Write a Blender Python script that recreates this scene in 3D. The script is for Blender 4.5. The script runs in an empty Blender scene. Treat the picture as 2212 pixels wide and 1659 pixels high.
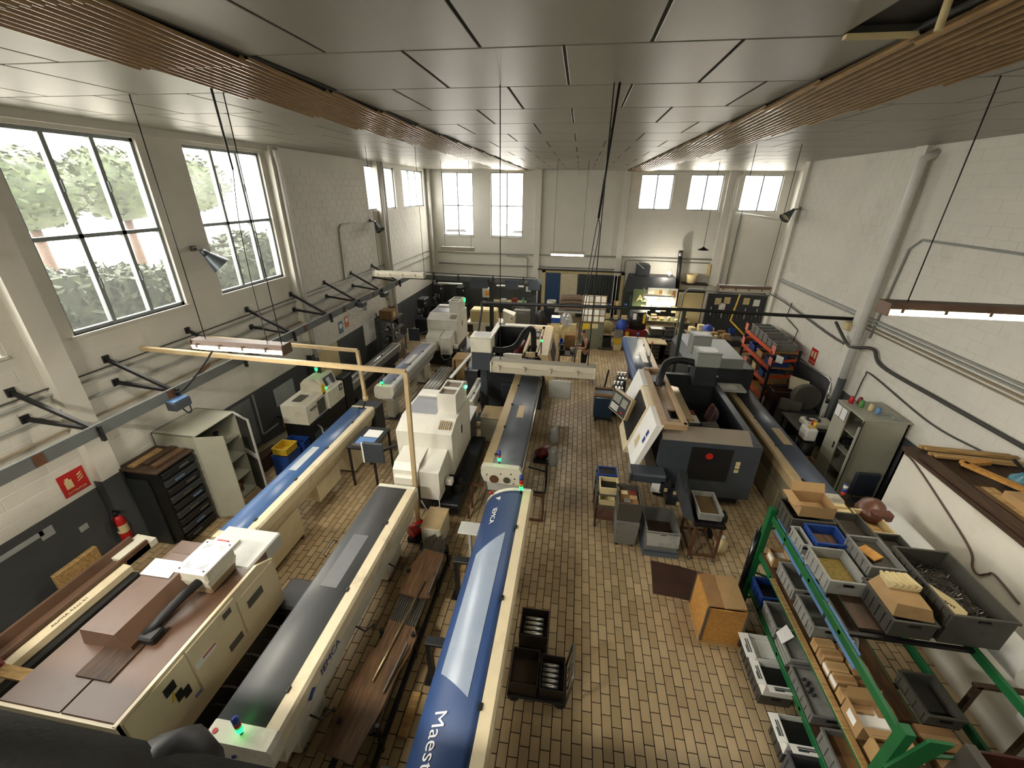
import bpy, bmesh, math, random
from mathutils import Vector, Matrix
random.seed(7)
S = bpy.context.scene
COL = S.collection
PI = math.pi
# ---------------------------------------------------------------- camera
cam = bpy.data.cameras.new('camera')
co = bpy.data.objects.new('camera', cam); COL.objects.link(co)
cam.sensor_fit = 'HORIZONTAL'; cam.sensor_width = 36.0
cam.lens = 901.19 / 2212 * 36.0
cam.clip_start = 0.05; cam.clip_end = 300
Rm = Matrix(((0.98848044, 0.07342172, -0.13234676), (0.15093251, -0.41340838, 0.89794927), (0.01121572, -0.90758072, -0.41972782)))
M4 = (Rm @ Matrix.Diagonal((1, -1, -1))).to_4x4()
M4.translation = (0, 0, 6.0)
co.matrix_world = M4
S.camera = co
# ---------------------------------------------------------------- sky and exposure
W = bpy.data.worlds.new('World'); S.world = W; W.use_nodes = True
wn = W.node_tree.nodes['Background']
wn.inputs[0].default_value = (1.0, 0.975, 0.96, 1); wn.inputs[1].default_value = 5.0
S.view_settings.view_transform = 'Standard'; S.view_settings.look = 'None'
S.view_settings.gamma = 1; S.view_settings.use_curve_mapping = False
S.view_settings.exposure = 2.0
S.cycles.max_bounces = 8; S.cycles.diffuse_bounces = 5; S.cycles.glossy_bounces = 3
S.cycles.transparent_max_bounces = 12; S.cycles.transmission_bounces = 4
S.cycles.caustics_reflective = False; S.cycles.caustics_refractive = False
S.cycles.sample_clamp_indirect = 6
sd = bpy.data.lights.new('sun', 'SUN'); sd.energy = 2.0; sd.angle = 0.3; sd.color = (1, .96, .88)
so = bpy.data.objects.new('sun', sd); COL.objects.link(so); so.rotation_euler = (math.radians(42), 0, math.radians(200)); so.location = (0, 0, 30)
# ---------------------------------------------------------------- materials
def lin(h):
    h = h.lstrip('#'); c = [int(h[i:i+2], 16) / 255 for i in (0, 2, 4)]
    return tuple((x / 12.92 if x <= .04045 else ((x + .055) / 1.055) ** 2.4) for x in c) + (1,)
MATS = {}
def pm(name, hexc, r=.5, m=0., var=.10, scale=4., dirt=None, da=0., ds=1.5, bump=0., bs=60., emit=0., spec=.5, coat=0., ec=None):
    """procedural paint / metal / plastic: colour mottled by noise, optional stains, optional fine relief"""
    if name in MATS: return MATS[name]
    mt = bpy.data.materials.new(name); mt.use_nodes = True; nt = mt.node_tree; N = nt.nodes; L = nt.links
    b = N['Principled BSDF']; c = lin(hexc)
    b.inputs['Roughness'].default_value = r; b.inputs['Metallic'].default_value = m
    b.inputs['Specular IOR Level'].default_value = spec; b.inputs['Coat Weight'].default_value = coat
    g = N.new('ShaderNodeNewGeometry')
    n1 = N.new('ShaderNodeTexNoise'); n1.inputs['Scale'].default_value = scale; n1.inputs['Detail'].default_value = 5
    L.new(g.outputs['Position'], n1.inputs['Vector'])
    rp = N.new('ShaderNodeMapRange'); rp.inputs[1].default_value = .3; rp.inputs[2].default_value = .7
    rp.inputs[3].default_value = 1 - var; rp.inputs[4].default_value = 1 + var * .6
    L.new(n1.outputs[0], rp.inputs[0])
    mx = N.new('ShaderNodeVectorMath'); mx.operation = 'SCALE'; mx.inputs[0].default_value = c[:3]
    L.new(rp.outputs[0], mx.inputs['Scale']); out = mx.outputs[0]
    if dirt:
        n2 = N.new('ShaderNodeTexNoise'); n2.inputs['Scale'].default_value = ds; n2.inputs['Detail'].default_value = 7; n2.inputs['Roughness'].default_value = .65
        L.new(g.outputs['Position'], n2.inputs['Vector'])
        r2 = N.new('ShaderNodeMapRange'); r2.inputs[1].default_value = .62 - da * .3; r2.inputs[2].default_value = .82 - da * .2; r2.inputs[4].default_value = min(1, .45 + da)
        L.new(n2.outputs[0], r2.inputs[0])
        mc = N.new('ShaderNodeMix'); mc.data_type = 'RGBA'; mc.inputs[7].default_value = lin(dirt)
        L.new(r2.outputs[0], mc.inputs[0]); L.new(out, mc.inputs[6]); out = mc.outputs[2]
    L.new(out, b.inputs['Base Color'])
    if bump:
        n3 = N.new('ShaderNodeTexNoise'); n3.inputs['Scale'].default_value = bs; n3.inputs['Detail'].default_value = 4
        L.new(g.outputs['Position'], n3.inputs['Vector'])
        bp = N.new('ShaderNodeBump'); bp.inputs['Strength'].default_value = bump; bp.inputs['Distance'].default_value = .01
        L.new(n3.outputs[0], bp.inputs['Height']); L.new(bp.outputs[0], b.inputs['Normal'])
    if emit:
        b.inputs['Emission Color'].default_value = lin(ec or hexc); b.inputs['Emission Strength'].default_value = emit
    MATS[name] = mt
    return mt
def glassy(name, hexc, mixd, rough=.15, haze=.25):
    """glazing: mostly see-through, with a milky dirty film and a sheen"""
    mt = bpy.data.materials.new(name); mt.use_nodes = True; nt = mt.node_tree; N = nt.nodes; L = nt.links
    N.remove(N['Principled BSDF']); o = N['Material Output']
    t = N.new('ShaderNodeBsdfTransparent'); t.inputs[0].default_value = lin(hexc)
    d = N.new('ShaderNodeBsdfTranslucent'); d.inputs[0].default_value = (.92, .91, .89, 1)
    gl = N.new('ShaderNodeBsdfGlossy'); gl.inputs['Roughness'].default_value = rough
    m1 = N.new('ShaderNodeMixShader'); m1.inputs[0].default_value = haze
    m2 = N.new('ShaderNodeMixShader'); m2.inputs[0].default_value = mixd
    L.new(t.outputs[0], m1.inputs[1]); L.new(d.outputs[0], m1.inputs[2])
    L.new(m1.outputs[0], m2.inputs[1]); L.new(gl.outputs[0], m2.inputs[2]); L.new(m2.outputs[0], o.inputs[0])
    MATS[name] = mt
    return mt
def woodm(name, a, bb, scale=(2, 40, 40), r=.6):
    if name in MATS: return MATS[name]
    mt = bpy.data.materials.new(name); mt.use_nodes = True; nt = mt.node_tree; N = nt.nodes; L = nt.links
    b = N['Principled BSDF']; b.inputs['Roughness'].default_value = r
    g = N.new('ShaderNodeNewGeometry'); mp = N.new('ShaderNodeMapping'); mp.inputs['Scale'].default_value = scale
    n = N.new('ShaderNodeTexNoise'); n.inputs['Scale'].default_value = 1; n.inputs['Detail'].default_value = 6
    L.new(g.outputs['Position'], mp.inputs['Vector']); L.new(mp.outputs[0], n.inputs['Vector'])
    cr = N.new('ShaderNodeValToRGB'); cr.color_ramp.elements[0].position = .32; cr.color_ramp.elements[0].color = lin(a)
    cr.color_ramp.elements[1].position = .68; cr.color_ramp.elements[1].color = lin(bb)
    L.new(n.outputs[0], cr.inputs[0]); L.new(cr.outputs[0], b.inputs['Base Color'])
    MATS[name] = mt
    return mt
def tilemat():
    mt = bpy.data.materials.new('klinker tile'); mt.use_nodes = True; nt = mt.node_tree; N = nt.nodes; L = nt.links
    b = N['Principled BSDF']
    g = N.new('ShaderNodeNewGeometry'); sp = N.new('ShaderNodeSeparateXYZ'); L.new(g.outputs['Position'], sp.inputs[0])
    def ma(op, a, c=None, d=None):
        n = N.new('ShaderNodeMath'); n.operation = op
        for i, v in enumerate((a, c)):
            if v is None: continue
            if isinstance(v, (int, float)): n.inputs[i].default_value = v
            else: L.new(v, n.inputs[i])
        return n.outputs[0]
    cx = ma('FLOOR', ma('DIVIDE', ma('SUBTRACT', sp.outputs[0], TX0), TPX))
    cy = ma('FLOOR', ma('ADD', ma('DIVIDE', ma('SUBTRACT', sp.outputs[1], TY0), TPY), ma('MULTIPLY', ma('MODULO', ma('ABSOLUTE', cx), 2), .5)))
    cb = N.new('ShaderNodeCombineXYZ'); L.new(cx, cb.inputs[0]); L.new(cy, cb.inputs[1])
    wn_ = N.new('ShaderNodeTexWhiteNoise'); L.new(cb.outputs[0], wn_.inputs[0])
    n = N.new('ShaderNodeTexNoise'); n.inputs['Scale'].default_value = .7; n.inputs['Detail'].default_value = 6; L.new(g.outputs['Position'], n.inputs['Vector'])
    n2 = N.new('ShaderNodeTexNoise'); n2.inputs['Scale'].default_value = 9; n2.inputs['Detail'].default_value = 8; n2.inputs['Roughness'].default_value = .7; L.new(g.outputs['Position'], n2.inputs['Vector'])
    cr = N.new('ShaderNodeValToRGB'); cr.color_ramp.elements[0].color = lin('9d8a68'); cr.color_ramp.elements[1].color = lin('b9a582')
    L.new(wn_.outputs[0], cr.inputs[0])
    r2 = N.new('ShaderNodeMapRange'); r2.inputs[1].default_value = .42; r2.inputs[2].default_value = .74; r2.inputs[3].default_value = 0; r2.inputs[4].default_value = .6; L.new(n.outputs[0], r2.inputs[0])
    mc = N.new('ShaderNodeMix'); mc.data_type = 'RGBA'; mc.inputs[7].default_value = lin('85694a'); L.new(r2.outputs[0], mc.inputs[0]); L.new(cr.outputs[0], mc.inputs[6])
    r3 = N.new('ShaderNodeMapRange'); r3.inputs[1].default_value = .66; r3.inputs[2].default_value = .76; r3.inputs[4].default_value = .7; L.new(n2.outputs[0], r3.inputs[0])
    mc2 = N.new('ShaderNodeMix'); mc2.data_type = 'RGBA'; mc2.inputs[7].default_value = lin('4a3320'); L.new(r3.outputs[0], mc2.inputs[0]); L.new(mc.outputs[2], mc2.inputs[6])
    L.new(mc2.outputs[2], b.inputs['Base Color'])
    r4 = N.new('ShaderNodeMapRange'); r4.inputs[3].default_value = .28; r4.inputs[4].default_value = .6; L.new(n.outputs[0], r4.inputs[0]); L.new(r4.outputs[0], b.inputs['Roughness'])
    return mt
TX0, TY0, TPX, TPY = .357, 3.31, .1232, .245
# ---------------------------------------------------------------- mesh helpers
class MB:
    def __init__(s): s.v = []; s.f = []; s.sm = set()
    def _a(s, vs, fs, smooth=False):
        k = len(s.v); s.v += [tuple(p) for p in vs]
        for f in fs:
            if smooth: s.sm.add(len(s.f))
            s.f.append(tuple(i + k for i in f))
        return s
    def box(s, x0, x1, y0, y1, z0, z1, b=0.):
        if x1 < x0: x0, x1 = x1, x0
        if y1 < y0: y0, y1 = y1, y0
        if z1 < z0: z0, z1 = z1, z0
        b = min(b, (x1 - x0) * .45, (y1 - y0) * .45, (z1 - z0) * .45)
        if b <= 0:
            v = [(x, y, z) for x in (x0, x1) for y in (y0, y1) for z in (z0, z1)]
            return s._a(v, [(0, 1, 3, 2), (4, 6, 7, 5), (0, 4, 5, 1), (2, 3, 7, 6), (0, 2, 6, 4), (1, 5, 7, 3)])
        c = [(x0 + x1) / 2, (y0 + y1) / 2, (z0 + z1) / 2]; h = [(x1 - x0) / 2, (y1 - y0) / 2, (z1 - z0) / 2]
        v = []; ix = {}
        for sx in (-1, 1):
            for sy in (-1, 1):
                for sz in (-1, 1):
                    sg = (sx, sy, sz)
                    for a in range(3):
                        ix[(sg, a)] = len(v)
                        v.append(tuple(c[i] + sg[i] * (h[i] if i == a else h[i] - b) for i in range(3)))
        f = []
        for a in range(3):
            o1, o2 = [i for i in range(3) if i != a]
            for sa in (-1, 1):
                q = []
                for p, r in ((-1, -1), (1, -1), (1, 1), (-1, 1)):
                    g = [0, 0, 0]; g[a] = sa; g[o1] = p; g[o2] = r; q.append(ix[(tuple(g), a)])
                f.append(tuple(q))
            for p in (-1, 1):
                for r in (-1, 1):
                    g0 = [0, 0, 0]; g1 = [0, 0, 0]; g0[a] = -1; g1[a] = 1; g0[o1] = g1[o1] = p; g0[o2] = g1[o2] = r
                    g0, g1 = tuple(g0), tuple(g1)
                    f.append((ix[(g0, o1)], ix[(g0, o2)], ix[(g1, o2)], ix[(g1, o1)]))
        for sx in (-1, 1):
            for sy in (-1, 1):
                for sz in (-1, 1): f.append(tuple(ix[((sx, sy, sz), a)] for a in range(3)))
        return s._a(v, f)
    def prism(s, pts, ax, a, b, smooth=False):
        n = len(pts)
        def P(p, t): return {'x': (t, p[0], p[1]), 'y': (p[0], t, p[1]), 'z': (p[0], p[1], t)}[ax]
        v = [P(p, a) for p in pts] + [P(p, b) for p in pts]
        s._a(v, [(i, (i + 1) % n, n + (i + 1) % n, n + i) for i in range(n)], smooth)
        k = len(s.v) - 2 * n
        s.f.append(tuple(range(k, k + n))); s.f.append(tuple(range(k + n, k + 2 * n)))
        return s
    def hexa(s, p):  # 8 points: bottom loop then top loop
        return s._a(p, [(0, 1, 2, 3), (4, 5, 6, 7), (0, 1, 5, 4), (1, 2, 6, 5), (2, 3, 7, 6), (3, 0, 4, 7)])
    def cyl(s, p0, p1, r0, r1=None, n=14, cap=True):
        r1 = r0 if r1 is None else r1
        p0 = Vector(p0); p1 = Vector(p1); d = (p1 - p0).normalized()
        u = d.orthogonal().normalized(); w = d.cross(u)
        v = []
        for p, r in ((p0, r0), (p1, r1)):
            v += [tuple(p + (u * math.cos(2 * PI * i / n) + w * math.sin(2 * PI * i / n)) * r) for i in range(n)]
        s._a(v, [(i, (i + 1) % n, n + (i + 1) % n, n + i) for i in range(n)], True)
        k = len(s.v) - 2 * n
        if cap: s.f.append(tuple(range(k, k + n))); s.f.append(tuple(range(k + n, k + 2 * n)))
        return s
    def tube(s, pts, r, n=8, cap=True):
        P = [Vector(p) for p in pts]; m = len(P); rr = r if isinstance(r, (list, tuple)) else [r] * m
        u = None; v = []
        for i in range(m):
            d = (P[min(i + 1, m - 1)] - P[max(i - 1, 0)]).normalized()
            if u is None: u = d.orthogonal().normalized()
            else: u = (u - d * u.dot(d)); u = u.normalized() if u.length > 1e-6 else d.orthogonal().normalized()
            w = d.cross(u)
            v += [tuple(P[i] + (u * math.cos(2 * PI * k / n) + w * math.sin(2 * PI * k / n)) * rr[i]) for k in range(n)]
        f = [(i * n + k, i * n + (k + 1) % n, (i + 1) * n + (k + 1) % n, (i + 1) * n + k) for i in range(m - 1) for k in range(n)]
        s._a(v, f, True)
        if cap:
            k = len(s.v) - m * n
            s.f.append(tuple(range(k, k + n))); s.f.append(tuple(range(k + (m - 1) * n, k + m * n)))
        return s
    def bar(s, p0, p1, w, h, up=(0, 0, 1)):
        p0 = Vector(p0); p1 = Vector(p1); d = (p1 - p0).normalized(); up = Vector(up)
        if abs(d.dot(up)) > .98: up = Vector((0, 1, 0))
        a = d.cross(up).normalized() * w / 2; b = a.cross(d).normalized() * h / 2
        q = lambda p: [p - a - b, p + a - b, p + a + b, p - a + b]
        return s.hexa([tuple(x) for x in q(p0) + q(p1)])
    def lathe(s, prof, c=(0, 0, 0), n=20, ax='z'):
        m = len(prof); v = []
        for r, z in prof:
            for k in range(n):
                x, y = r * math.cos(2 * PI * k / n), r * math.sin(2 * PI * k / n)
                p = (x, y, z) if ax == 'z' else ((x, z, y) if ax == 'y' else (z, x, y))
                v.append((c[0] + p[0], c[1] + p[1], c[2] + p[2]))
        return s._a(v, [(i * n + k, i * n + (k + 1) % n, (i + 1) * n + (k + 1) % n, (i + 1) * n + k) for i in range(m - 1) for k in range(n)], True)
    def tub(s, x0, x1, y0, y1, z0, z1, t=.015, tp=.0, fl=.015, rim=0.):
        def lp(o, z, i): return [(x0 + o + i, y0 + o + i, z), (x1 - o - i, y0 + o + i, z), (x1 - o - i, y1 - o - i, z), (x0 + o + i, y1 - o - i, z)]
        L = [lp(tp, z0, 0), lp(rim and .6 * rim or 0, z1 - rim * 1.5, 0), lp(0, z1 - rim * 1.4, 0), lp(0, z1, 0), lp(0, z1, t + rim * .6), lp(tp, z0 + fl, t)] if rim else [lp(tp, z0, 0), lp(0, z1, 0), lp(0, z1, t), lp(tp, z0 + fl, t)]
        v = [p for l in L for p in l]; m = len(L)
        f = [(i * 4 + k, i * 4 + (k + 1) % 4, i * 4 + 4 + (k + 1) % 4, i * 4 + 4 + k) for i in range(m - 1) for k in range(4)]
        return s._a(v, f + [(0, 1, 2, 3), (m * 4 - 4, m * 4 - 3, m * 4 - 2, m * 4 - 1)])
    def quad(s, a, b, c, d): return s._a([a, b, c, d], [(0, 1, 2, 3)])
    def rot(s, ang, c=(0, 0), frm=0):
        ca, sa = math.cos(ang), math.sin(ang)
        for i in range(frm, len(s.v)):
            x, y, z = s.v[i]; x -= c[0]; y -= c[1]; s.v[i] = (c[0] + x * ca - y * sa, c[1] + x * sa + y * ca, z)
        return s
    def xf(s, m):
        s.v = [tuple(m @ Vector(p)) for p in s.v]; return s
    def o(s, name, mat, parent=None, label=None, cat=None, group=None, kind=None, rz=0., loc=None):
        me = bpy.data.meshes.new(name)
        if parent is not None:
            off = ORG.get(parent, Vector((0, 0, 0)))
        else:
            if loc is None:
                xs = [p[0] for p in s.v]; ys = [p[1] for p in s.v]; zs = [p[2] for p in s.v]
                off = Vector(((min(xs) + max(xs)) / 2, (min(ys) + max(ys)) / 2, min(zs)))
            else: off = Vector(loc)
        me.from_pydata([tuple(Vector(p) - off) for p in s.v], [], s.f)
        bm = bmesh.new(); bm.from_mesh(me); bm.faces.ensure_lookup_table()
        for i in s.sm: bm.faces[i].smooth = True
        bmesh.ops.recalc_face_normals(bm, faces=bm.faces); bm.to_mesh(me); bm.free()
        for m in (mat if isinstance(mat, list) else [mat]): me.materials.append(m)
        o = bpy.data.objects.new(name, me); COL.objects.link(o)
        if parent is not None: o.parent = parent; ORG[o] = off.copy()
        else: o.location = off; ORG[o] = off.copy()
        tag(o, label, cat, group, kind)
        return o
ORG = {}
def tag(o, label=None, cat=None, group=None, kind=None):
    if label: o['label'] = label
    if cat: o['category'] = cat
    if group: o['group'] = group
    if kind: o['kind'] = kind
    return o
def T(name, label, cat, loc=(0, 0, 0), group=None, kind=None):
    o = bpy.data.objects.new(name, None); COL.objects.link(o); o.location = loc; o.empty_display_size = .1
    ORG[o] = Vector(loc)
    return tag(o, label, cat, group, kind)
def dup(root, loc, rz=0., label=None, group=None, parent=None, mats=None):
    r = root.copy(); COL.objects.link(r)
    if parent is None: r.location = loc; r.rotation_euler = (0, 0, rz)
    else: r.parent = parent
    if label: r['label'] = label
    if group: r['group'] = group
    ORG[r] = Vector(loc)
    for ch in root.children: dup(ch, ch.location, 0, parent=r)
    return r
def box(name, m, x0, x1, y0, y1, z0, z1, b=0., parent=None, **k): return MB().box(x0, x1, y0, y1, z0, z1, b).o(name, m, parent, **k)
def text(body, size, m, parent, loc, rot, name='lettering', ext=.002, align='CENTER', sx=1., **k):
    c = bpy.data.curves.new(name, 'FONT'); c.body = body; c.size = size; c.extrude = ext; c.align_x = align; c.align_y = 'CENTER'
    c.resolution_u = 3
    c.materials.append(m); o = bpy.data.objects.new(name, c); COL.objects.link(o)
    o.parent = parent; o.location = Vector(loc) - (ORG[parent] if parent else Vector()); o.rotation_euler = rot; o.scale = (sx, 1, 1)
    return tag(o, **k)
def arc(c, r, a0, a1, n): return [(c[0] + r * math.cos(a0 + (a1 - a0) * i / n), c[1] + r * math.sin(a0 + (a1 - a0) * i / n)) for i in range(n + 1)]
# ---------------------------------------------------------------- palette
WALL = pm('white wall paint', 'd2cfc5', .75, var=.05, scale=1.2, dirt='a9a294', da=.12, ds=.9, bump=.25, bs=45)
WALLB = pm('white wall paint far', 'd4d3cc', .75, var=.05, scale=1.2, dirt='b1aca0', da=.08, ds=.9, bump=.2, bs=45)
WAINS = pm('grey wall paint', '45484a', .6, var=.12, scale=1.5, dirt='2b2d2e', da=.15, bump=.2, bs=45)
GROUT = pm('dark grout', '150d07', .95, var=.2)
TILE = tilemat()
CEIL = pm('ceiling panel', '97948a', .42, m=.3, var=.08, scale=.8, bump=.12, bs=150)
CJOINT = pm('ceiling joint', '3c3b36', .7)
CORR = pm('corrugated sheet', '977a52', .25, var=.15, scale=6, dirt='74563a', da=.15, ds=3)
STEELW = pm('painted steel frame', '7d8384', .5, var=.1)
CREAM = pm('cream enamel', 'dccfae', .4, var=.06, dirt='a58b5d', da=.10, ds=1.2)
CREAMD = pm('dirty cream enamel', 'd2c6a8', .45, var=.08, dirt='6f5a3a', da=.32, ds=2.2)
WHITEM = pm('white machine enamel', 'dcdad0', .35, var=.04, dirt='b3ab98', da=.06, ds=2)
OFFW = pm('off white enamel', 'd5d2c2', .4, var=.06, dirt='9a8b6c', da=.22, ds=3)
GREYW = pm('pale grey enamel', 'b9bbb6', .4, var=.05, dirt='8d8c84', da=.1)
CHAR = pm('charcoal enamel', '2c2f33', .45, var=.1)
CHAR2 = pm('slate enamel', '3a4048', .4, var=.1)
BLACK = pm('black paint', '121213', .5, var=.15)
RUBBER = pm('black rubber', '17171a', .55, var=.2)
BLUE = pm('blue lid', '2a4677', .5, var=.07)
BLUEG = pm('blue grey lid', '55667e', .35, var=.06)
GREYL = pm('grey lid', '55585a', .42, var=.06, bump=.1, bs=200)
SLATEL = pm('slate lid', '5a5e66', .42, var=.06, bump=.1, bs=200)
STEEL = pm('bright steel', 'b9b9b6', .28, m=.9, var=.1)
STEELD = pm('dull steel', '6d6a64', .45, m=.7, var=.2, dirt='4a3a28', da=.2)
BEIGE = pm('beige enamel', 'b9a37c', .45, var=.08, dirt='8d7650', da=.2, ds=3)
TAUPE = pm('oily brown enamel', '5e4636', .38, var=.12, scale=2, dirt='36230f', da=.35, ds=1.6)
GREEN = pm('green rack paint', '176033', .45, var=.12, dirt='103c22', da=.2, ds=4)
ORANGE = pm('orange rack paint', 'd8502a', .45, var=.1)
GREYP = pm('grey bin plastic', '747470', .5, var=.08, dirt='3f3c34', da=.3, ds=4)
GREYPL = pm('light grey bin plastic', '8f908b', .5, var=.08, dirt='524e44', da=.3, ds=4)
GREYPD = pm('dark grey bin plastic', '45433c', .55, var=.1, dirt='282620', da=.3, ds=4)
BLUEP = pm('blue bin plastic', '1d3f86', .45, var=.1, dirt='141f3c', da=.25, ds=4)
LBLUEP = pm('faded blue plastic', '5d83b4', .5, var=.12)
YELP = pm('yellow bin plastic', 'c9a92e', .5, var=.1)
CARD = pm('cardboard', 'a18258', .8, var=.08, scale=8, dirt='8c6a3c', da=.12, ds=3)
CARDD = pm('dark cardboard', '8a6740', .8, var=.1, scale=8, dirt='6a4b2b', da=.2, ds=3)
PAPER = pm('white paper', 'e4e4e0', .8, var=.03)
PAPERO = pm('old paper', 'c9b98c', .8, var=.06)
WOOD = woodm('brown plank', '402c1b', '6e5032', (30, 3, 30))
WOODX = woodm('pale plank', '8a6c42', 'bb9a63', (3, 30, 30))
WOODD = woodm('dark plank', '2a1d13', '4e3723', (30, 3, 30))
OSB = pm('chipboard', 'b4823e', .8, var=.25, scale=30, dirt='8f5f22', da=.3, ds=25)
RED = pm('red enamel', 'b01f1d', .4, var=.08)
REDD = pm('dark red enamel', '6e1c1a', .45, var=.2)
RUST = pm('rust', '5c3a22', .8, var=.25, scale=9)
CABG = pm('cabinet grey green', 'a7a797', .5, var=.06, dirt='7f7d6c', da=.1)
LAMPW = pm('lamp tube', 'fff3d8', .5, emit=24, ec='fff0cf')
LAMPC = pm('diffuser lit', 'fff0c8', .5, emit=5, ec='ffe9b8')
LGREEN = pm('green beacon', '28e070', .3, emit=1.2, ec='18f060')
LGREEN2 = pm('pale green beacon', '7df0c0', .3, emit=1., ec='60f0b0')
LBLUE = pm('blue beacon', '243a8c', .3)
LRED = pm('red beacon', 'b3261c', .3)
LAMB = pm('amber beacon', 'd98a1e', .3)
SCREEN = pm('screen', '26304a', .15, emit=.0)
YELLOW = pm('yellow label', 'e0b832', .6)
NAVY = pm('navy print', '24407e', .5)
WINGL = glassy('window glass', 'f3f2ee', .03, .1, .012)
CLEARP = glassy('clear plastic', 'dfe6ea', .14, .12, .35)
POLY = glassy('smoked polycarbonate', '9aa6b4', .10, .2, .5)
MESHD = pm('dark mesh', '1b1b1a', .7)
# ================================================================ the room
XL, XR, YB, YF, ZC = -7.55, 6.85, 21.9, -3.0, 6.92
YJ, XR2 = 15.7, 9.2
# floor: bed of grout with tiles laid in running bond
fl = T('floor', None, None, (0, 0, 0), kind='structure')
box('grout_bed', GROUT, XL - .3, XR2 + .2, YF - .3, YB + .3, -.12, -.006, parent=fl)
def tile_pos():
    for i in range(-66, 75):
        x = TX0 + i * TPX
        if x < XL - .1 or x > XR2: continue
        for j in range(-26, 78):
            y = TY0 + j * TPY - (.5 * TPY if i % 2 else 0)
            if y > YB or y < 1.2 or (x > XR and y < YJ - .2): continue
            yield x + .005, x + TPX - .005, y + .005, y + TPY - .005
near, far_ = [], []
for t in tile_pos():
    cx, cy = (t[0] + t[1]) / 2, (t[2] + t[3]) / 2
    (near if (-.42 < cx < 2.5 and 2.6 < cy < 5.72) and len(near) < 298 else far_).append(t)
hx, hy = TPX / 2 - .005, TPY / 2 - .005
def tile_geo(m, x0, x1, y0, y1):
    b = .003
    v = [(x0, y0, -.012), (x1, y0, -.012), (x1, y1, -.012), (x0, y1, -.012), (x0, y0, -.003), (x1, y0, -.003), (x1, y1, -.003), (x0, y1, -.003),
         (x0 + b, y0 + b, 0), (x1 - b, y0 + b, 0), (x1 - b, y1 - b, 0), (x0 + b, y1 - b, 0)]
    m._a(v, [(0, 1, 5, 4), (1, 2, 6, 5), (2, 3, 7, 6), (3, 0, 4, 7), (4, 5, 9, 8), (5, 6, 10, 9), (6, 7, 11, 10), (7, 4, 8, 11), (8, 9, 10, 11)])
m = MB(); tile_geo(m, -hx, hx, -hy, hy); t0 = m.o('tile', TILE, fl)
for k, t in enumerate(near):
    q = t0 if k == 0 else t0.copy()
    if k: COL.objects.link(q)
    q.location = ((t[0] + t[1]) / 2, (t[2] + t[3]) / 2, random.uniform(-.0008, .0008))
m = MB()
for t in far_: tile_geo(m, *t)
m.o('tile_field', TILE, fl, kind='stuff')

# walls. windows: (y0,y1,z0,z1,columns,rows)
LW = [(-1.15, .95, 3.9, 6.74, 3, 2), (2.0, 4.15, 3.9, 6.74, 3, 2), (5.05, 7.09, 3.9, 6.74, 3, 2), (8.0, 10.12, 3.9, 6.74, 3, 2), (15.34, 17.88, 5.29, 6.78, 3, 1), (18.68, 21.25, 5.29, 6.8, 3, 1)]
BW = [(-6.85, -5.28, 3.9, 6.8, 2, 2), (-4.4, -2.79, 3.9, 6.8, 2, 2), (2.64, 4.1, 5.28, 6.77, 2, 1), (4.8, 6.24, 5.28, 6.77, 2, 1), (7.08, 8.7, 5.28, 6.77, 2, 1)]
def wall_with_holes(name, mat, a0, a1, wins, put, zt=ZC + .3):
    m = MB(); cuts = sorted(wins); p = a0
    for w in cuts:
        put(m, p, w[0], -.1, zt); put(m, w[0], w[1], -.1, w[2]); put(m, w[0], w[1], w[3], zt); p = w[1]
    put(m, p, a1, -.1, zt)
    return m.o(name, mat, kind='structure')
TH = .24
wl = wall_with_holes('wall_left', WALL, YF - .2, YB + .2, LW, lambda m, a, b, z0, z1: m.box(XL - TH, XL, a, b, z0, z1))
wb = wall_with_holes('wall_back', WALLB, XL - .2, XR2 + .2, BW, lambda m, a, b, z0, z1: m.box(a, b, YB, YB + TH, z0, z1))
wr = MB().box(XR, XR + TH, YF - .2, YJ, -.1, ZC + .3).box(XR + TH, XR2 + TH, YJ - TH, YJ, -.1, ZC + .3).box(XR2, XR2 + TH, YJ, YB + .2, -.1, ZC + .3).o('wall_right', WALL, kind='structure')
wf = box('wall_front', WALL, XL - .2, XR + .2, YF - TH, YF, -.1, ZC + .3, kind='structure')
# grey lower paint coat
box('painted_dado', WAINS, XL, XL + .006, YF, YB, 0, 1.5, parent=wl)
MB().box(XL, -1.72, YB - .006, YB, 0, 1.62).box(2.45, XR2, YB - .006, YB, 0, 1.62).o('painted_dado', WAINS, wb)
box('painted_dado', WAINS, XR - .006, XR, YF, YJ, 0, 1.55, parent=wr)
# concrete blocks standing proud of their joints
def block(m, u0, u1, z0, z1, d, put):
    g = .0035; e = .004
    o_ = [(u0 + g, z0 + g), (u1 - g, z0 + g), (u1 - g, z1 - g), (u0 + g, z1 - g)]
    i_ = [(u0 + g + e, z0 + g + e), (u1 - g - e, z0 + g + e), (u1 - g - e, z1 - g - e), (u0 + g + e, z1 - g - e)]
    m._a([put(u, z, 0) for u, z in o_] + [put(u, z, d) for u, z in i_], [(0, 1, 5, 4), (1, 2, 6, 5), (2, 3, 7, 6), (3, 0, 4, 7), (4, 5, 6, 7)])
def blocks(u0, u1, z0, z1, avoid=()):
    r = 0; z = z0
    while z < z1 - .02:
        u = u0 - (.2 if r % 2 else 0)
        while u < u1 - .02:
            a, b, c, d = max(u, u0), min(u + .4, u1), z, min(z + .2, z1)
            if b - a > .05 and not any(a < q[1] and b > q[0] and c < q[3] and d > q[2] for q in avoid): yield a, b, c, d
            u += .4
        z += .2; r += 1
k = 0
for q in blocks(10.78, 15.28, 1.5, 6.9):
    k += 1
    if k > 300: break
    m = MB(); block(m, *q, random.uniform(.0045, .008), lambda u, z, d: (XL + d, u, z)); m.o('wall_block', WALL, wl)
m = MB()
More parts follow.
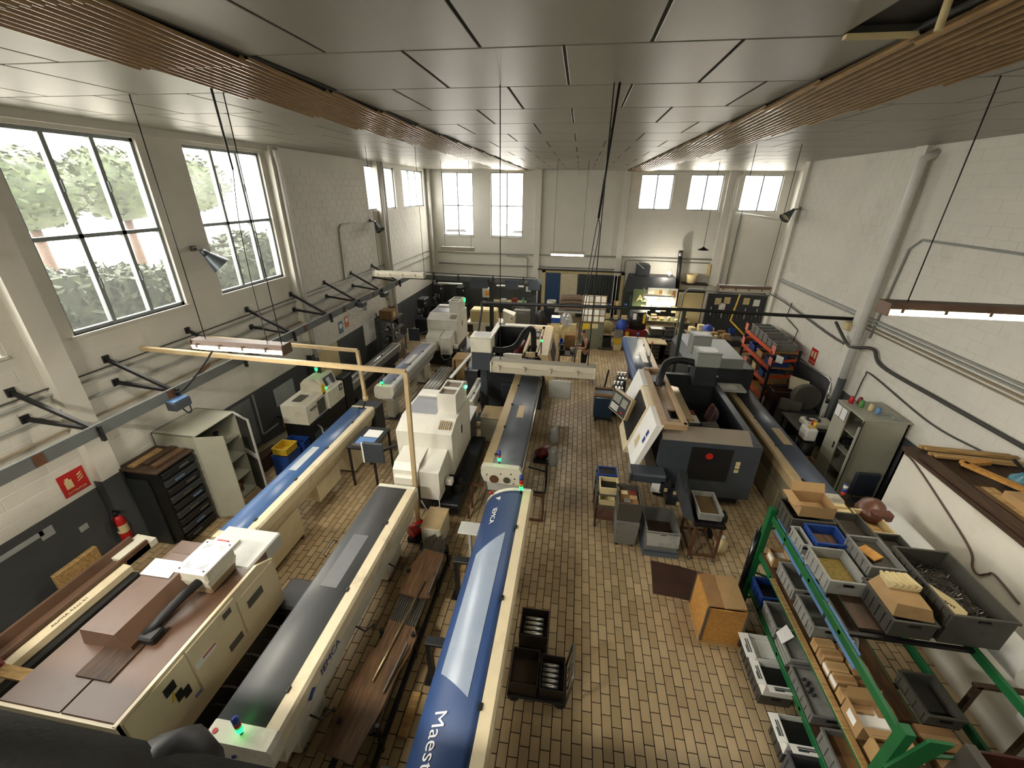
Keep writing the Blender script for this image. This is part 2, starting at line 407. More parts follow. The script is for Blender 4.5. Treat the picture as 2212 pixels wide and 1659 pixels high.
for q in list(blocks(16.4, 21.6, 1.5, 6.9, LW)) + list(blocks(4.85, 10.2, 1.5, 6.9, LW)) + list(blocks(1., 4.4, 1.5, 6.9, LW)):
    block(m, *q, random.uniform(.002, .0045), lambda u, z, d: (XL + d, u, z))
m.o('block_facing', WALL, wl, kind='stuff')
m = MB()
for q in blocks(2., YJ, 1.56, 6.9): block(m, *q, random.uniform(.003, .0055), lambda u, z, d: (XR - d, u, z))
m.o('block_facing', WALL, wr, kind='stuff')
m = MB()
for q in list(blocks(XL, -2.2, 1.62, 6.9, BW)) + list(blocks(2.0, XR2, 1.62, 6.9, BW)): block(m, *q, random.uniform(.0015, .003), lambda u, z, d: (u, YB - d, z))
m.o('block_facing', WALLB, wb, kind='stuff')
# columns on the left wall, painted grey at the foot
for n, yc in enumerate((-1.25, 4.6, 10.45, 16.17, 21.75)):
    c = T(f'trim_{n+1}', None, None, (XL, yc, 0), kind='structure')
    MB().box(XL, XL + .16, yc - .16, yc + .16, 1.62, ZC).o('column', WALL, c)
    MB().box(XL, XL + .165, yc - .165, yc + .165, 0, 1.62).o('column_foot', WAINS, c)
for n, (xc, w) in enumerate(((-2.05, .14), (2.02, .14), (6.62, .22))):
    box(f'trim_{n+10}', WALLB, xc - w, xc + w, YB - .12, YB, 0, ZC, kind='structure')
box('trim_14', WALL, XR - .14, XR, 10.62, 10.95, 0, ZC, kind='structure')
box('trim_15', WALL, XR - .1, XR, YJ - .25, YJ, 0, ZC, kind='structure')
# beam under the ceiling over the left windows
box('trim_16', WALL, XL, XL + .1, YF, 10.4, 6.8, ZC, kind='structure')
# glazing
wc = 0
def window(put, w, bar=.055):
    global wc
    wc += 1
    a0, a1, z0, z1, nc, nr = w
    root = T(f'window_{wc}', None, None, put((a0 + a1) / 2, 0, z0), kind='structure')
    zm = [z0, z1] if nr == 1 else [z0, z0 + (z1 - z0) * .49, z1]
    m = MB()
    def bx(u0, u1, d0, d1, za, zb): m.box(*[c for pr in zip(put(u0, d0, za), put(u1, d1, zb)) for c in pr])
    bx(a0, a1, -.13, -.06, z0, z0 + bar); bx(a0, a1, -.13, -.06, z1 - bar, z1)
    bx(a0, a0 + bar, -.13, -.06, z0, z1); bx(a1 - bar, a1, -.13, -.06, z0, z1)
    m.o('window_frame', STEELW, root)
    for i in range(1, nc):
        u = a0 + (a1 - a0) * i / nc; m = MB(); bx(u - bar * .6, u + bar * .6, -.14, -.05, z0, z1); m.o('mullion', STEELW, root)
    if nr == 2: m = MB(); bx(a0, a1, -.14, -.05, zm[1] - bar * .55, zm[1] + bar * .55); m.o('transom', STEELW, root)
    m = MB(); bx(a0 - .05, a1 + .05, -.06, .03, z0 - .04, z0); m.o('window_sill', WALL, root)
    for i in range(nc):
        for r in range(nr):
            u0 = a0 + (a1 - a0) * i / nc + .01; u1 = a0 + (a1 - a0) * (i + 1) / nc - .01
            m = MB(); bx(u0, u1, -.098, -.092, zm[r] + .01, zm[r + 1] - .01); m.o('pane', WINGL, root)
            if nr == 2 and i: m = MB(); bx(u0 - .012, u0 + .012, -.05, -.02, (zm[r] + zm[r + 1]) / 2 - .1, (zm[r] + zm[r + 1]) / 2 + .06); m.o('window_handle', STEELW, root)
    return root
for w in LW: window(lambda u, d, z: (XL + d, u, z), w)
for w in BW: window(lambda u, d, z: (u, YB - d, z), w, .045)
# daylight portals in the window openings
def portal(loc, rot, sx, sy):
    l = bpy.data.lights.new('window_portal', 'AREA'); l.shape = 'RECTANGLE'; l.size = sx; l.size_y = sy; l.cycles.is_portal = True
    o = bpy.data.objects.new('window_portal', l); COL.objects.link(o); o.location = loc; o.rotation_euler = rot
for w in LW: portal((XL - .2, (w[0] + w[1]) / 2, (w[2] + w[3]) / 2), (PI / 2, 0, -PI / 2), w[1] - w[0], w[3] - w[2])
for w in BW: portal(((w[0] + w[1]) / 2, YB + .2, (w[2] + w[3]) / 2), (-PI / 2, 0, 0), w[1] - w[0], w[3] - w[2])
# ceiling: staggered panels in rows, two corrugated strips
ce = T('ceiling', None, None, (0, 0, ZC), kind='structure')
box('backing', CJOINT, XL - .2, XR2 + .2, YF - .2, YB + .2, ZC + .02, ZC + .08, parent=ce) if False else None
SL0, SL1, SR0, SR1 = -3.70, -2.61, 1.96, 3.06
rows = [3.62 + 1.215 * i for i in range(-6, 16)]
m = MB()
for (a, b) in ((XL - .2, 1.5), (2.0, XR2 + .2)): m.box(a, b, YF - .2, YB + .2, ZC + .012, ZC + .05)
m.box(1.5, 2.0, 3.62, YB + .2, ZC + .012, ZC + .05).box(1.5, 2.0, YF - .2, 2.35, ZC + .012, ZC + .05)
m.o('backing', CJOINT, ce)
MB().tub(1.45, 2.05, 2.3, 3.68, ZC + .05, ZC + .9, .01).o('void_lining', BLACK, ce).matrix_local = Matrix.Translation((0, 0, .0))
for i, y0 in enumerate(rows[:-1]):
    y1 = rows[i + 1]
    if y1 > YB: y1 = YB
    if y0 > YB - .1: break
    off = -1.97 if i % 2 else -1.38
    if i == 5: off = -1.97
    for (a, b) in ((XL, SL0), (SL1, SR0), (SR1, XR if y0 < YJ - .6 else XR2)):
        x = off - 1.18 * 8
        while x < b:
            p, q = max(x, a), min(x + 1.18, b)
            if q - p > .06 and not (i == 5 and p > 1.4 and q < 2.0):
                MB().box(p + .013, q - .013, y0 + .013, y1 - .013, ZC, ZC + .012, .003).o('ceiling_panel', CEIL, ce)
            x += 1.18
    for (a, b) in ((SL0, SL1), (SR0, SR1)):
        nw = 13; N_ = nw * 6; v = []
        for k in range(N_ + 1):
            z = ZC - .002 + .022 * math.sin(2 * PI * nw * k / N_); x = a + .01 + (b - a - .02) * k / N_
            v += [(x, y0 + .004, z), (x, y1 + .03, z - .04), ]
        mm = MB()._a(v, [(2 * k, 2 * k + 2, 2 * k + 3, 2 * k + 1) for k in range(N_)], True)
        mm.o('corrugated_sheet', CORR, ce)
# strip-edge trims
m = MB()
for x in (SL0, SL1, SR0, SR1): m.box(x - .012, x + .012, YF, YB, ZC - .004, ZC + .012)
m.o('strip_edging', CJOINT, ce)
MB().box(1.56, 1.96, 3.55, 3.6, ZC - .03, ZC - .005).o('batten', PAPERO, ce)
MB().cyl((1.86, 3.2, ZC - .1), (1.86, 3.2, ZC + .8), .02).o('hanger_rod', PAPERO, ce)
MB().bar((1.5, 3.3, ZC + .3), (2.02, 2.7, ZC + .3), .03, .03).o('hanger_rod', CJOINT, ce)
# mezzanine the photograph was taken from
mz = T('mezzanine', None, None, (0, -1.5, 4.3), kind='structure')
box('deck', STEELD, XL, XR, YF, .1, 4.15, 4.35, parent=mz)
# outdoors
GR = pm('asphalt outside', 'b9b6ae', .9, var=.1)
HEDGE = pm('hedge leaves', '16260b', .7, var=.5, scale=9, dirt='2f3d12', da=.4, ds=5)
HEDGE2 = pm('tree leaves', '22320f', .7, var=.4, scale=6, dirt='3d4a1a', da=.4, ds=3)
box('ground_outside', GR, -40, XL - TH - .02, -25, 60, 1.6, 1.9, kind='structure')
box('ground_behind', GR, XL - TH - .02, 40, YB + TH + .02, 60, 1.6, 2.2, kind='structure')
TR = []
def bush(name, cx, cy, z0, rx, ry, rz, n, mat, label, cat, seed, grp=None):
    R_ = random.Random(seed); m = MB()
    for i in range(n):
        u = R_.uniform(-1, 1); a = R_.uniform(0, 2 * PI); rr = math.sqrt(1 - u * u) * R_.uniform(.75, 1.0)
        p = Vector((cx + rx * rr * math.cos(a), cy + ry * rr * math.sin(a), z0 + rz * (1 + u * R_.uniform(.8, 1))))
        s_ = R_.uniform(.10, .2); d1 = Vector((R_.uniform(-1, 1), R_.uniform(-1, 1), R_.uniform(-.6, .6))).normalized() * s_
        d2 = Vector((R_.uniform(-1, 1), R_.uniform(-1, 1), R_.uniform(-.6, .6))).normalized() * s_ * .6
        m._a([p - d1, p + d2, p + d1, p - d2], [(0, 1, 2, 3)])
    root = T(name, label, cat, (cx, cy, z0), group=grp); TR.append(root)
    m.o('foliage', mat, root, kind='stuff')
    prof = [(.02, 0)] + [(.86 * math.sin(PI * t / 8), 1 - math.cos(PI * t / 8)) for t in range(1, 8)] + [(.02, 2)]
    c = MB().lathe(prof, n=14); c.v = [(cx + x * rx, cy + y * ry, z0 + z * rz * .95) for x, y, z in c.v]; c.o('crown', mat, root)
hd = T('hedge', 'long clipped green hedge outside the left windows', 'hedge', (-10.6, 10, 1.9))
R_ = random.Random(3); m = MB()
for i in range(9000):
    y = R_.uniform(-3, 26); t = R_.random(); top = 4.12 + .22 * math.sin(y * 1.1) + .12 * math.sin(y * 2.9 + 1) + .035 * max(0, y - 8)
    x = -9.95 - .1 * math.sin(y * 1.7) if t < .55 else R_.uniform(-11.6, -10); z = R_.uniform(1.9, top) if t < .55 else top
    p = Vector((x + R_.uniform(-.12, .12), y, z + R_.uniform(-.1, .1))); s_ = R_.uniform(.08, .17)
    d1 = Vector((R_.uniform(-1, 1), R_.uniform(-1, 1), R_.uniform(-.8, .8))).normalized() * s_; d2 = Vector((R_.uniform(-1, 1), R_.uniform(-1, 1), R_.uniform(-.8, .8))).normalized() * s_ * .6
    m._a([p - d1, p + d2, p + d1, p - d2], [(0, 1, 2, 3)])
m.o('foliage', HEDGE, hd, kind='stuff')
m = MB(); n_ = 60
for k in range(n_): 
    y = -3 + 29 * k / n_; top = 4.05 + .22 * math.sin(y * 1.1) + .12 * math.sin(y * 2.9 + 1) + .035 * max(0, y - 8); m.box(-11.6, -10.02 - .1 * math.sin(y * 1.7), y, y + 29 / n_ + .02, 1.9, top)
m.o('hedge_core', HEDGE, hd)
for i, (x, y, r, h, lab) in enumerate(((-18.5, 12.6, 1.9, 1.3, 'nearest leafy tree beyond the hedge, in the near left window'), (-20, 17.2, 2.0, 1.5, 'second leafy tree beyond the hedge, in the near left window'), (-23, 24, 2.3, 1.6, 'leafy tree beyond the hedge, farthest along the left side'))):
    bush('tree', x, y, 4.6, r, r, h, 1300, HEDGE2, lab, 'tree', 40 + i)
    MB().cyl((x, y, 1.9), (x, y, 5.2), .2, .14).o('trunk', WOODD, TR[-1])
CARP = pm('grey car paint', '70747c', .25, m=.3)
def car(x, y, rz, label):
    r = T('car', label, 'car', (x, y, 2.2))
    b = MB().prism([(-2.1, .25), (-2.15, .7), (-1.9, .95), (-1.2, 1.02), (-.6, 1.48), (.7, 1.5), (1.35, 1.0), (2.05, .85), (2.15, .5), (2.1, .25)], 'y', -.85, .85); b.v = [(x + p[0], y + p[1] * (1 if p[2] < 1.05 else .82), 2.2 + p[2]) for p in b.v]; b.o('body', CARP, r)
    g = MB().prism([(-1.05, 1.05), (-.55, 1.42), (.62, 1.44), (1.15, 1.05)], 'y', -.76, .76); g.v = [(x + p[0], y + p[1], 2.2 + p[2]) for p in g.v]; g.o('side_window', BLACK, r)
    for sx in (-1.35, 1.35):
        for sy in (-.8, .8): MB().cyl((x + sx, y + sy - .1, 2.52), (x + sx, y + sy + .1, 2.52), .32).o('wheel', RUBBER, r)
car(-8.2, 29.5, 0, 'grey parked car outside, seen through the left of the two tall back windows')
car(-3.7, 29.8, 0, 'grey parked car outside, seen through the right of the two tall back windows')
# ================================================================ bar feeders
def beacon(parent, x, y, z, cols=('b', 'r', 'g'), r=.032, pole=.07, white=False):
    b = MB().cyl((x, y, z), (x, y, z + pole), .016 if not white else .014).o('beacon_stem', WHITEM if white else BLACK, parent)
    z += pole; h = .062
    for c in cols[::-1]:
        mt = {'g': LGREEN, 'r': LRED, 'b': LBLUE, 'a': LAMB, 'w': OFFW, 'p': LGREEN2}[c]
        MB().cyl((x, y, z), (x, y, z + h), r).cyl((x, y, z + h), (x, y, z + h + .006), r * 1.06).o('beacon_lens', mt, b); z += h + .006
    MB().lathe([(r, 0), (r * .8, .015), (.001, .02)], (x, y, z), 12).o('beacon_cap', LBLUE if not white else OFFW, b)
def feeder(label, x0, x1, y0, y1, zt, rail, lid, railm, capm, bodym, curve=.25, drop=.26, rw=.14, latches=4, name='bar_feeder', legs=(), capd=.12, skirt=.3):
    w = x1 - x0; X = (lambda u: x0 + u) if rail == 'R' else (lambda u: x1 - u)
    root = T(name, label, 'bar feeder', ((x0 + x1) / 2, (y0 + y1) / 2, 0))
    a = w * curve; n = 10
    out = [(a * (1 - math.cos(PI / 2 * i / n)), zt - drop + drop * math.sin(PI / 2 * i / n)) for i in range(n + 1)] + [(w - rw, zt)]
    inn = [(u + .012, z - .012) for u, z in out][::-1]
    MB().prism([(X(u), z) for u, z in out + [(w - rw, zt - .014)] + inn[1:]], 'y', y0 + .02, y1 - .02, True).o('lid', lid, root)
    MB().prism([(X(u), z) for u, z in ((w - rw + .002, zt + .004), (w - .03, zt + .004), (w, zt - .03), (w, zt - .2), (w - .03, zt - drop - .05), (w - rw + .002, zt - drop - .05))], 'y', y0 + .02, y1 - .02).o('side_rail', railm, root)
    MB().prism([(X(u), z) for u, z in ((.02, zt - drop), (w - rw, zt - drop), (w - .04, zt - drop - .05), (w - .1, zt - drop - skirt), (.12, zt - drop - skirt), (.02, zt - drop - .1))], 'y', y0 + .03, y1 - .03).o('trough', bodym, root)
    cp = [(0, zt - drop - .12), (0, zt - drop)] + [(u, z + .012) for u, z in out] + [(w - .03, zt + .014), (w + .008, zt - .03), (w + .008, zt - drop + .02), (w - .05, zt - drop - .14), (.1, zt - drop - .18)]
    for ya, yb in ((y0 - capd, y0 + .02), (y1 - .02, y1 + .05)): MB().prism([(X(u), z) for u, z in cp], 'y', ya, yb).o('end_cap', capm, root)
    for i in range(latches):
        y = y0 + (y1 - y0) * (i + .3) / latches
        MB().box(X(w - rw - .025), X(w - rw + .02), y - .035, y + .035, zt - .005, zt + .022, .006).o('latch', BLACK, root)
    for (la, lb, wi, zb, lm) in legs:
        MB().box((x0 + x1) / 2 - wi / 2, (x0 + x1) / 2 + wi / 2, la, lb, zb, zt - drop - skirt + .02, .015).o('pedestal', lm, root)
        if zb < .2:
            for fx in (-1, 1):
                for fy in (la + .06, lb - .06): MB().cyl(((x0 + x1) / 2 + fx * (wi / 2 - .03), fy, 0), ((x0 + x1) / 2 + fx * (wi / 2 - .03), fy, zb + .02), .03).o('levelling_foot', STEELD, root)
    return root
# A: big blue one in the middle
fa = feeder('long bar feeder with royal blue curved lid and frosted window, in the middle foreground', -1.30, -.47, .75, 5.78, 1.27, 'R', BLUE, CREAM, OFFW, CREAM, .72, .46, .16, 4,
            legs=((1.0, 1.5, .45, .06, CHAR), (4.6, 5.1, .45, .06, CHAR)), capd=.02)
def lidz(x, x0=-1.30, w=.83, curve=.72, drop=.46, zt=1.27):
    a = w * curve; u = x - x0
    return zt if u >= a else zt - drop + drop * math.sqrt(max(0, 1 - (1 - u / a) ** 2))
def patch(pts, off, th, lz=lidz):  # outline (x,y) draped on the lid, subdivided across x
    v = []; f = []; n = 8
    (ax_, ay_), (bx_, by_), (cx_, cy_), (dx_, dy_) = pts   # near-left, far-left, far-right, near-right
    for i in range(n + 1):
        t = i / n; p = (ax_ + (dx_ - ax_) * t, ay_ + (dy_ - ay_) * t); q = (bx_ + (cx_ - bx_) * t, by_ + (cy_ - by_) * t)
        v += [(p[0], p[1], lz(p[0]) + off), (q[0], q[1], lz(q[0]) + off)]
    for i in range(n): f.append((2 * i, 2 * i + 1, 2 * i + 3, 2 * i + 2))
    m = MB()._a(v, f, True); return m
POLYF = pm('frosted window film', '93a0b3', .25, var=.05, scale=2, dirt='aab6c4', da=.3, ds=1.2)
patch(((-1.16, 2.72), (-1.16, 4.42), (-.78, 4.78), (-.78, 2.45)), .004, .0).o('lid_window', POLYF, fa, label='frosted grey window in the lid')
for yy in (1.9, 3.25, 4.55):
    MB().box(-1.55, -1.18, yy - .06, yy + .06, .78, .83, .01).box(-1.54, -1.48, yy - .05, yy + .05, 0, .8).box(-1.6, -1.4, yy - .09, yy + .09, 0, .02).o('side_bracket', BLACK, fa)
MB().box(-1.62, -1.22, 5.02, 5.3, .86, .885, .008).box(-1.46, -1.42, 5.1, 5.2, 0, .87).o('side_plate', GREYW, fa)
beacon(fa, -.66, 5.68, 1.28, ('b', 'r', 'a', 'g'), .034, .1)
MB().cyl((-1.2, 5.78, 1.12), (-1.21, 5.8, 1.16), .03).o('stop_button', RED, fa)
def lidtext(body, size, y, x, parent, m, sx=1.): 
    z = lidz(x); dz = lidz(x + .03) - lidz(x - .03); tl = math.atan2(dz, .06)
    return text(body, size, m, parent, (x, y, z + .006), Matrix(((0, math.cos(tl), -math.sin(tl)), (-1, 0, 0), (0, math.sin(tl), math.cos(tl)))).to_euler(), sx=sx, ext=.001)
PRW = pm('white print', 'e8e8ea', .5, var=.02)
lidtext('IEMCA', .125, 5.18, -1.05, fa, PRW); lidtext('Maestro', .21, 1.98, -1.03, fa, PRW)
MB().prism([(-1.02, 5.55), (-.99, 5.6), (-1.02, 5.65), (-1.03, 5.62), (-1.08, 5.6), (-1.03, 5.58)], 'z', lidz(-1.02) - .01, lidz(-1.02) + .006).o('logo_mark', PRW, fa)
# B: grey lid, white dirty rail, left foreground
fb = feeder('long bar feeder with flat charcoal grey lid and stained white side, left foreground', -3.33, -2.55, 1.92, 5.68, 1.12, 'R', GREYL, CREAMD, OFFW, OFFW, .12, .22, .17, 3, legs=((2.2, 2.75, .42, .05, OFFW), (4.6, 5.2, .42, .05, OFFW)), capd=.16, skirt=.42)
MB().tube([(-3.31, 1.95, .99), (-3.31, 5.66, .99)], .018).o('lid_hinge', STEEL, fb)
MB().box(-3.12, -2.88, 3.55, 4.5, 1.121, 1.126).o('access_panel', pm('grey lid panel', '626467', .5), fb)
MB().tube([(-3.36, 4.1, 1.02), (-3.42, 4.1, 1.06), (-3.42, 4.4, 1.06), (-3.36, 4.4, 1.02)], .012).o('lid_handle', STEELD, fb)
beacon(fb, -2.92, 1.86, 1.12, ('b', 'r', 'g'), .032, .06)
MB().box(-3.25, -3.13, 1.78, 1.9, 1.085, 1.1).o('stop_plate', LAMB, fb); MB().cyl((-3.19, 1.84, 1.1), (-3.19, 1.84, 1.14), .025).o('stop_button', RED, fb)
MB().prism([(-3.0, .93), (-2.95, .96), (-2.96, .9), (-3.01, .88)], 'y', 1.752, 1.758).o('logo_mark', NAVY, fb)
text('IEMCA', .14, NAVY, fb, (-2.537, 2.78, .98), (PI / 2 - .0, 0, PI / 2), ext=.002)
MB().prism([(2.32, .93), (2.42, .99), (2.46, .94), (2.4, .92), (2.36, .88)], 'x', -2.549, -2.535).o('logo_mark', NAVY, fb)
for k in range(3): MB().tube([(-2.56, 2.3 + k * 1.05, .7), (-2.45, 2.32 + k * 1.05, .6), (-2.42, 2.5 + k * 1.05, .5), (-2.5, 2.55 + k * 1.05, .3)], .012).o('cable', BLACK, fb)
# C: blue lid, cream
fc = feeder('long bar feeder with mid blue lid and rust stained cream body, beside the grey cabinet', -5.27, -4.66, 4.2, 8.42, 1.13, 'R', pm('mid blue lid', '496a9c', .32, var=.06), CREAMD, CREAMD, CREAMD, .08, .16, .16, 4, legs=((4.32, 5.35, .5, .07, CREAM), (5.95, 6.75, .5, .3, CREAM), (7.3, 8.2, .5, .06, CREAM)), skirt=.3)
MB().box(-5.14, -4.99, 5.82, 6.62, 1.131, 1.136).o('lid_window', pm('pale film', 'b4bcc0', .25), fc)
MB().box(-5.24, -4.62, 8.44, 8.85, .35, 1.12, .02).o('end_housing', CHAR, fc)
# D: slate lid, beige rail on the left
fd = feeder('bar feeder with slate lid and beige left edge, before the open-topped middle lathe', -1.53, -.74, 6.55, 10.95, 1.2, 'L', SLATEL, BEIGE, OFFW, GREYW, .1, .2, .2, 4, legs=((6.9, 7.4, .4, .05, CHAR), (9.8, 10.3, .4, .05, CHAR)), capd=.1, skirt=.45)
MB().tube([(-.755, 6.57, 1.1), (-.755, 10.93, 1.1)], .022).o('lid_hinge', STEEL, fd)
MB().box(-1.14, -.98, 8.45, 9.05, 1.201, 1.206).o('name_plate', BEIGE, fd)
for yy in (7.55, 6.7):
    MB().bar((-.72, yy, .5), (-.32, yy, .42), .04, .04).bar((-.32, yy, 0), (-.32, yy, .75 if yy > 7 else .5), .045, .045).bar((-.72, yy - .25, .03), (-.32, yy - .25, .03), .04, .04).bar((-.32, yy - .25, .03), (-.32, yy, .03), .04, .04).o('side_bracket', BLACK if yy > 7 else RUST, fd)
MB().bar((-1.53, 6.62, .6), (-1.78, 6.62, .6), .04, .04).bar((-1.78, 6.62, 0), (-1.78, 6.62, .62), .04, .04).bar((-1.78, 6.3, 0), (-1.78, 6.3, .4), .04, .04).bar((-1.78, 6.3, .38), (-1.78, 6.62, .38), .04, .04).o('side_bracket', RUST, fd)
beacon(fd, -1.2, 6.58, 1.2, ('b', 'r', 'g'), .032, .08)
for q in range(9): MB().cyl((-1.35 + random.random() * .45, 6.449, .9 + random.random() * .18), (-1.35 + random.random() * .45, 6.46, .95), .022).o('bolt_hole', BLACK, fd) if False else None
MB().cyl((-1.28, 6.452, .93), (-1.28, 6.44, .93), .09).o('grease_cover', RUST, fd); MB().cyl((-1.03, 6.452, .93), (-1.03, 6.44, .93), .07).o('grease_cover', STEELD, fd)
for (qx, qz) in ((-1.42, 1.02), (-.95, 1.08), (-.88, .98), (-1.15, 1.06), (-.9, .86)): MB().cyl((qx, 6.452, qz), (qx, 6.443, qz), .014, n=8).o('bolt_hole', BLACK, fd)
text('IEMCA', .11, NAVY, fd, (-1.538, 7.25, 1.05), (PI / 2, 0, -PI / 2), ext=.002)
# E: right
fe = feeder('bar feeder with dull slate blue lid and tan edge, right of the dark lathe', 4.30, 4.98, 6.72, 11.5, 1.15, 'L', pm('dull slate blue lid', '4a5261', .4, var=.06), BEIGE, OFFW, pm('olive cream', '8f866c', .5, dirt='5f553d', da=.2), .12, .2, .17, 4, legs=((7.5, 8.5, .55, .05, pm('olive cream', '8f866c')), (10.2, 11, .5, .05, CHAR)), skirt=.4)
MB().box(4.66, 4.84, 8.35, 9.05, 1.151, 1.156).o('name_plate', BEIGE, fe)
beacon(fe, 4.93, 6.68, 1.15, ('w', 'b', 'r'), .034, .06)
# F: far right, blue flank
ff = feeder('far bar feeder with grey lid and deep blue flank, beyond the dark lathe', 1.88, 2.72, 10.6, 15.2, 1.15, 'R', BLUEG, BEIGE, OFFW, GREYW, .08, .16, .18, 4, legs=((11, 11.5, .4, .05, CHAR), (14, 14.5, .4, .05, CHAR)), skirt=.4)
MB().prism([(1.86, .95), (1.86, 1.1), (1.97, 1.165), (2.0, 1.165), (1.9, .95)], 'y', 10.62, 15.18).o('blue_flank', BLUE, ff, label='deep blue edge strip')
MB().box(2.28, 2.46, 12.7, 13.6, 1.151, 1.156).o('name_plate', OFFW, ff)
beacon(ff, 2.4, 15.1, 1.16, ('b',), .05, .12)
# G: far left white
fg = feeder('far bar feeder with lavender lid and white D-shaped end cap', -5.22, -4.66, 9.72, 13.2, 1.15, 'R', pm('lavender lid', '878ca0', .35, var=.05), GREYW, OFFW, GREYW, .1, .2, .15, 3, legs=((9.85, 10.2, .22, .05, OFFW), (12.3, 12.7, .3, .05, OFFW)), skirt=.3, capd=.14)
MB().box(-5.02, -4.88, 11.3, 12.1, 1.151, 1.156).o('name_plate', OFFW, fg)
beacon(fg, -5.0, 9.66, 1.16, ('b', 'g'), .034, .05)
MB().box(-5.15, -4.72, 9.8, 10.25, 0, .03).o('foot_plate', STEELD, fg)
# H: silver one by the wall
fh = feeder('narrow silver bar feeder along the grey wall behind the small cream lathe', -6.36, -5.92, 9.75, 13.1, 1.1, 'R', pm('silver lid', '9d9d98', .3, m=.5), pm('silver lid', '9d9d98'), OFFW, CHAR, .5, .2, .12, 2, legs=((10, 10.3, .3, .05, CHAR), (12.4, 12.7, .3, .05, CHAR)), skirt=.4)
# low magazine with a brown trough, bottom left
fi = T('bar_magazine', 'long cream bar magazine with open brown oily trough, by the left wall', 'bar feeder', (-6.2, 2.6, 0))
MB().box(-6.5, -5.95, 1.2, 3.5, .7, .92, .02).o('body', BLACK, fi)
MB().prism([(-6.5, 1.12), (-6.46, 1.12), (-6.42, 1.0), (-6.26, 1.0), (-6.22, 1.1), (-6.18, 1.1), (-6.18, .93), (-6.5, .93)], 'y', 1.2, 3.9).o('trough', TAUPE, fi)
MB().prism([(-6.5, 1.05), (-6.18, 1.03), (-6.18, .93), (-6.5, .93)], 'y', 3.55, 4.02).o('trough_tip', OFFW, fi)
MB().prism([(-6.17, 1.04), (-6.05, 1.02), (-6.05, .85), (-6.17, .85)], 'y', 1.6, 3.5).o('side_strip', CREAM, fi)
text('ALPHA 4322 ST', .065, pm('brown print', '5b4a38', .6), fi, (-6.11, 2.75, 1.035), (-.16, 0, PI / 2), ext=.001)
MB().box(-6.45, -6.05, 1.3, 1.7, 0, .75, .01).box(-6.45, -6.05, 3.0, 3.4, 0, .75, .01).o('pedestal', CHAR, fi)
MB().bar((-6.1, 2.0, 1.08), (-5.35, 1.95, 1.2), .12, .03).o('cross_lever', WOODX, fi); MB().cyl((-6.1, 2.02, 1.07), (-6.1, 2.02, 1.15), .06).o('knob', REDD, fi)

# ================================================================ lathes
# L1 cream machine bottom left. top z 1.5
l1 = T('lathe', 'large cream lathe with oily brown top, bottom left corner', 'lathe', (-4.6, 2.2, 0))
MB().box(-5.2, -4.5, 1.6, 3.66, 1.35, 1.5, .008).box(-4.49, -3.9, 1.6, 3.66, 1.35, 1.502, .008).o('top_cover', TAUPE, l1)
MB().prism([(1.58, .55), (3.68, .55), (3.68, 1.36), (3.42, 1.505), (1.58, 1.505)], 'x', -3.9, -3.86).o('front_skin', CREAM, l1)
MB().box(-5.15, -3.9, 1.62, 3.6, .5, 1.36).o('body', CREAM, l1)
MB().box(-5.2, -3.86, 1.57, 1.61, .5, 1.49).o('end_skin', CREAM, l1)
for (ya, yb, za, zb) in ((1.62, 2.28, .62, 1.46), (2.3, 2.98, .78, 1.46), (3.0, 3.64, .78, 1.36)): MB().box(-3.86, -3.845, ya, yb, za, zb, .006).o('door_panel', CREAM, l1)
for (ya, yb, za, zb) in ((3.12, 3.38, 1.08, 1.2), (2.72, 2.93, .82, .92), (2.78, 2.9, 1.32, 1.4)): MB().box(-3.845, -3.838, ya, yb, za, zb).o('vent_grille', pm('grille grey', '55524c', .6), l1)
MB().box(-3.845, -3.838, 1.98, 2.1, 1.22, 1.34).o('isolator', BLACK, l1)
for q in range(2): MB().box(-3.845, -3.836, 2.05 + q * .07, 2.13 + q * .07, 1.02 - q * .06, 1.16 - q * .06, .01).o('lock', BLACK, l1)
MB().prism([(2.0, 1.1), (2.1, 1.1), (2.05, 1.2)], 'x', -3.845, -3.84).o('warning_sign', YELLOW, l1)
MB().box(-3.845, -3.84, 2.32, 2.6, 1.12, 1.2).o('warning_label', PAPER, l1); MB().box(-3.84, -3.838, 2.42, 2.6, 1.17, 1.19).o('label_band', RED, l1)
MB().box(-3.845, -3.84, 2.2, 2.28, .82, .86).o('maker_plate', LBLUEP, l1)
MB().prism([(-4.98, 1.5), (-4.92, 1.74), (-4.5, 1.74), (-4.36, 1.58), (-4.36, 1.5)], 'y', 2.2, 3.15).o('hood', TAUPE, l1)
MB().box(-4.92, -4.42, 2.95, 3.3, 1.5, 1.72, .03).o('hood_end', TAUPE, l1)
MB().box(-4.7, -4.3, 1.9, 2.3, 1.5, 1.52).o('inspection_lid', WOODD, l1)
MB().quad((-4.95, 2.9, 1.748), (-4.55, 2.9, 1.75), (-4.6, 3.14, 1.75), (-4.98, 3.14, 1.748)).o('paper_sheet', PAPER, l1)
MB().tube([(-4.35, 2.35, 1.56), (-4.3, 2.5, 1.62), (-4.25, 2.75, 1.68), (-4.18, 2.95, 1.72)], .055, 10).o('extraction_hose', RUBBER, l1)
MB().box(-4.45, -4.2, 2.28, 2.45, 1.5, 1.6, .02).o('hose_socket', BLACK, l1)
MB().box(-4.75, -3.92, 3.35, 4.0, 1.3, 1.52, .02).o('far_cover', GREYW, l1)
MB().box(-4.7, -4.35, 3.35, 3.75, 1.52, 1.56).o('red_tray', OFFW, l1); MB().box(-4.6, -4.42, 3.42, 3.66, 1.56, 1.62, .01).o('red_box', RED, l1)
MB().box(-5.1, -3.95, 1.66, 3.55, .06, .5).o('plinth', BLACK, l1)
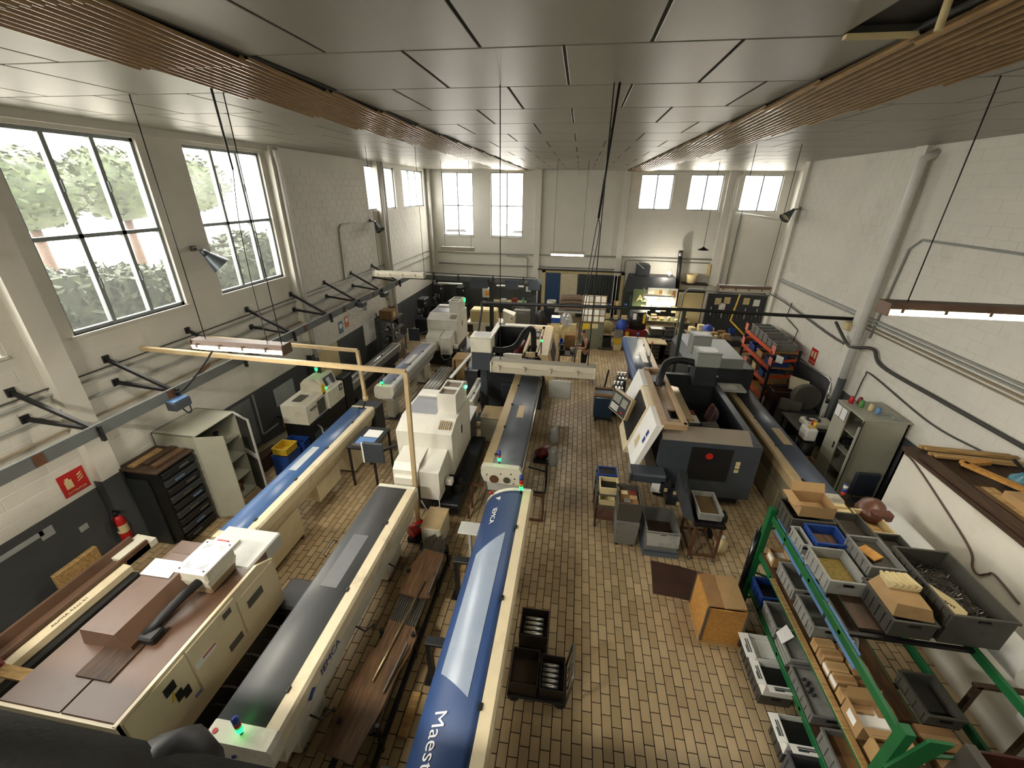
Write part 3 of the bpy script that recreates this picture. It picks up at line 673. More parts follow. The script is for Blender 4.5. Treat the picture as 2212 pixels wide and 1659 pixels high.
for k in range(7): MB().tube([(-3.93, 2.3 + k * .2, .5), (-3.82, 2.35 + k * .2, .42), (-3.78, 2.4 + k * .2, .3), (-3.88, 2.5 + k * .2, .12)], .014).o('hose', STEELD if k % 2 else BLACK, l1)
MB().box(-4.0, -3.6, 3.55, 4.05, .1, .55, .03).o('chip_bin', BLACK, l1)
# collector box standing on L1
mc_ = T('mist_collector', 'cream box mist collector with perforated white lid, on the oily cream lathe', 'mist collector', (-4.2, 3.1, 1.5))
MB().tub(-4.42, -4.06, 2.93, 3.38, 1.56, 1.72, .02, .03).box(-4.42, -4.06, 2.93, 3.38, 1.7, 1.87, .02).o('body', OFFW, mc_)
MB().box(-4.4, -4.08, 2.95, 3.36, 1.5, 1.72, .02).o('lower_tray', pm('brown tinted tray', '8f7c5c', .4), mc_)
MB().box(-4.45, -4.03, 2.9, 3.41, 1.87, 1.89, .008).o('lid', PAPER, mc_)
for (a, b) in ((-4.4, 2.95), (-4.4, 3.36), (-4.08, 2.95), (-4.08, 3.36)): MB().cyl((a, b, 1.885), (a, b, 1.896), .012, n=8).o('lid_bolt', BLACK, mc_)
m = MB()
for (cx, cy, sx, sy) in ((-4.4, 2.95, 1, 1), (-4.08, 2.95, -1, 1), (-4.4, 3.36, 1, -1), (-4.08, 3.36, -1, -1)):
    for i in range(6):
        for j in range(6 - i): m.cyl((cx + sx * (.03 + i * .016), cy + sy * (.03 + j * .016), 1.889), (cx + sx * (.03 + i * .016), cy + sy * (.03 + j * .016), 1.892), .005, n=5)
m.o('vent_holes', BLACK, mc_, kind='stuff')
# Swiss lathe (white) - built at its place, far copy below
def swiss(dx, dy, label, tone):
    l = T('sliding_head_lathe', label, 'lathe', (-2.7 + dx, 7.2 + dy, 0))
    def P(m): m.v = [(x + dx, y + dy, z) for x, y, z in m.v]; return m
    P(MB().prism([(6.72, .72), (6.68, 1.68), (7.06, 1.84), (8.12, 1.84), (8.12, .72)], 'x', -3.3, -2.16)).o('body', tone, l)
    P(MB().box(-3.26, -2.62, 7.16, 7.9, 1.84, 1.848)).o('roof_window', pm('grey roof panel', '8b8c92', .35), l)
    P(MB().box(-3.28, -2.64, 7.9, 8.2, 1.8, 1.9, .03)).o('rear_cover', tone, l)
    P(MB().tub(-2.6, -2.21, 7.24, 7.96, 1.84, 2.27, .03, fl=.36)).o('exhaust_tower', tone, l)
    P(MB().box(-2.57, -2.24, 7.27, 7.93, 2.2, 2.23)).o('tower_grille', pm('tower grille', '85796a', .6), l)
    P(MB().box(-2.57, -2.24, 7.57, 7.63, 2.22, 2.262)).o('tower_crossbar', tone, l)
    P(MB().prism([(6.08, .9), (6.08, 1.2), (6.2, 1.3), (6.72, 1.34), (6.72, .6), (6.4, .6)], 'x', -3.16, -2.66)).o('spindle_cover', tone, l)
    P(MB().prism([(6.08, .58), (6.08, 1.2), (6.72, 1.34), (6.72, .58)], 'x', -2.65, -2.26)).o('gear_cover', tone, l)
    P(MB().box(-3.14, -2.72, 6.0, 6.1, .72, 1.12, .04)).o('spindle_nose', tone, l)
    P(MB().cyl((-2.93, 5.99, .78), (-2.93, 6.02, .78), .09)).o('bar_opening', BLACK, l)
    for (ya, za, zb) in ((6.95, .95, 1.6), (7.25, 1.0, 1.66), (7.85, 1.05, 1.7)): P(MB().box(-2.16, -2.152, ya, ya + .03, za, zb)).o('door_pull', pm('bright white', 'efefea', .4), l)
    P(MB().box(-2.16, -2.152, 7.36, 7.44, 1.32, 1.5)).o('lock', BLACK, l)
    m = MB()
    for k in range(6): m.box(-2.46 + k * .04, -2.435 + k * .04, 6.78, 6.96, 1.73, 1.76)
    m.v = [(x, y, z + (y - 6.78) * .42) for x, y, z in m.v]; P(m).o('vent_slots', pm('vent shade', 'b0a184', .6), l)
    P(MB().box(-3.22, -2.2, 6.4, 8.1, .05, .72)).o('base', BLACK, l)
    P(MB().box(-2.5, -1.98, 6.3, 8.9, .05, .3, .02)).o('chip_tray', CHAR, l)
    P(MB().cyl((-2.1, 6.6, .42), (-2.1, 6.9, .42), .12)).o('pump_motor', BLACK, l)
    P(MB().box(-2.24, -2.1, 6.35, 6.5, .72, .86, .02)).o('terminal_box', tone, l)
    P(MB().tube([(-2.3, 6.1, .75), (-2.25, 6.0, .5), (-2.5, 5.95, .42), (-2.62, 6.0, .6)], .012)).o('cable', GREYW, l)
    MB().cyl((-2.2 + dx, 8.0 + dy, 1.84), (-2.2 + dx, 8.0 + dy, 2.08), .016).o('beacon_post', WHITEM, l)
    beacon(l, -2.2 + dx, 8.0 + dy, 2.06, ('w', 'p') if not dx else ('g', 'g'), .035, .03, True)
    P(MB().box(-4.1, -3.66, 6.72, 6.78, .8, 1.28, .01)).o('monitor', CHAR2, l); P(MB().box(-4.11, -4.08, 6.70, 6.74, .8, 1.28)).o('monitor_edge', PAPER, l)
    P(MB().bar((-3.88, 6.8, 1.0), (-3.3, 7.2, 1.1), .05, .05)).o('monitor_arm', BLACK, l)
    return l
swiss(0, 0, 'white sliding-head lathe with square exhaust tower, behind the grey lidded feeder', WHITEM)
swiss(-2.0, 7.6, 'far white sliding-head lathe with square exhaust tower and lit green beacon', pm('white machine enamel far', 'd3d1c8', .4))
# white guide sheet beside the near Swiss lathe
tr = T('parts_table', 'black parts table with white drawings on top, beside the blue lidded feeder', 'table', (-4.25, 7.3, 0))
MB().box(-4.55, -3.95, 6.85, 7.75, 1.0, 1.03).o('table_top', BLACK, tr)
for (a, b) in ((-4.52, 6.9), (-3.98, 6.9), (-4.52, 7.7), (-3.98, 7.7)): MB().box(a - .02, a + .02, b - .02, b + .02, 0, 1.0).o('leg', BLACK, tr)
MB().box(-4.45, -4.05, 7.0, 7.3, 1.031, 1.034).o('blueprint', LBLUEP, tr); MB().box(-4.4, -4.05, 7.32, 7.62, 1.031, 1.034).o('paper_sheet', PAPER, tr)
MB().box(-4.45, -4.2, 6.9, 6.98, 1.03, 1.07).o('tool', STEELD, tr)
# L6 small cream lathe by the left wall
l6 = T('small_lathe', 'small cream lathe with sloping front window and control panel, beside the fire extinguisher', 'lathe', (-6.3, 8.4, 0))
MB().prism([(7.68, .95), (7.68, 1.42), (8.5, 1.44), (8.5, .95)], 'x', -6.58, -5.93).o('guard', OFFW, l6)
MB().prism([(-6.58, 1.4), (-6.55, 1.62), (-6.45, 1.72), (-6.2, 1.72), (-6.05, 1.6), (-5.95, 1.4)], 'y', 8.48, 8.95).o('head_cover', OFFW, l6)
MB().box(-6.42, -6.2, 7.9, 8.25, 1.43, 1.445).o('top_window', pm('olive glass', '55574c', .2), l6)
MB().box(-5.935, -5.92, 8.1, 8.42, 1.0, 1.36, .005).o('front_window', pm('olive glass', '55574c'), l6)
MB().box(-5.93, -5.9, 7.8, 8.05, 1.26, 1.3, .008).o('handle', STEELD, l6)
MB().box(-5.93, -5.9, 8.0, 8.4, .95, .98).o('lower_handle', BLUEG, l6)
MB().box(-6.5, -5.88, 8.5, 9.25, .95, 1.42, .02).o('headstock', OFFW, l6)
MB().prism([(-5.98, 1.4), (-6.08, 1.74), (-6.22, 1.74), (-6.3, 1.4)], 'y', 8.55, 9.15).o('control_panel', OFFW, l6)
MB().hexa([(-5.99, 8.68, 1.46), (-5.985, 8.68, 1.46), (-5.985, 9.1, 1.46), (-5.99, 9.1, 1.46), (-6.07, 8.68, 1.7), (-6.062, 8.68, 1.7), (-6.062, 9.1, 1.7), (-6.07, 9.1, 1.7)]).o('panel_face', CHAR, l6)
MB().hexa([(-5.99, 8.78, 1.5), (-5.978, 8.78, 1.5), (-5.978, 8.92, 1.5), (-5.99, 8.92, 1.5), (-6.06, 8.78, 1.66), (-6.045, 8.78, 1.66), (-6.045, 8.92, 1.66), (-6.06, 8.92, 1.66)]).o('screen', pm('pale screen', '9aa0a8', .3), l6)
for q in range(2): MB().cyl((-5.98, 8.6 + q * .05, 1.48), (-5.96, 8.6 + q * .05, 1.48), .014, n=8).o('green_button', LGREEN, l6)
MB().box(-5.95, -5.93, 8.4, 8.52, 1.4, 1.66).o('warning_sign', YELLOW, l6)
text('20', .12, PRW, l6, (-5.872, 9.1, 1.3), (PI / 2, 0, PI / 2)); MB().box(-5.88, -5.875, 9.02, 9.18, 1.22, 1.38).o('number_plate', BLACK, l6)
MB().box(-6.6, -5.9, 7.72, 9.25, .05, .96).o('base', BLACK, l6)
beacon(l6, -6.3, 8.85, 1.72, ('w', 'g'), .035, .12, True)
MB().box(-6.15, -5.9, 9.3, 9.75, .1, 1.45, .02).o('end_unit', BLACK, l6)
MB().box(-5.9, -5.6, 7.75, 8.0, .1, .7).o('chip_guide', CHAR, l6); MB().tube([(-5.88, 7.9, .85), (-5.75, 7.85, .8), (-5.7, 7.8, .7), (-5.62, 7.78, .66)], .02).o('coolant_pipe', STEEL, l6)
# L4 middle lathe with open top
l4 = T('open_top_lathe', 'open-topped grey and cream lathe in the middle, behind the slate lidded feeder', 'lathe', (-1.6, 12.4, 0))
MB().box(-2.55, -.75, 11.1, 13.9, .05, .9).o('base', CHAR2, l4)
MB().box(-2.6, -2.5, 11.05, 13.95, .05, 1.75).box(-2.6, -.75, 13.8, 13.95, .9, 1.75).box(-2.6, -.75, 11.05, 11.2, .6, 1.62).o('casing', CHAR, l4)
MB().box(-2.62, -.7, 13.72, 13.98, 1.75, 1.8, .01).box(-2.62, -2.46, 11.05, 13.72, 1.75, 1.8, .01).o('rim', OFFW, l4)
MB().box(-2.52, -2.3, 13.76, 13.94, 1.795, 1.806).o('rim_opening', BLACK, l4)
MB().box(-1.34, -1.26, 11.1, 13.75, 1.72, 1.85).box(-.98, -.9, 11.1, 13.75, 1.72, 1.82).box(-1.3, -.9, 11.1, 11.2, 1.7, 1.82).box(-1.3, -.9, 12.0, 12.6, 1.68, 1.74).box(-1.3, -.9, 13.45, 13.75, 1.7, 1.82).o('slide_tray', BEIGE, l4)
MB().prism([(-.92, 1.82), (-.62, 1.82), (-.38, .9), (-.45, .35), (-.6, .35), (-.62, .9), (-.8, 1.7)], 'y', 11.0, 13.8).o('sloping_front', BEIGE, l4)
MB().hexa([(-.49, 11.7, 1.25), (-.46, 11.7, 1.25), (-.46, 13.0, 1.25), (-.49, 13.0, 1.25), (-.605, 11.7, 1.7), (-.575, 11.7, 1.7), (-.575, 13.0, 1.7), (-.605, 13.0, 1.7)]).o('door_window', BLACK, l4)
MB().box(-1.9, -1.36, 11.08, 11.16, 1.55, 1.76).box(-2.4, -2.15, 11.1, 11.35, 1.7, 1.74).o('front_cover', OFFW, l4)
MB().box(-2.0, -1.4, 11.4, 13.6, .9, 1.2).o('bed', STEELD, l4)
MB().cyl((-1.55, 12.9, 1.5), (-1.75, 12.4, 1.2), .16).o('turret', REDD, l4)
for k in range(8): MB().tube([(-2.2 + k * .08, 12.0, 1.0), (-2.1 + k * .09, 12.4, 1.5 - .03 * k), (-1.9 + k * .06, 12.9, 1.3), (-1.7, 13.3, 1.1)], .018).o('hose', [BLACK, REDD, STEELD][k % 3], l4)
MB().box(-1.22, -1.0, 11.3, 11.9, 1.5, 1.7, .04).box(-1.25, -.98, 12.65, 13.1, 1.5, 1.8, .05).box(-1.2, -1.0, 13.1, 13.4, 1.6, 1.84, .05).o('spindle_unit', GREYP, l4)
MB().box(-1.95, -1.3, 10.98, 11.05, .1, .85, .01).o('front_door', CHAR2, l4)
beacon(l4, -.82, 11.15, 1.82, ('r', 'g'), .03, .35)
MB().box(-.55, .1, 10.9, 11.0, .55, 1.1, .02).o('side_shield', GREYW, l4)
MGREY = pm('collector grey', '8b8f8a', .45, var=.05)
def mist(dx, dy, z0, label, w, d, top, lower, hose, z1, name='mist_collector'):
    r = T(name, label, 'mist collector', (dx + w / 2, dy + d / 2, 0))
    MB().box(dx, dx + w, dy, dy + d, z0, z1, .015).o('body', top, r)
    MB().box(dx - .01, dx + w + .01, dy - .01, dy + d + .01, z1, z1 + .03, .01).o('lid', top, r)
    MB().prism([(dx + .06, dy + .12), (dx + .14, dy + .05), (dx + w - .14, dy + .05), (dx + w - .06, dy + .12), (dx + w - .06, dy + d - .12), (dx + w - .14, dy + d - .05), (dx + .14, dy + d - .05), (dx + .06, dy + d - .12)], 'z', z1 + .03, z1 + .036).o('filter_plate', PAPER if top is OFFW else GREYW, r)
    if lower: MB().box(dx + .02, dx + w - .02, dy + .02, dy + d - .02, z0 - .5, z0).o('lower_cabinet', lower, r)
    if hose: MB().tube(hose, .085, 12).o('hose', RUBBER, r)
    return r
def curve(pts, n=8):
    P_ = [Vector(p) for p in pts]; o = []
    for i in range(len(P_) - 1):
        a, b, c, d = P_[max(i - 1, 0)], P_[i], P_[i + 1], P_[min(i + 2, len(P_) - 1)]
        for k in range(n):
            t = k / n; o.append(tuple(.5 * ((2 * b) + (c - a) * t + (2 * a - 5 * b + 4 * c - d) * t * t + (3 * b - a - 3 * c + d) * t ** 3)))
    return o + [tuple(P_[-1])]
mA = mist(-2.62, 10.15, 2.1, 'white and slate mist collector on a post, with black hose to the middle lathe', .56, .5, OFFW, CHAR2, curve([(-2.08, 10.4, 2.12), (-1.8, 10.5, 2.08), (-1.5, 10.8, 2.12), (-1.3, 11.3, 2.38), (-1.12, 11.6, 2.35), (-1.08, 11.7, 1.72)]), 2.5)
MB().box(-2.4, -2.22, 10.3, 10.48, 0, 1.62).o('post', CHAR2, mA); MB().box(-2.55, -2.05, 10.15, 10.65, 0, .02).o('base_plate', CHAR2, mA)
tk = T('coolant_tank', 'white coolant tank with yellowed lid, left of the slate lidded feeder', 'tank', (-1.85, 9.35, 0))
MB().box(-2.15, -1.6, 9.1, 9.75, .03, .72, .02).o('body', OFFW, tk); MB().box(-2.17, -1.58, 9.08, 9.77, .72, .75, .01).o('lid', BEIGE, tk)
# L5 big dark lathe right
l5 = T('slant_bed_lathe', 'big charcoal slant-bed lathe with open top and white sloping door, right of the aisle', 'lathe', (2.8, 8.8, 0))
MB().box(2.0, 3.7, 7.6, 10.3, .05, .7).o('base', BLACK, l5)
MB().prism([(1.9, 1.0), (1.9, 1.6), (3.78, 1.6), (3.78, .35), (2.5, .35)], 'y', 7.36, 7.46).o('end_panel', CHAR2, l5)
MB().hexa([(1.92, 7.37, 1.6), (3.6, 7.37, 1.6), (3.55, 7.6, 1.8), (1.92, 7.6, 1.8), (1.92, 7.38, 1.61), (3.6, 7.38, 1.61), (3.55, 7.61, 1.815), (1.92, 7.61, 1.815)]).o('end_ledge', pm('brown grey ledge', '7d7264', .45), l5)
MB().box(3.6, 3.78, 7.4, 7.9, 1.0, 1.55).o('corner_pocket', BLACK, l5)
MB().box(2.5, 3.27, 7.345, 7.362, .75, 1.5).o('end_window', BLACK, l5); MB().cyl((2.85, 7.34, 1.32), (2.85, 7.35, 1.32), .07).o('red_plug', LRED, l5)
for (zz) in (1.02, 1.12, 1.2): MB().box(3.37, 3.45, 7.35, 7.362, zz - .03, zz + .04).o('warning_label', PAPERO, l5)
MB().box(3.7, 3.78, 7.46, 10.4, .4, 1.55).box(2.0, 3.75, 10.3, 10.42, .3, 1.8).o('rear_panel', CHAR, l5)
MB().box(3.66, 3.8, 7.5, 10.35, 1.55, 1.58).o('rear_edge', CHAR2, l5)
MB().hexa([(1.42, 7.36, .85), (1.5, 7.36, .8), (1.5, 8.2, .8), (1.42, 8.2, .85), (1.76, 7.36, 1.9), (1.9, 7.36, 1.9), (1.9, 8.2, 1.9), (1.76, 8.2, 1.9)]).o('white_panel', PAPER, l5, label='white front panel with blue logo')
MB().hexa([(1.42, 9.3, .85), (1.5, 9.3, .8), (1.5, 10.25, .8), (1.42, 10.25, .85), (1.76, 9.3, 1.9), (1.9, 9.3, 1.9), (1.9, 10.25, 1.9), (1.76, 10.25, 1.9)]).o('white_panel', PAPER, l5)
MB().hexa([(1.34, 8.2, .7), (1.46, 8.2, .66), (1.46, 9.3, .66), (1.34, 9.3, .7), (1.73, 8.2, 1.88), (1.86, 8.2, 1.88), (1.86, 9.3, 1.88), (1.73, 9.3, 1.88)]).o('sliding_door', CREAM, l5)
MB().hexa([(1.4, 8.28, .95), (1.43, 8.28, .95), (1.43, 9.2, .95), (1.4, 9.2, .95), (1.675, 8.28, 1.8), (1.71, 8.28, 1.8), (1.71, 9.2, 1.8), (1.675, 9.2, 1.8)]).o('door_window', BLACK, l5)
m = MB()
for (a, b) in ((.35, .47), (.5, .62)):
    m.quad((1.425 + .335 * (a + .05) - .004, 7.5, .85 + 1.05 * (a + .15)), (1.425 + .335 * (a + .05) - .004, 7.62, .85 + 1.05 * (a + .15)), (1.425 + .335 * (b + .03) - .004, 7.62, .85 + 1.05 * (b + .15)), (1.425 + .335 * (b + .03) - .004, 7.5, .85 + 1.05 * (b + .15)))
m.v = [(1.42 + (z - .85) * .324 - .004, y, z) for x, y, z in m.v]; m.o('logo_mark', NAVY, l5)
m = MB().quad((0, 7.75, 1.1), (0, 7.98, 1.14), (0, 7.94, 1.36), (0, 7.78, 1.32)); m.v = [(1.42 + (z - .85) * .324 - .006, y, z) for x, y, z in m.v]; m.o('paper_note', PAPERO, l5)
MB().box(1.86, 2.0, 7.4, 10.3, 1.86, 1.92).box(2.28, 2.36, 7.4, 10.3, 1.84, 1.95).box(1.9, 2.34, 7.36, 7.48, 1.84, 1.95).box(1.9, 2.34, 10.2, 10.3, 1.84, 1.95).o('top_tray_rim', pm('tan rim', 'a58a66', .5, dirt='7d6244', da=.2), l5)
MB().box(1.98, 2.3, 7.46, 7.75, 1.84, 1.87).box(1.98, 2.1, 7.75, 9.75, 1.84, 1.87).box(2.1, 2.3, 8.15, 9.4, 1.84, 1.87).box(1.98, 2.3, 9.75, 10.2, 1.84, 1.87).o('top_tray', pm('greasy tray', '97826a', .45, var=.25, scale=14), l5)
MB().box(1.98, 2.32, 7.46, 10.2, 1.5, 1.52).o('tray_void', BLACK, l5)
MB().cyl((2.12, 9.65, 1.9), (2.12, 9.65, 1.91), .2).o('hose_flange', GREYP, l5)
MB().hexa([(2.42, 7.9, 1.72), (2.6, 7.9, 1.72), (2.6, 9.5, 1.72), (2.42, 9.5, 1.72), (2.42, 7.9, 1.83), (2.6, 7.9, 1.8), (2.6, 9.5, 1.8), (2.42, 9.5, 1.83)]).o('way_cover', pm('polished tan steel', 'b39a73', .25, m=.5), l5)
MB().box(2.5, 2.72, 7.86, 8.2, 1.7, 1.76).o('way_end', STEEL, l5)
MB().box(2.4, 3.6, 7.6, 10.2, .7, 1.0).o('sump', BLACK, l5)
for k in range(7): MB().bar((2.9 + .0 * k, 8.0 + .06 * k, 1.5), (3.2, 7.95 + .06 * k, 1.55), .02, .05).o('turret_fin', STEELD, l5)
MB().cyl((3.1, 8.0, 1.15), (3.1, 8.4, 1.15), .28).o('turret', CHAR, l5)
for k in range(6): MB().tube(curve([(3.1, 8.3 + .1 * k, 1.4), (3.3, 8.6 + .1 * k, 1.6), (3.4, 9.2, 1.5), (3.5, 9.8, 1.2)], 4), .02).o('hose', [BLACK, RUBBER, REDD][k % 3], l5)
MB().box(2.7, 2.8, 8.5, 8.7, 1.5, 1.62).o('red_motor', REDD, l5)
MB().tube([(2.02, 10.2, 1.9), (2.0, 10.3, 2.3), (2.02, 10.35, 2.55)], .008).o('lance', STEELD, l5); MB().cyl((2.02, 10.35, 2.55), (2.02, 10.35, 2.62), .02).o('lance_tip', LRED, l5)
cpn = MB().box(-.34, .34, -.06, .06, -.26, .26, .015); cpr = Matrix.Translation((1.28, 8.95, 1.5)) @ Matrix.Rotation(math.radians(-62), 4, 'Z') @ Matrix.Rotation(math.radians(-18), 4, 'X')
cpn.xf(cpr).o('control_cabinet', BEIGE, l5)
MB().box(-.31, .31, -.068, -.06, -.23, .23).xf(cpr).o('panel_face', CHAR, l5)
MB().box(-.27, .0, -.075, -.066, 0, .18).xf(cpr).o('screen', pm('olive screen', '8f9184', .2), l5); MB().box(.05, .26, -.075, -.066, -.02, .17).xf(cpr).o('key_field', pm('olive screen', '8f9184'), l5)
m = MB()
for i in range(7):
    for j in range(3): m.box(-.27 + i * .042, -.24 + i * .042, -.078, -.066, -.19 + j * .05, -.155 + j * .05)
m.xf(cpr).o('key_rows', PAPER, l5, kind='stuff')
MB().cyl((.2, -.07, -.14), (.2, -.09, -.14), .03).xf(cpr).o('stop_button', LRED, l5)
MB().bar((1.3, 8.95, 1.45), (1.62, 9.2, 1.5), .06, .06).o('panel_arm', STEELD, l5)
MB().box(1.35, 2.05, 7.0, 7.36, .78, .98, .03).o('conveyor_snout', CHAR2, l5); MB().box(1.33, 1.37, 6.98, 7.36, .76, 1.0).o('snout_rim', STEEL, l5)
MB().quad((1.78, 7.02, .58), (1.98, 7.0, .58), (2.0, 7.01, .8), (1.79, 7.03, .8)).o('paper_note', PAPER, l5)
MB().box(1.95, 2.15, 7.0, 7.3, .6, .85).box(2.1, 2.35, 6.95, 7.25, .35, .55).o('coolant_unit', CHAR, l5)
for q in ((2.02, .75), (2.2, .7), (2.3, .45)): MB().box(q[0], q[0] + .06, 6.94, 6.952, q[1] - .08, q[1]).o('warning_label', PAPERO, l5)
mB = mist(3.05, 10.0, 2.15, 'grey mist collector on the big charcoal lathe, with black hose to its tray', .56, .48, MGREY, CHAR, curve([(3.08, 10.2, 2.18), (2.7, 10.15, 2.25), (2.35, 9.9, 2.25), (2.18, 9.55, 2.1), (2.12, 9.35, 1.85)]), 2.5)
MB().box(3.1, 3.58, 10.45, 10.85, 0, 1.66).o('pedestal', BLACK, mB)
# machine behind with its own collector
l7 = T('rear_lathe', 'charcoal lathe with long pale grey roof box, behind the grey mist collector', 'lathe', (3.9, 12.2, 0))
MB().box(3.2, 4.9, 11.1, 13.4, .05, 1.75, .02).o('casing', CHAR, l7)
MB().box(3.95, 4.55, 11.0, 12.7, 1.76, 2.05, .02).o('roof_box', MGREY, l7)
MB().hexa([(3.2, 11.0, 1.75), (3.9, 11.0, 1.75), (3.9, 13.4, 1.75), (3.2, 13.4, 1.75), (3.35, 11.0, 1.95), (3.9, 11.0, 1.95), (3.9, 13.4, 1.95), (3.35, 13.4, 1.95)]).o('sloping_cover', CHAR2, l7)
MB().box(3.9, 4.6, 10.55, 11.0, 1.3, 1.36).o('shelf', GREYW, l7); MB().box(4.0, 4.4, 10.6, 10.9, 1.36, 1.365).o('paper_sheet', PAPER, l7)
mist(3.3, 11.5, 1.96, 'smaller grey mist collector standing on the rear charcoal lathe', .5, .45, MGREY, None, None, 2.45, 'mist_collector')
# ================================================================ hanging lamps
LMET = pm('lamp housing', '6b5444', .45, var=.1)
LMETW = pm('white lamp housing', 'bdb6a4', .5, var=.08, dirt='8a7c62', da=.2)
def fluor(label, x0, x1, y, z, lit, hooks, mat=LMETW, power=0, name='fluorescent_lamp', zc=ZC):
    r = T(name, label, 'lamp', ((x0 + x1) / 2, y, z))
    MB().prism([(y - .07, z + .1), (y + .07, z + .1), (y + .09, z + .03), (y - .09, z + .03)], 'x', x0, x1).o('housing', mat, r)
    if lit:
        for d in (-.045, .045): MB().cyl((x0 + .04, y + d, z + .01), (x1 - .04, y + d, z + .01), .019).o('tube', LAMPW, r)
        MB().prism([(y - .1, z + .035), (y - .09, z - .03), (y + .09, z - .03), (y + .1, z + .035), (y + .094, z + .035), (y + .084, z - .024), (y - .084, z - .024), (y - .094, z + .035)], 'x', x0, x1).o('diffuser', CLEARP, r)
    else:
        MB().prism([(y - .1, z + .035), (y - .085, z - .04), (y + .085, z - .04), (y + .1, z + .035)], 'x', x0, x1).o('diffuser', LMETW, r)
    for e in (x0, x1): MB().box(e - .012, e + .012, y - .1, y + .1, z - .04, z + .1, .008).o('end_plate', mat, r)
    for k in range(4): MB().box(x0 + (x1 - x0) * (k + .3) / 4 - .015, x0 + (x1 - x0) * (k + .3) / 4 + .015, y - .108, y - .09, z - .0, z + .06).o('clip', mat, r)
    for h in hooks: MB().cyl((h, y, z + .1), (h, y, zc), .006, n=6).o('hanging_wire', BLACK, r)
    if power:
        l = bpy.data.lights.new('tube_light', 'AREA'); l.shape = 'RECTANGLE'; l.size = x1 - x0; l.size_y = .12; l.energy = power; l.color = (1, .92, .78)
        o = bpy.data.objects.new('tube_light', l); COL.objects.link(o); o.location = ((x0 + x1) / 2, y, z - .05); o['kind'] = 'helper'
    return r
fluor('lit hanging fluorescent lamp in front of the left windows, above the cream pipe frame', -5.17, -3.79, 4.8, 4.0, True, (-5.0, -3.85), LMET, 8)
fluor('unlit hanging fluorescent lamp over the slate lidded feeder in the centre', -.95, .31, 4.75, 4.0, False, (-.85, .22), LMETW)
fluor('lit hanging fluorescent lamp at the right edge, in front of the right wall', 3.18, 4.75, 4.8, 4.92, True, (3.38, 4.6), LMET, 8)
fluor('unlit hanging fluorescent lamp over the left cable tray bend', -5.2, -3.85, 10.45, 3.98, False, (-5.05, -3.85), LMETW)
fluor('unlit brown hanging fluorescent lamp by the right corner, left of the right wall', 3.3, 4.42, 10.4, 3.98, False, (3.45, 4.3), LMET)
fluor('small unlit hanging fluorescent lamp below the two tall back windows', -5.03, -3.8, 15.7, 4.0, False, (-4.9, -3.9), LMETW)
fluor('small lit hanging fluorescent lamp in front of the plain middle of the back wall', -.93, .23, 15.25, 4.0, True, (-.84, .15), LMETW, 18)
fluor('small lit fluorescent lamp low over the notice-covered bench at the back', 2.95, 4.15, 18.5, 1.95, True, (), LMETW, 9)
MB().bar((3.0, 18.5, 2.05), (3.0, 19.1, 2.2), .03, .03).bar((4.1, 18.5, 2.05), (4.1, 19.1, 2.2), .03, .03).o('lamp_bracket', STEELD, bpy.data.objects['fluorescent_lamp.007'])
for i, (x, y) in enumerate(((-4.5, -1.2), (-.3, -1.2), (3.9, -1.2))):
    fluor(['left', 'middle', 'right'][i] + ' fluorescent lamp of the row behind the viewpoint', x - .65, x + .65, y, 6.4, True, (x - .5, x + .5), LMETW, (130, 6, 18)[i], zc=ZC) 
# cable hanging in the middle with a plug
m = MB().cyl((.27, 4.75, ZC), (.19, 4.8, 5.75), .012)
hc = T('hanging_cable', 'black cable hanging from the ceiling in the middle of the hall', 'cable', (.2, 4.8, 3.9)); m.o('rod', BLACK, hc)
MB().tube(curve([(.19, 4.8, 5.75), (.17, 4.8, 5.6), (.12, 4.82, 5.0), (.08, 4.85, 4.4), (.02, 4.86, 4.1)]), .005, 6).tube(curve([(.19, 4.8, 5.75), (.21, 4.8, 5.6), (.15, 4.82, 5.0), (.1, 4.85, 4.4), (.05, 4.86, 4.1)]), .005, 6).o('cord', BLACK, hc)
hc2 = T('ceiling_cable', 'long black cord hanging in front of the second left window', 'cable', (-5.3, 6.4, 6.1))
MB().cyl((-3.83, 4.62, ZC), (-4.2, 5.1, 6.2), .012).o('rod', BLACK, hc2); MB().tube(curve([(-4.2, 5.1, 6.2), (-4.25, 5.05, 5.6), (-4.2, 4.95, 4.8), (-4.1, 4.85, 4.1)]), .006, 6).o('cord', BLACK, hc2)
# wall lamps
def wlamp(label, base, aim, s=1.):
    r = T('wall_floodlight', label, 'lamp', base); b = Vector(base); a = Vector(aim).normalized()
    MB().box(b.x - .04, b.x + .04, b.y - .05, b.y + .05, b.z - .05, b.z + .05, .01).o('mount', STEELD, r)
    p = b + Vector((.16 if base[0] < 0 else -.16, 0, -.03)) * s
    MB().cyl(b, p, .02).o('arm', STEELD, r)
    q = p + a * .12 * s; e = p + a * .42 * s
    MB().cyl(p, q, .05 * s, .07 * s).cyl(q, e, .08 * s, .19 * s, 20, cap=False).o('shade', pm('lamp shade grey', '4a5358', .35, m=.4), r)
    MB().cyl(e - a * .06, e - a * .05, .165 * s, n=20).o('reflector', STEEL, r)
    MB().lathe([(.001, .12), (.05, .06), (.05, 0)], tuple(e - a * .14)).o('bulb', OFFW, r)
wlamp('grey cone floodlight between the two near left windows', (-7.5, 7.55, 4.9), (.55, .35, -.75))
wlamp('grey cone floodlight on the left block wall beside its conduit', (-7.5, 15.25, 4.97), (.6, -.25, -.75), .9)
wlamp('dark cone floodlight high at the end of the right wall', (XR - .12, 15.3, 5.6), (-.7, -.3, -.7), .9)
hl = T('pendant_lamp', 'small black pendant lamp hanging near the back right windows', 'lamp', (4.05, 15.0, 4.3))
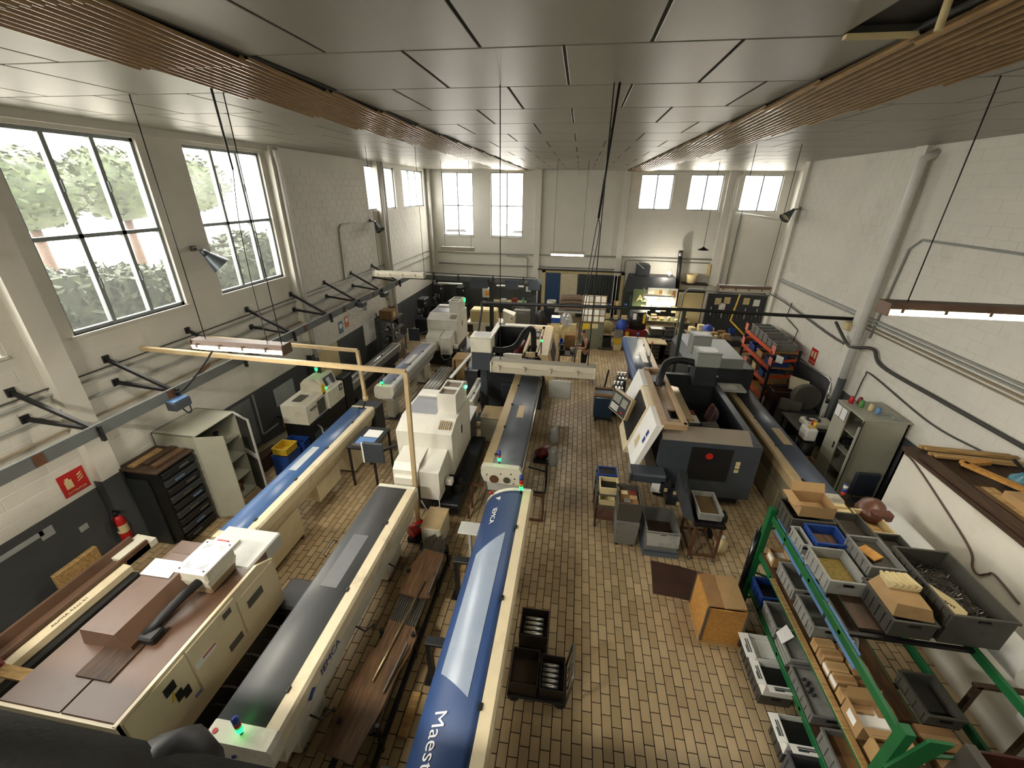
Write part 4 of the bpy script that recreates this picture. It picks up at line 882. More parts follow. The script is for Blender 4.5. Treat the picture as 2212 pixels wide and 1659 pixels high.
MB().cyl((4.3, 15.96, ZC), (4.05, 15.0, 4.42), .008, n=6).o('cord', BLACK, hl); MB().lathe([(.02, .1), (.05, .08), (.17, .02), (.18, 0), (.15, 0), (.03, .06)], (4.05, 15, 4.32)).o('shade', BLACK, hl)
# ================================================================ cable tray along the left wall with brackets
ct = T('cable_tray', 'long grey cable tray on brackets along the left wall', 'cable tray', (-6.6, 9, 2.7))
MB().box(-6.62, -6.58, 1.2, 16.35, 2.74, 2.92).box(-6.8, -6.62, 1.2, 16.35, 2.74, 2.75).o('tray', pm('tray grey', '5d6160', .5, var=.1), ct)
for k in range(7): MB().box(-6.575, -6.57, 3.4 + k * 1.9, 3.52 + k * 1.9, 2.75, 2.91).o('joint_plate', RUST, ct)
for k, yb in enumerate((4.05, 5.32, 6.9, 8.53, 10.16, 11.78, 13.41, 14.98)):
    MB().bar((-7.54, yb, 3.42), (-6.6, yb + .12, 2.86), .05, .05).bar((-7.54, yb, 3.0), (-6.58, yb + .14, 2.84), .05, .05).bar((-6.56, yb + .14, 2.9), (-6.56, yb + .14, 2.66), .06, .04).box(-7.55, -7.52, yb - .05, yb + .05, 2.94, 3.06).box(-7.55, -7.52, yb - .05, yb + .05, 3.36, 3.48).o('bracket', BLACK, ct)
for i, (yy, zz) in enumerate(((5.35, 2.6), (11.9, 2.7), (13.5, 2.65))):
    MB().box(-6.57, -6.38, yy - .16, yy + .16, zz, zz + .16, .02).o('outlet_box', CHAR2, ct); MB().box(-6.56, -6.4, yy - .14, yy + .14, zz + .16, zz + .17).o('outlet_lid', LBLUEP, ct) if i == 0 else None
    MB().tube(curve([(-6.45, yy, zz), (-6.42, yy + .05, zz - .12), (-6.42, yy + .12, zz - .12), (-6.45, yy + .15, zz)], 5), .012, 6).o('cable_loop', BLACK if i else RUBBER, ct)
MB().tube(curve([(-6.55, 5.4, 2.85), (-6.2, 5.3, 3.0), (-5.6, 5.2, 3.5), (-5.1, 5.0, 3.9)]), .014, 6).o('cable', RUBBER, ct)
MB().tube(curve([(-6.6, 11.2, 2.78), (-6.5, 11.3, 2.62), (-6.5, 11.75, 2.55), (-6.5, 12.1, 2.62), (-6.6, 12.2, 2.78)]), .02, 6).o('cable_loop', OFFW, ct)
ct2 = T('cable_tray', 'grey cable tray crossing the back left area over the benches', 'cable tray', (-4, 16.3, 2.6))
MB().box(-6.62, -1.25, 16.3, 16.34, 2.72, 2.92).box(-6.62, -1.25, 16.34, 16.5, 2.72, 2.73).o('tray', pm('tray grey', '5d6160'), ct2)
MB().tube([(-6.5, 16.2, 3.05), (-5, 16.2, 3.02), (-1.5, 16.2, 2.98), (-1.45, 16.2, 2.75)], .018, 6).o('top_rail', BLACK, ct2)
for x in (-5.6, -4.6, -3.2, -2.0): MB().box(x - .015, x + .015, 16.2, 16.3, 2.74, 3.02).o('hanger', BLACK, ct2)
for (x0, x1) in ((-4.1, -3.4), (-2.7, -2.2), (-1.8, -1.35)): MB().box(x0, x1, 16.15, 16.35, 2.5, 2.85, .02).o('switch_box', CHAR2, ct2)
MB().box(-3.35, -3.2, 16.25, 16.4, 0, 2.75).o('support_post', BLACK, ct2); MB().box(-1.7, -1.5, 16.3, 16.5, 0, 2.75).o('support_post', CHAR, ct2)
for (x0, x1) in ((-5.5, -4.5), (-3.1, -2.0)): MB().box(x0, x1, 16.4, 16.52, 2.55, 2.6).o('lamp_strip', OFFW, ct2)
# conduits on the walls: (name,label,points,r,mat)
PIPEG = pm('grey pipe', '8f918b', .5, var=.1); PIPEW = pm('white pipe', 'cfcec8', .45, var=.06); PIPED = pm('dark cable', '3b3a36', .6); PIPET = pm('tan pipe', '8e7f66', .6)
for i, (lab, pts, r_, mt) in enumerate((
    ('thin dark cable along the left wall just above the cable tray', [(-7.52, 1.5, 3.3), (-7.52, 16, 3.3)], .012, PIPED),
    ('grey conduit along the left wall behind the tray brackets', [(-7.51, 1.5, 3.2), (-7.51, 21.5, 3.2)], .02, PIPEG),
    ('grey conduit along the left wall under the tray brackets', [(-7.5, 1.5, 2.93), (-7.5, 21.5, 2.93)], .025, PIPEG),
    ('tan conduit along the left wall level with the tray', [(-7.5, 1.5, 2.62), (-7.5, 15.5, 2.62)], .02, PIPET),
    ('conduit rising up the left block wall to the floodlight', [(-7.52, 12.93, 3.3), (-7.52, 13.05, 4.85), (-7.52, 13.2, 4.97), (-7.52, 15.2, 4.97)], .02, PIPEG),
    ('white downpipe beside the second left window', [(-7.25, 10.3, 6.85), (-7.35, 10.42, 6.7), (-7.35, 10.45, 6.5), (-7.35, 10.45, 1.5)], .06, PIPEW),
    ('thick white downpipe on the third left column', [(-7.3, 16.2, 6.9), (-7.32, 16.2, .1)], .07, PIPEW),
    ('white downpipe in the back left corner', [(-7.4, 21.55, 6.9), (-7.4, 21.55, .1)], .06, PIPEW),
    ('thick white downpipe on the right wall', [(6.85, 10.5, 6.78), (6.62, 10.48, 6.66), (6.62, 10.48, 6.4), (6.62, 10.42, 1.95)], .085, PIPEW),
    ('grey lower length of the thick right wall downpipe', [(6.62, 10.42, 1.95), (6.62, 10.42, .05)], .09, WAINS),
    ('upper grey conduit along the right wall', [(6.8, 2, 3.42), (6.8, 15.4, 3.42)], .022, PIPEG),
    ('second grey conduit along the right wall', [(6.8, 2, 3.34), (6.8, 15.4, 3.34)], .022, PIPEG),
    ('third grey conduit along the right wall', [(6.8, 2, 3.25), (6.8, 11, 3.25)], .02, PIPET),
    ('thin conduit lowest of the bundle on the right wall', [(6.8, 2, 3.17), (6.8, 11, 3.17)], .015, PIPET),
    ('black flexible cable sagging along the right wall', curve([(6.55, 11.3, 3.1), (6.6, 10.7, 2.75), (6.55, 10.3, 2.78), (6.75, 10.0, 2.85), (6.78, 9.6, 2.6), (6.78, 8, 2.6), (6.78, 6.5, 2.62), (6.78, 4, 2.65)]), .035, PIPED),
    ('thin brown cable low on the right wall', curve([(6.8, 10.05, 1.6), (6.8, 10.0, 2.2), (6.8, 9.8, 2.3), (6.8, 8, 2.12), (6.8, 6.9, 2.2), (6.8, 6.2, 2.3)]), .014, PIPED),
    ('conduit across the upper right wall', [(6.81, 10.35, 3.0), (6.81, 10.2, 5.0), (6.81, 9.95, 5.2), (6.81, 3, 5.2)], .022, PIPEG),
    ('conduit along the back wall at tray height', [(-7.2, YB - .05, 3.08), (6.4, YB - .05, 3.12)], .03, PIPEG),
    ('second conduit along the back wall lower down', [(-7.2, YB - .05, 2.52), (1.95, YB - .05, 2.5)], .03, PIPEG),
    ('short conduit drop on the back wall left of the sliding door', [(-3.6, YB - .05, 3.0), (-2.6, YB - .05, 2.98), (-2.5, YB - .05, 2.9), (-2.5, YB - .05, 1.7)], .022, PIPEG),
    ('conduit frame on the back wall above the bench', [(2.35, YB - .05, 1.7), (2.35, YB - .05, 2.9), (2.45, YB - .05, 2.98), (6.3, YB - .05, 2.95)], .02, PIPEG),
    ('white downpipe near the back right windows', [(6.9, YB - .3, 6.85), (6.75, YB - .15, 6.6), (6.75, YB - .15, 6.2), (6.9, YB - .15, .1)], .07, PIPEW),
    ('silver pipe running to the right corner floodlight', [(6.9, YB - .3, 5.22), (8.6, YB - 1.2, 5.0)], .05, PIPEW),
    ('thin conduit on the back wall right recess', [(7.3, YB - .05, 5.2), (7.3, YB - .05, 1.8)], .02, PIPEG),
    ('cable from the right wall over the far shelves', curve([(6.5, 15.6, 2.95), (6.7, 14.5, 2.85), (6.75, 12, 2.65), (6.75, 11, 2.62)]), .02, PIPED),
    ('thin conduit looping to a socket on the right wall', [(6.8, 13.5, 1.6), (6.8, 13.4, 2.25), (6.8, 14.3, 2.4), (6.8, 14.2, 2.9)], .014, PIPED),
)):
    MB().tube(pts, r_, 8).o('wall_pipe', mt, label=lab, cat='pipe')
# cream pipe frames
def frame(label, pts, w, extra=None):
    r = T('pipe_portal', label, 'frame', pts[-1])
    for a, b in zip(pts[:-1], pts[1:]): MB().bar(a, b, w, w).o('beam' if abs(a[2] - b[2]) < 1 else 'post', BEIGE, r)
    return r
BEIGE2 = BEIGE
frame('tall cream square-tube frame reaching from the left wall over the grey lidded feeder', [(-7.5, 5.9, 3.4), (-2.66, 6.0, 3.27), (-2.72, 5.99, .01)], .07)
f2 = frame('smaller cream square-tube frame hanging over the small cream lathe', [(-7.5, 7.05, 3.24), (-4.5, 7.8, 2.87), (-4.48, 7.8, 1.75)], .065)
MB().cyl((-4.48, 7.8, 1.78), (-4.48, 7.8, 1.68), .06).o('end_fitting', BEIGE, f2); MB().tube(curve([(-4.48, 7.8, 1.7), (-4.8, 8.2, 1.25), (-5.0, 8.35, 1.15)]), .02).o('air_hose', RUBBER, f2)
MB().bar((-7.5, 6.55, 2.45), (-7.1, 6.75, 2.8), .06, .06).o('timber_strut', WOOD, label='short brown timber strut fixed below the left cable tray', cat='strut')
# dark gantry crossing the hall on the right
g = T('pipe_gantry', 'dark horizontal pipe gantry crossing the hall to the right wall', 'frame', (2, 11.5, 0))
MB().tube([(-2.6, 11.5, 3.1), (2.95, 11.6, 3.16), (6.8, 11.05, 3.26)], .045).o('beam', BLACK, g)
MB().tube([(-2.6, 11.5, 3.1), (-2.58, 11.45, 2.95), (-2.5, 10.6, 2.56)], .035).o('drop_pipe', PIPED, g)
MB().box(2.9, 2.99, 11.5, 11.6, 0, 3.15).o('post', pm('dark green post', '2f3b30', .5), g)
MB().box(6.6, 6.8, 10.9, 11.1, 3.0, 3.2, .02).o('wall_box', PAPERO, g)
g2 = T('pipe_gantry', 'slim pale pipe gantry over the far right benches', 'frame', (5, 15.4, 0))
MB().tube([(3.9, 16.0, .9), (3.95, 16.0, 2.7), (4.1, 16.0, 2.85), (6.6, 15.4, 2.85)], .03).o('beam', PIPEG, g2)
yp = T('yellow_pole', 'bent yellow pole standing over the far right bench', 'pole', (6.0, 16.3, 0))
MB().tube([(6.25, 17.0, 2.6), (5.9, 16.4, 1.65), (6.25, 15.6, 1.3)], .03).o('pole', YELLOW, yp)
# ================================================================ left wall things
def sign(label, y0, y1, z0, z1, x, mt, extra=None, name='wall_sign'):
    r = T(name, label, 'sign', (x, (y0 + y1) / 2, z0)); s_ = 1 if x < 0 else -1
    MB().box(x, x + s_ * .006, y0, y1, z0, z1).o('board', mt, r)
    return r
s1 = sign('red fire extinguisher sign on the near left wall', 4.02, 4.38, 1.6, 1.98, -7.54, RED)
MB().box(-7.534, -7.53, 4.08, 4.18, 1.72, 1.86, .0).box(-7.534, -7.53, 4.1, 4.15, 1.86, 1.9).o('extinguisher_symbol', PAPERO, s1)
for k in range(3): MB().prism([(4.24 + .02 * k, 1.76 + .05 * k), (4.32, 1.79 + .045 * k), (4.34, 1.82 + .045 * k), (4.26, 1.78 + .05 * k)], 'x', -7.534, -7.53).o('flame_symbol', PAPERO, s1)
text('EXTINTOR', .055, PAPERO, s1, (-7.53, 4.2, 1.65), (PI / 2, 0, PI / 2), ext=.001)
s2 = sign('red fire sign on the right wall above the lathe drum', 12.1, 12.45, 1.6, 2.05, XR - .001, RED)
MB().box(XR - .012, XR - .007, 12.16, 12.24, 1.78, 1.98).box(XR - .012, XR - .007, 12.3, 12.4, 1.8, 1.96).o('extinguisher_symbol', PAPERO, s2); text('EXTINTOR', .06, PAPERO, s2, (XR - .012, 12.27, 1.68), (PI / 2, 0, -PI / 2), ext=.001)
s3 = sign('small blue safety sign on the left wall, left of the orange one', 12.15, 12.4, 1.66, 2.05, -7.54, pm('grey blue sign', '5d6f86', .6)); MB().cyl((-7.534, 12.27, 1.9), (-7.53, 12.27, 1.9), .09).o('round_symbol', PAPER, s3)
s4 = sign('small orange prohibition sign on the left wall, right of the blue one', 12.55, 12.8, 1.75, 2.12, -7.54, pm('orange sign', 'd07a4a', .6)); MB().cyl((-7.534, 12.67, 2.0), (-7.53, 12.67, 2.0), .08).o('round_symbol', PAPER, s4)
def exting(label, x, y, z0, s_=1, top=True):
    r = T('fire_extinguisher', label, 'fire extinguisher', (x, y, z0))
    MB().box(-7.55, x, y - .02, y + .02, z0 + .44, z0 + .47).o('wall_bracket', BLACK, r)
    MB().lathe([(.001, 0), (.07, .0), (.08, .02), (.08, .42), (.065, .5), (.03, .54), (.001, .54)], (x, y, z0)).o('cylinder', RED, r)
    MB().cyl((x, y, z0 + .54), (x, y, z0 + .62), .03).box(x - .03, x + .09, y - .015, y + .015, z0 + .6, z0 + .65).o('valve', BLACK, r)
    MB().tube(curve([(x, y, z0 + .58), (x + .02, y - .1, z0 + .55), (x + .03, y - .11, z0 + .3)]), .014, 6).o('hose', RUBBER, r)
    m = MB().lathe([(.0815, .2), (.0815, .36)], (x, y, z0)); m.o('label', YELLOW if top else PAPERO, r)
    return r
exting('red fire extinguisher with yellow label beside the small cream lathe', -7.3, 8.62, .06)
exting('red fire extinguisher in the dark corner under the red sign', -7.42, 4.43, .38, top=False)
# paint patches, trunking and plates on the dado
for i, (lab, y0, y1, z0, z1) in enumerate((('pale painted patch on the dado behind the small cream lathe', 8.7, 9.5, .75, 1.25), ('pale trunking strip on the near left dado', 1.5, 3.6, 1.28, 1.36), ('pale junction plate at the end of the trunking strip', 3.55, 3.72, 1.2, 1.36), ('small square switch plate on the near left dado', 3.98, 4.1, .95, 1.05), ('pale notice board on the left wall behind the silver feeder', 10.8, 11.9, .35, 1.5), ('white hanging chart on the left wall by the far shelf', 13.7, 14.6, .7, 1.55))):
    box('wall_plate', pm('pale patch', 'a2a6a6', .6) if i < 4 else PAPERO if i == 4 else PAPER, XL + .006, XL + .016, y0, y1, z0, z1, label=lab, cat='plate')
ld = T('steel_door_frame', 'pale outlined frame on the left dado beside the cabinet', 'frame', (XL, 8.2, .3))
MB().box(XL + .006, XL + .02, 8.0, 8.04, .3, 1.45).box(XL + .006, XL + .02, 8.0, 8.6, .3, .34).o('strip', pm('pale patch', 'a2a6a6'), ld)
MB().box(XL + .006, XL + .014, 7.1, 7.9, .2, 1.42).o('louvre_plate', pm('grey louvre', '7d8080', .4, m=.3), ld)
for k in range(6): MB().box(XL + .014, XL + .022, 7.14, 7.86, .3 + k * .18, .33 + k * .18).o('louvre', pm('grey louvre', '7d8080'), ld)
# grey open cabinet
cb = T('open_cabinet', 'tall grey cabinet with both doors open, by the left wall', 'cabinet', (-7.0, 6.0, 0))
x0, x1, y0, y1, zt = -7.5, -6.62, 5.5, 6.5, 1.9
MB().box(x0, x1, y0, y0 + .02, .05, zt).o('side_panel', CABG, cb); MB().box(x0, x1, y1 - .02, y1, .05, zt).o('side_panel', CABG, cb)
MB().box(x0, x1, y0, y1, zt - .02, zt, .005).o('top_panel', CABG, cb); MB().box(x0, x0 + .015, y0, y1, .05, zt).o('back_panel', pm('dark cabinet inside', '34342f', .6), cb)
MB().box(x0, x1, y0, y1, .03, .06).o('bottom_panel', CABG, cb)
for z in (.45, .9, 1.35): MB().box(x0 + .02, x1 - .03, y0 + .02, y1 - .02, z, z + .025).o('shelf', CABG, cb)
MB().hexa([(-6.62, 5.5, .06), (-6.6, 5.48, .06), (-6.13, 5.62, .06), (-6.14, 5.645, .06), (-6.62, 5.5, 1.89), (-6.6, 5.48, 1.89), (-6.13, 5.62, 1.89), (-6.14, 5.645, 1.89)]).o('door', CABG, cb)
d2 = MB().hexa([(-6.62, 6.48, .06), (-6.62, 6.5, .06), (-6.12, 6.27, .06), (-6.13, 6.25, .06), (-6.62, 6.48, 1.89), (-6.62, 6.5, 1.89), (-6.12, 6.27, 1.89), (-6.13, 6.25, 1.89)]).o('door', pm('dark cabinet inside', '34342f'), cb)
MB().bar((-6.13, 6.24, .06), (-6.13, 6.24, 1.9), .03, .03).bar((-6.62, 6.46, 1.88), (-6.13, 6.24, 1.88), .03, .03).bar((-6.6, 6.46, 1.0), (-6.14, 6.25, 1.0), .02, .1).o('door_stile', GREYW, d2)
for z, n, lab in ((1.375, 6, 'row of round spools'), (.925, 4, ''), (.475, 3, '')):
    for k in range(n):
        yy = 5.6 + k * (.8 / n)
        MB().lathe([(.001, 0), (.05, 0), (.05, .03), (.03, .04), (.03, .09), (.05, .1), (.05, .13), (.001, .13)], (-6.85 - .12 * (k % 2), yy, z), 12).o('tool_holder', [STEEL, STEELD, BLACK][k % 3], label='%s steel tool holder on the %s shelf of the open cabinet' % (['first', 'second', 'third', 'fourth', 'fifth', 'sixth'][k], {6: 'top', 4: 'middle', 3: 'lowest'}[n]), cat='tool', group='tool holders in the open cabinet')
MB().box(-7.3, -6.75, 5.6, 6.3, .06, .3, .01).o('wooden_crate', WOOD, label='brown wooden crate at the bottom of the open cabinet', cat='crate')
# dark drawer cabinet with wood on top
dc = T('drawer_rack', 'dark drawer rack crammed with tools, planks on its top, left wall', 'rack', (-7.05, 5.05, 0))
MB().box(-7.45, -6.72, 4.78, 5.46, .03, 1.62).o('carcass', BLACK, dc); MB().box(-7.47, -6.68, 4.72, 5.47, 1.62, 1.66, .008).o('top_board', WOODD, dc)
for k in range(9): MB().box(-6.72, -6.66, 4.8, 5.44, .1 + k * .17, .22 + k * .17, .01).o('drawer', CHAR if k % 2 else BLACK, dc)
for k in range(9): MB().box(-6.66, -6.63, 4.9 + (k * .137) % .3, 5.08 + (k * .137) % .3, .15 + k * .17, .18 + k * .17).o('drawer_pull', [STEELD, BLUEG, STEELD][k % 3], dc)
for k, (ya, xb) in enumerate(((4.8, -7.3), (4.9, -7.12), (4.86, -6.9))): MB().box(xb, xb + .12, ya, ya + .55, 1.662, 1.69 + .01 * k).o('offcut_plank', [WOODX, WOODD, WOOD][k], label=['pale offcut board on the drawer rack', 'dark offcut board on the drawer rack, between two others', 'brown offcut board on the front of the drawer rack'][k], cat='plank', group='boards on the drawer rack')
box('steel_sheet', pm('dark steel sheet', '2e3132', .45, m=.3), -7.46, -6.95, 4.74, 4.77, .02, 1.45, label='dark steel panel standing beside the drawer rack', cat='panel')
box('leaning_board', WOODX, -7.3, -7.22, 3.3, 3.9, .02, .8, .01, label='brown plywood board leaning at the left wall behind the magazine', cat='board')
# yellow and blue tubs on the floor by the wall
def crate(label, x0, x1, y0, y1, z0, z1, mt, name='plastic_crate', inside=None, rim=.02, ribs=True, grp=None, tp=.012, cat='crate', dep=.7):
    r = T(name, label, cat, ((x0 + x1) / 2, (y0 + y1) / 2, z0), group=grp)
    MB().tub(x0, x1, y0, y1, z0, z1, .012, tp, .015, rim).o('shell', mt, r)
    if ribs:
        m = MB(); n = max(2, int((y1 - y0) / .09)); h = z1 - z0
        for k in range(n):
            yy = y0 + (k + .5) * (y1 - y0) / n
            for xx in (x0 + tp * .5, x1 - tp * .5): m.box(xx - .006, xx + .006, yy - .006, yy + .006, z0 + h * .1, z1 - rim * 1.5)
        m.o('ribs', mt, r, kind='stuff')
        for yy in (y0 + .003, y1 - .003): MB().box((x0 + x1) / 2 - .05, (x0 + x1) / 2 + .05, yy - .008, yy + .008, z1 - rim * 1.5 - .035, z1 - rim * 1.5 - .01).o('handle_slot', BLACK, r)
    if inside is not None: MB().box(x0 + .02, x1 - .02, y0 + .02, y1 - .02, z0 + .015, z0 + (z1 - z0) * dep, .006).o('contents', inside, r)
    return r
crate('yellow plastic tub on the blue crates beside the blue lidded feeder', -6.45, -6.08, 6.95, 7.35, .55, .72, YELP, 'plastic_tub', ribs=False)
crate('dark blue crate beneath the yellow tub', -6.48, -6.05, 6.92, 7.38, .0, .54, BLUEP, ribs=False)
crate('dark blue divided crate behind the yellow tub', -6.5, -6.0, 7.45, 7.7, .0, .62, BLUEP, ribs=False)
sl = T('sleeve_roll', 'olive rolled bundle lying against the wall by the fire extinguisher', 'roll', (-6.95, 7.9, 0))
MB().cyl((-7.15, 7.2, .2), (-6.95, 8.35, .2), .18, n=18).o('roll', pm('olive tarp', '6f6a50', .6, var=.2), sl)
MB().box(-7.3, -6.8, 7.0, 7.6, .0, .35).o('wood_block', WOODD, label='dark wooden block on the floor by the left wall', cat='block')
# ================================================================ bar stock and planks beside B
st = T('bar_stand', 'low dark steel stand carrying long bar stock beside the grey lidded feeder', 'rack', (-2.1, 3.7, 0))
for y in (2.4, 3.5, 4.5, 5.1):
    MB().bar((-2.32, y, .35), (-1.82, y, .35), .05, .06).bar((-2.3, y, 0), (-2.3, y, .5), .04, .04).bar((-1.84, y, 0), (-1.84, y, .52), .04, .04).o('cross_frame', BLACK, st)
MB().bar((-2.3, 2.0, .12), (-2.3, 5.2, .12), .05, .08).bar((-1.84, 2.0, .12), (-1.84, 5.2, .12), .05, .08).o('runner', BLACK, st)
for k in range(12): MB().cyl((-2.26 + k * .034, 2.35 + .02 * (k % 3), .4), (-2.26 + k * .034, 5.3 + .03 * (k % 4), .4), .0155, n=8).o('steel_bar', STEELD, label='dull steel bar lying on the low stand under the boards', cat='bar', group='steel bars on the low stand')
def slab(label, pts, z0, z1): MB().prism(pts, 'z', z0, z1).o('weathered_board', WOOD, label=label, cat='board')
slab('near ragged brown board on the bar stock', [(-2.42, 2.12), (-1.98, 2.05), (-1.93, 2.35), (-1.88, 2.6), (-1.86, 3.0), (-1.8, 3.25), (-1.79, 3.5), (-1.86, 3.62), (-2.26, 3.68), (-2.25, 3.3), (-2.35, 3.2), (-2.33, 2.9), (-2.42, 2.8), (-2.38, 2.5)], .425, .455)
slab('far ragged brown board on the bar stock', [(-2.3, 4.12), (-2.0, 4.08), (-1.82, 4.1), (-1.8, 4.6), (-1.85, 4.95), (-2.2, 5.0), (-2.32, 4.6)], .425, .455)
MB().cyl((-2.12, 2.85, .475), (-1.98, 4.35, .475), .017, n=10).o('brass_bar', pm('brassy bar', '9b8a68', .3, m=.8), label='single loose pale bar lying over both boards', cat='bar')
MB().bar((-1.93, 2.75, .47), (-1.86, 3.35, .52), .02, .05).o('angle_iron', STEELD, label='angle iron on edge beside the near ragged board', cat='bar')
MB().bar((-1.84, 4.15, .47), (-1.82, 4.75, .52), .02, .05).o('angle_iron', STEELD, label='angle iron on edge beside the far ragged board', cat='bar')
for i, (x, y, w, l) in enumerate(((-1.62, 5.0, .1, .3), (-1.72, 2.55, .12, .5), (-2.0, 1.95, .2, .3))): MB().box(x, x + w, y, y + l, 0, .05, .005).o('timber_block', WOODX, label=['small timber block on the floor by the coolant tank', 'timber batten on the floor beside the bar stand', 'timber scrap at the near end of the bar stand'][i], cat='block')
tk2 = T('coolant_tank', 'small cream coolant box on the floor behind the bar stock', 'tank', (-2.2, 5.65, 0))
MB().box(-2.42, -2.06, 5.4, 5.95, .02, .5, .015).o('body', OFFW, tk2); MB().box(-2.43, -2.05, 5.39, 5.96, .5, .52, .006).o('lid', BEIGE, tk2)
pu = T('hydraulic_pump', 'small red hydraulic pump between the feeder end and the cream tank', 'pump', (-2.62, 5.65, 0))
MB().cyl((-2.7, 5.55, .2), (-2.55, 5.8, .2), .11).o('motor', RED, pu); MB().box(-2.75, -2.5, 5.5, 5.9, .0, .1).o('foot', BLACK, pu); MB().tube(curve([(-2.6, 5.6, .3), (-2.5, 5.5, .45), (-2.4, 5.55, .4)]), .014, 6).o('hose', pm('green hose', '35593a', .5), pu)
# scrap board between L1 and B
MB().prism([(-3.7, 3.8), (-3.45, 3.85), (-3.38, 4.3), (-3.7, 4.25)], 'z', .0, .02).o('floor_board', WOODX, label='brown board lying on the floor behind the grey lidded feeder', cat='board')
# ================================================================ trolley in the aisle
tl = T('platform_trolley', 'dark platform trolley with folding handle on the aisle floor', 'trolley', (-.15, 3.4, 0))
MB().box(-.48, .27, 3.12, 3.62, .14, .18, .01).o('platform', BLACK, tl)
for (a, b) in ((-.4, 3.18), (-.4, 3.56), (.2, 3.18), (.2, 3.56)): MB().cyl((a, b - .02, .07), (a, b + .02, .07), .07).o('caster', RUBBER, tl)
MB().tube([(.26, 3.14, .16), (.32, 3.14, .62), (.33, 3.2, .68), (.33, 3.56, .68), (.32, 3.62, .62), (.26, 3.62, .16)], .016).o('handle_frame', STEELD, tl)
for y in (3.3, 3.4, 3.5): MB().cyl((.28, y, .2), (.325, y, .67), .008, n=6).o('handle_rod', STEELD, tl)
crate('dark brown metal box, empty, on the left of the trolley', -.46, -.1, 3.14, 3.6, .185, .42, pm('greasy dark box', '2c241c', .5), 'metal_box', pm('greasy floor', '3a2d20', .5), rim=.0, ribs=False, dep=.2)
c_ = crate('dark metal box of steel billets on the trolley', -.08, .24, 3.16, 3.6, .185, .36, pm('greasy dark box', '2c241c'), 'metal_box', rim=.0, ribs=False)
for k in range(5): MB().cyl((-.05, 3.24 + k * .065, .3), (.16, 3.24 + k * .065, .3), .026).o('steel_billet', STEEL, label='short shiny steel billet in the box on the trolley', cat='billet', group='billets on the trolley')
c_ = crate('dark metal box of steel billets standing on the floor behind the trolley', -.42, -.02, 3.78, 4.2, .12, .42, pm('greasy dark box', '2c241c'), 'metal_box', rim=.0, ribs=False)
for k in range(4): MB().cyl((-.36, 3.86 + k * .075, .36), (-.09, 3.86 + k * .075, .36), .028).o('steel_billet', STEEL, label='steel billet in the box behind the trolley', cat='billet', group='billets behind the trolley')
MB().box(-.42, -.02, 3.75, 4.2, .0, .12).o('skid', BLACK, label='dark skid under the rear billet box', cat='skid')
# ================================================================ cluster by the dark lathe
cl_ = T('wire_trolley', 'slim steel trolley with bins beside the grey hopper', 'trolley', (.95, 6.8, 0))
for (a, b) in ((.72, 6.5), (1.1, 6.5), (.72, 7.2), (1.1, 7.2)): MB().box(a - .015, a + .015, b - .015, b + .015, .06, .85).o('leg', BLACK, cl_); MB().cyl((a - .015, b, .04), (a + .015, b, .04), .04).o('caster', RUBBER, cl_)
for z in (.2, .5, .78): MB().box(.7, 1.12, 6.48, 7.22, z, z + .02).o('shelf', STEELD if z > .3 else RUST, cl_)
crate('blue bin with black rags on top of the slim steel trolley', .72, 1.1, 6.92, 7.2, .8, .95, BLUEP, inside=BLACK, dep=.9)
crate('pale yellow bin on top of the slim steel trolley', .74, 1.1, 6.5, 6.86, .8, .95, PAPERO, inside=BLACK, dep=.4, ribs=False)
crate('pale bin on the middle shelf of the slim steel trolley', .76, 1.08, 6.52, 6.9, .52, .64, PAPERO, ribs=False)
hp = T('waste_hopper', 'grey plastic waste hopper with open tray top, in front of the dark lathe', 'hopper', (1.25, 6.3, 0))
MB().hexa([(1.08, 6.06, .06), (1.44, 6.06, .06), (1.44, 6.5, .06), (1.08, 6.5, .06), (1.06, 6.02, .6), (1.46, 6.02, .6), (1.46, 6.6, .6), (1.06, 6.6, .6)]).o('body', GREYP, hp)
MB().tub(1.05, 1.47, 6.05, 6.62, .6, 1.0, .02, .01, .3).o('tray', GREYPD, hp)
MB().box(1.1, 1.42, 6.12, 6.55, .9, .92).o('tray_liner', CARDD, hp)
for k, (a, b, mt) in enumerate(((1.12, 6.4, PAPERO), (1.28, 6.42, REDD), (1.15, 6.18, STEEL), (1.28, 6.28, CARD))): MB().box(a, a + .13, b, b + .1, .921, .95, .01).o('oddment', mt, label=['folded yellow rag in the hopper tray', 'dark red rag in the hopper tray', 'shiny tool in the hopper tray', 'cardboard scrap in the hopper tray'][k], cat=['rag', 'rag', 'tool', 'scrap'][k])
for (a, b) in ((1.12, 6.12), (1.4, 6.12), (1.12, 6.45), (1.4, 6.45)): MB().cyl((a, b, 0), (a, b, .07), .04).o('foot', BLACK, hp)
pal = crate('big grey plastic box with lowered front on a small pallet', 1.58, 2.16, 5.92, 6.6, .14, .55, GREYP, 'plastic_box', pm('greasy floor', '3a2d20'), dep=.25)
MB().hexa([(1.6, 5.86, .3), (2.14, 5.86, .3), (2.16, 5.96, .54), (1.58, 5.96, .54), (1.6, 5.84, .31), (2.14, 5.84, .31), (2.16, 5.94, .56), (1.58, 5.94, .56)]).o('front_flap', GREYPL, pal)
MB().box(1.56, 2.18, 5.9, 6.62, .0, .03).box(1.56, 2.18, 5.9, 6.0, .03, .13).box(1.56, 2.18, 6.5, 6.62, .03, .13).box(1.56, 2.18, 5.9, 6.62, .12, .14).o('small_pallet', pm('blue grey pallet', '56606a', .6), label='small blue grey pallet under the big grey box', cat='pallet')
sd_ = T('steel_stand', 'rusty wheeled steel stand holding a grey parts tub', 'stand', (2.6, 6.3, 0))
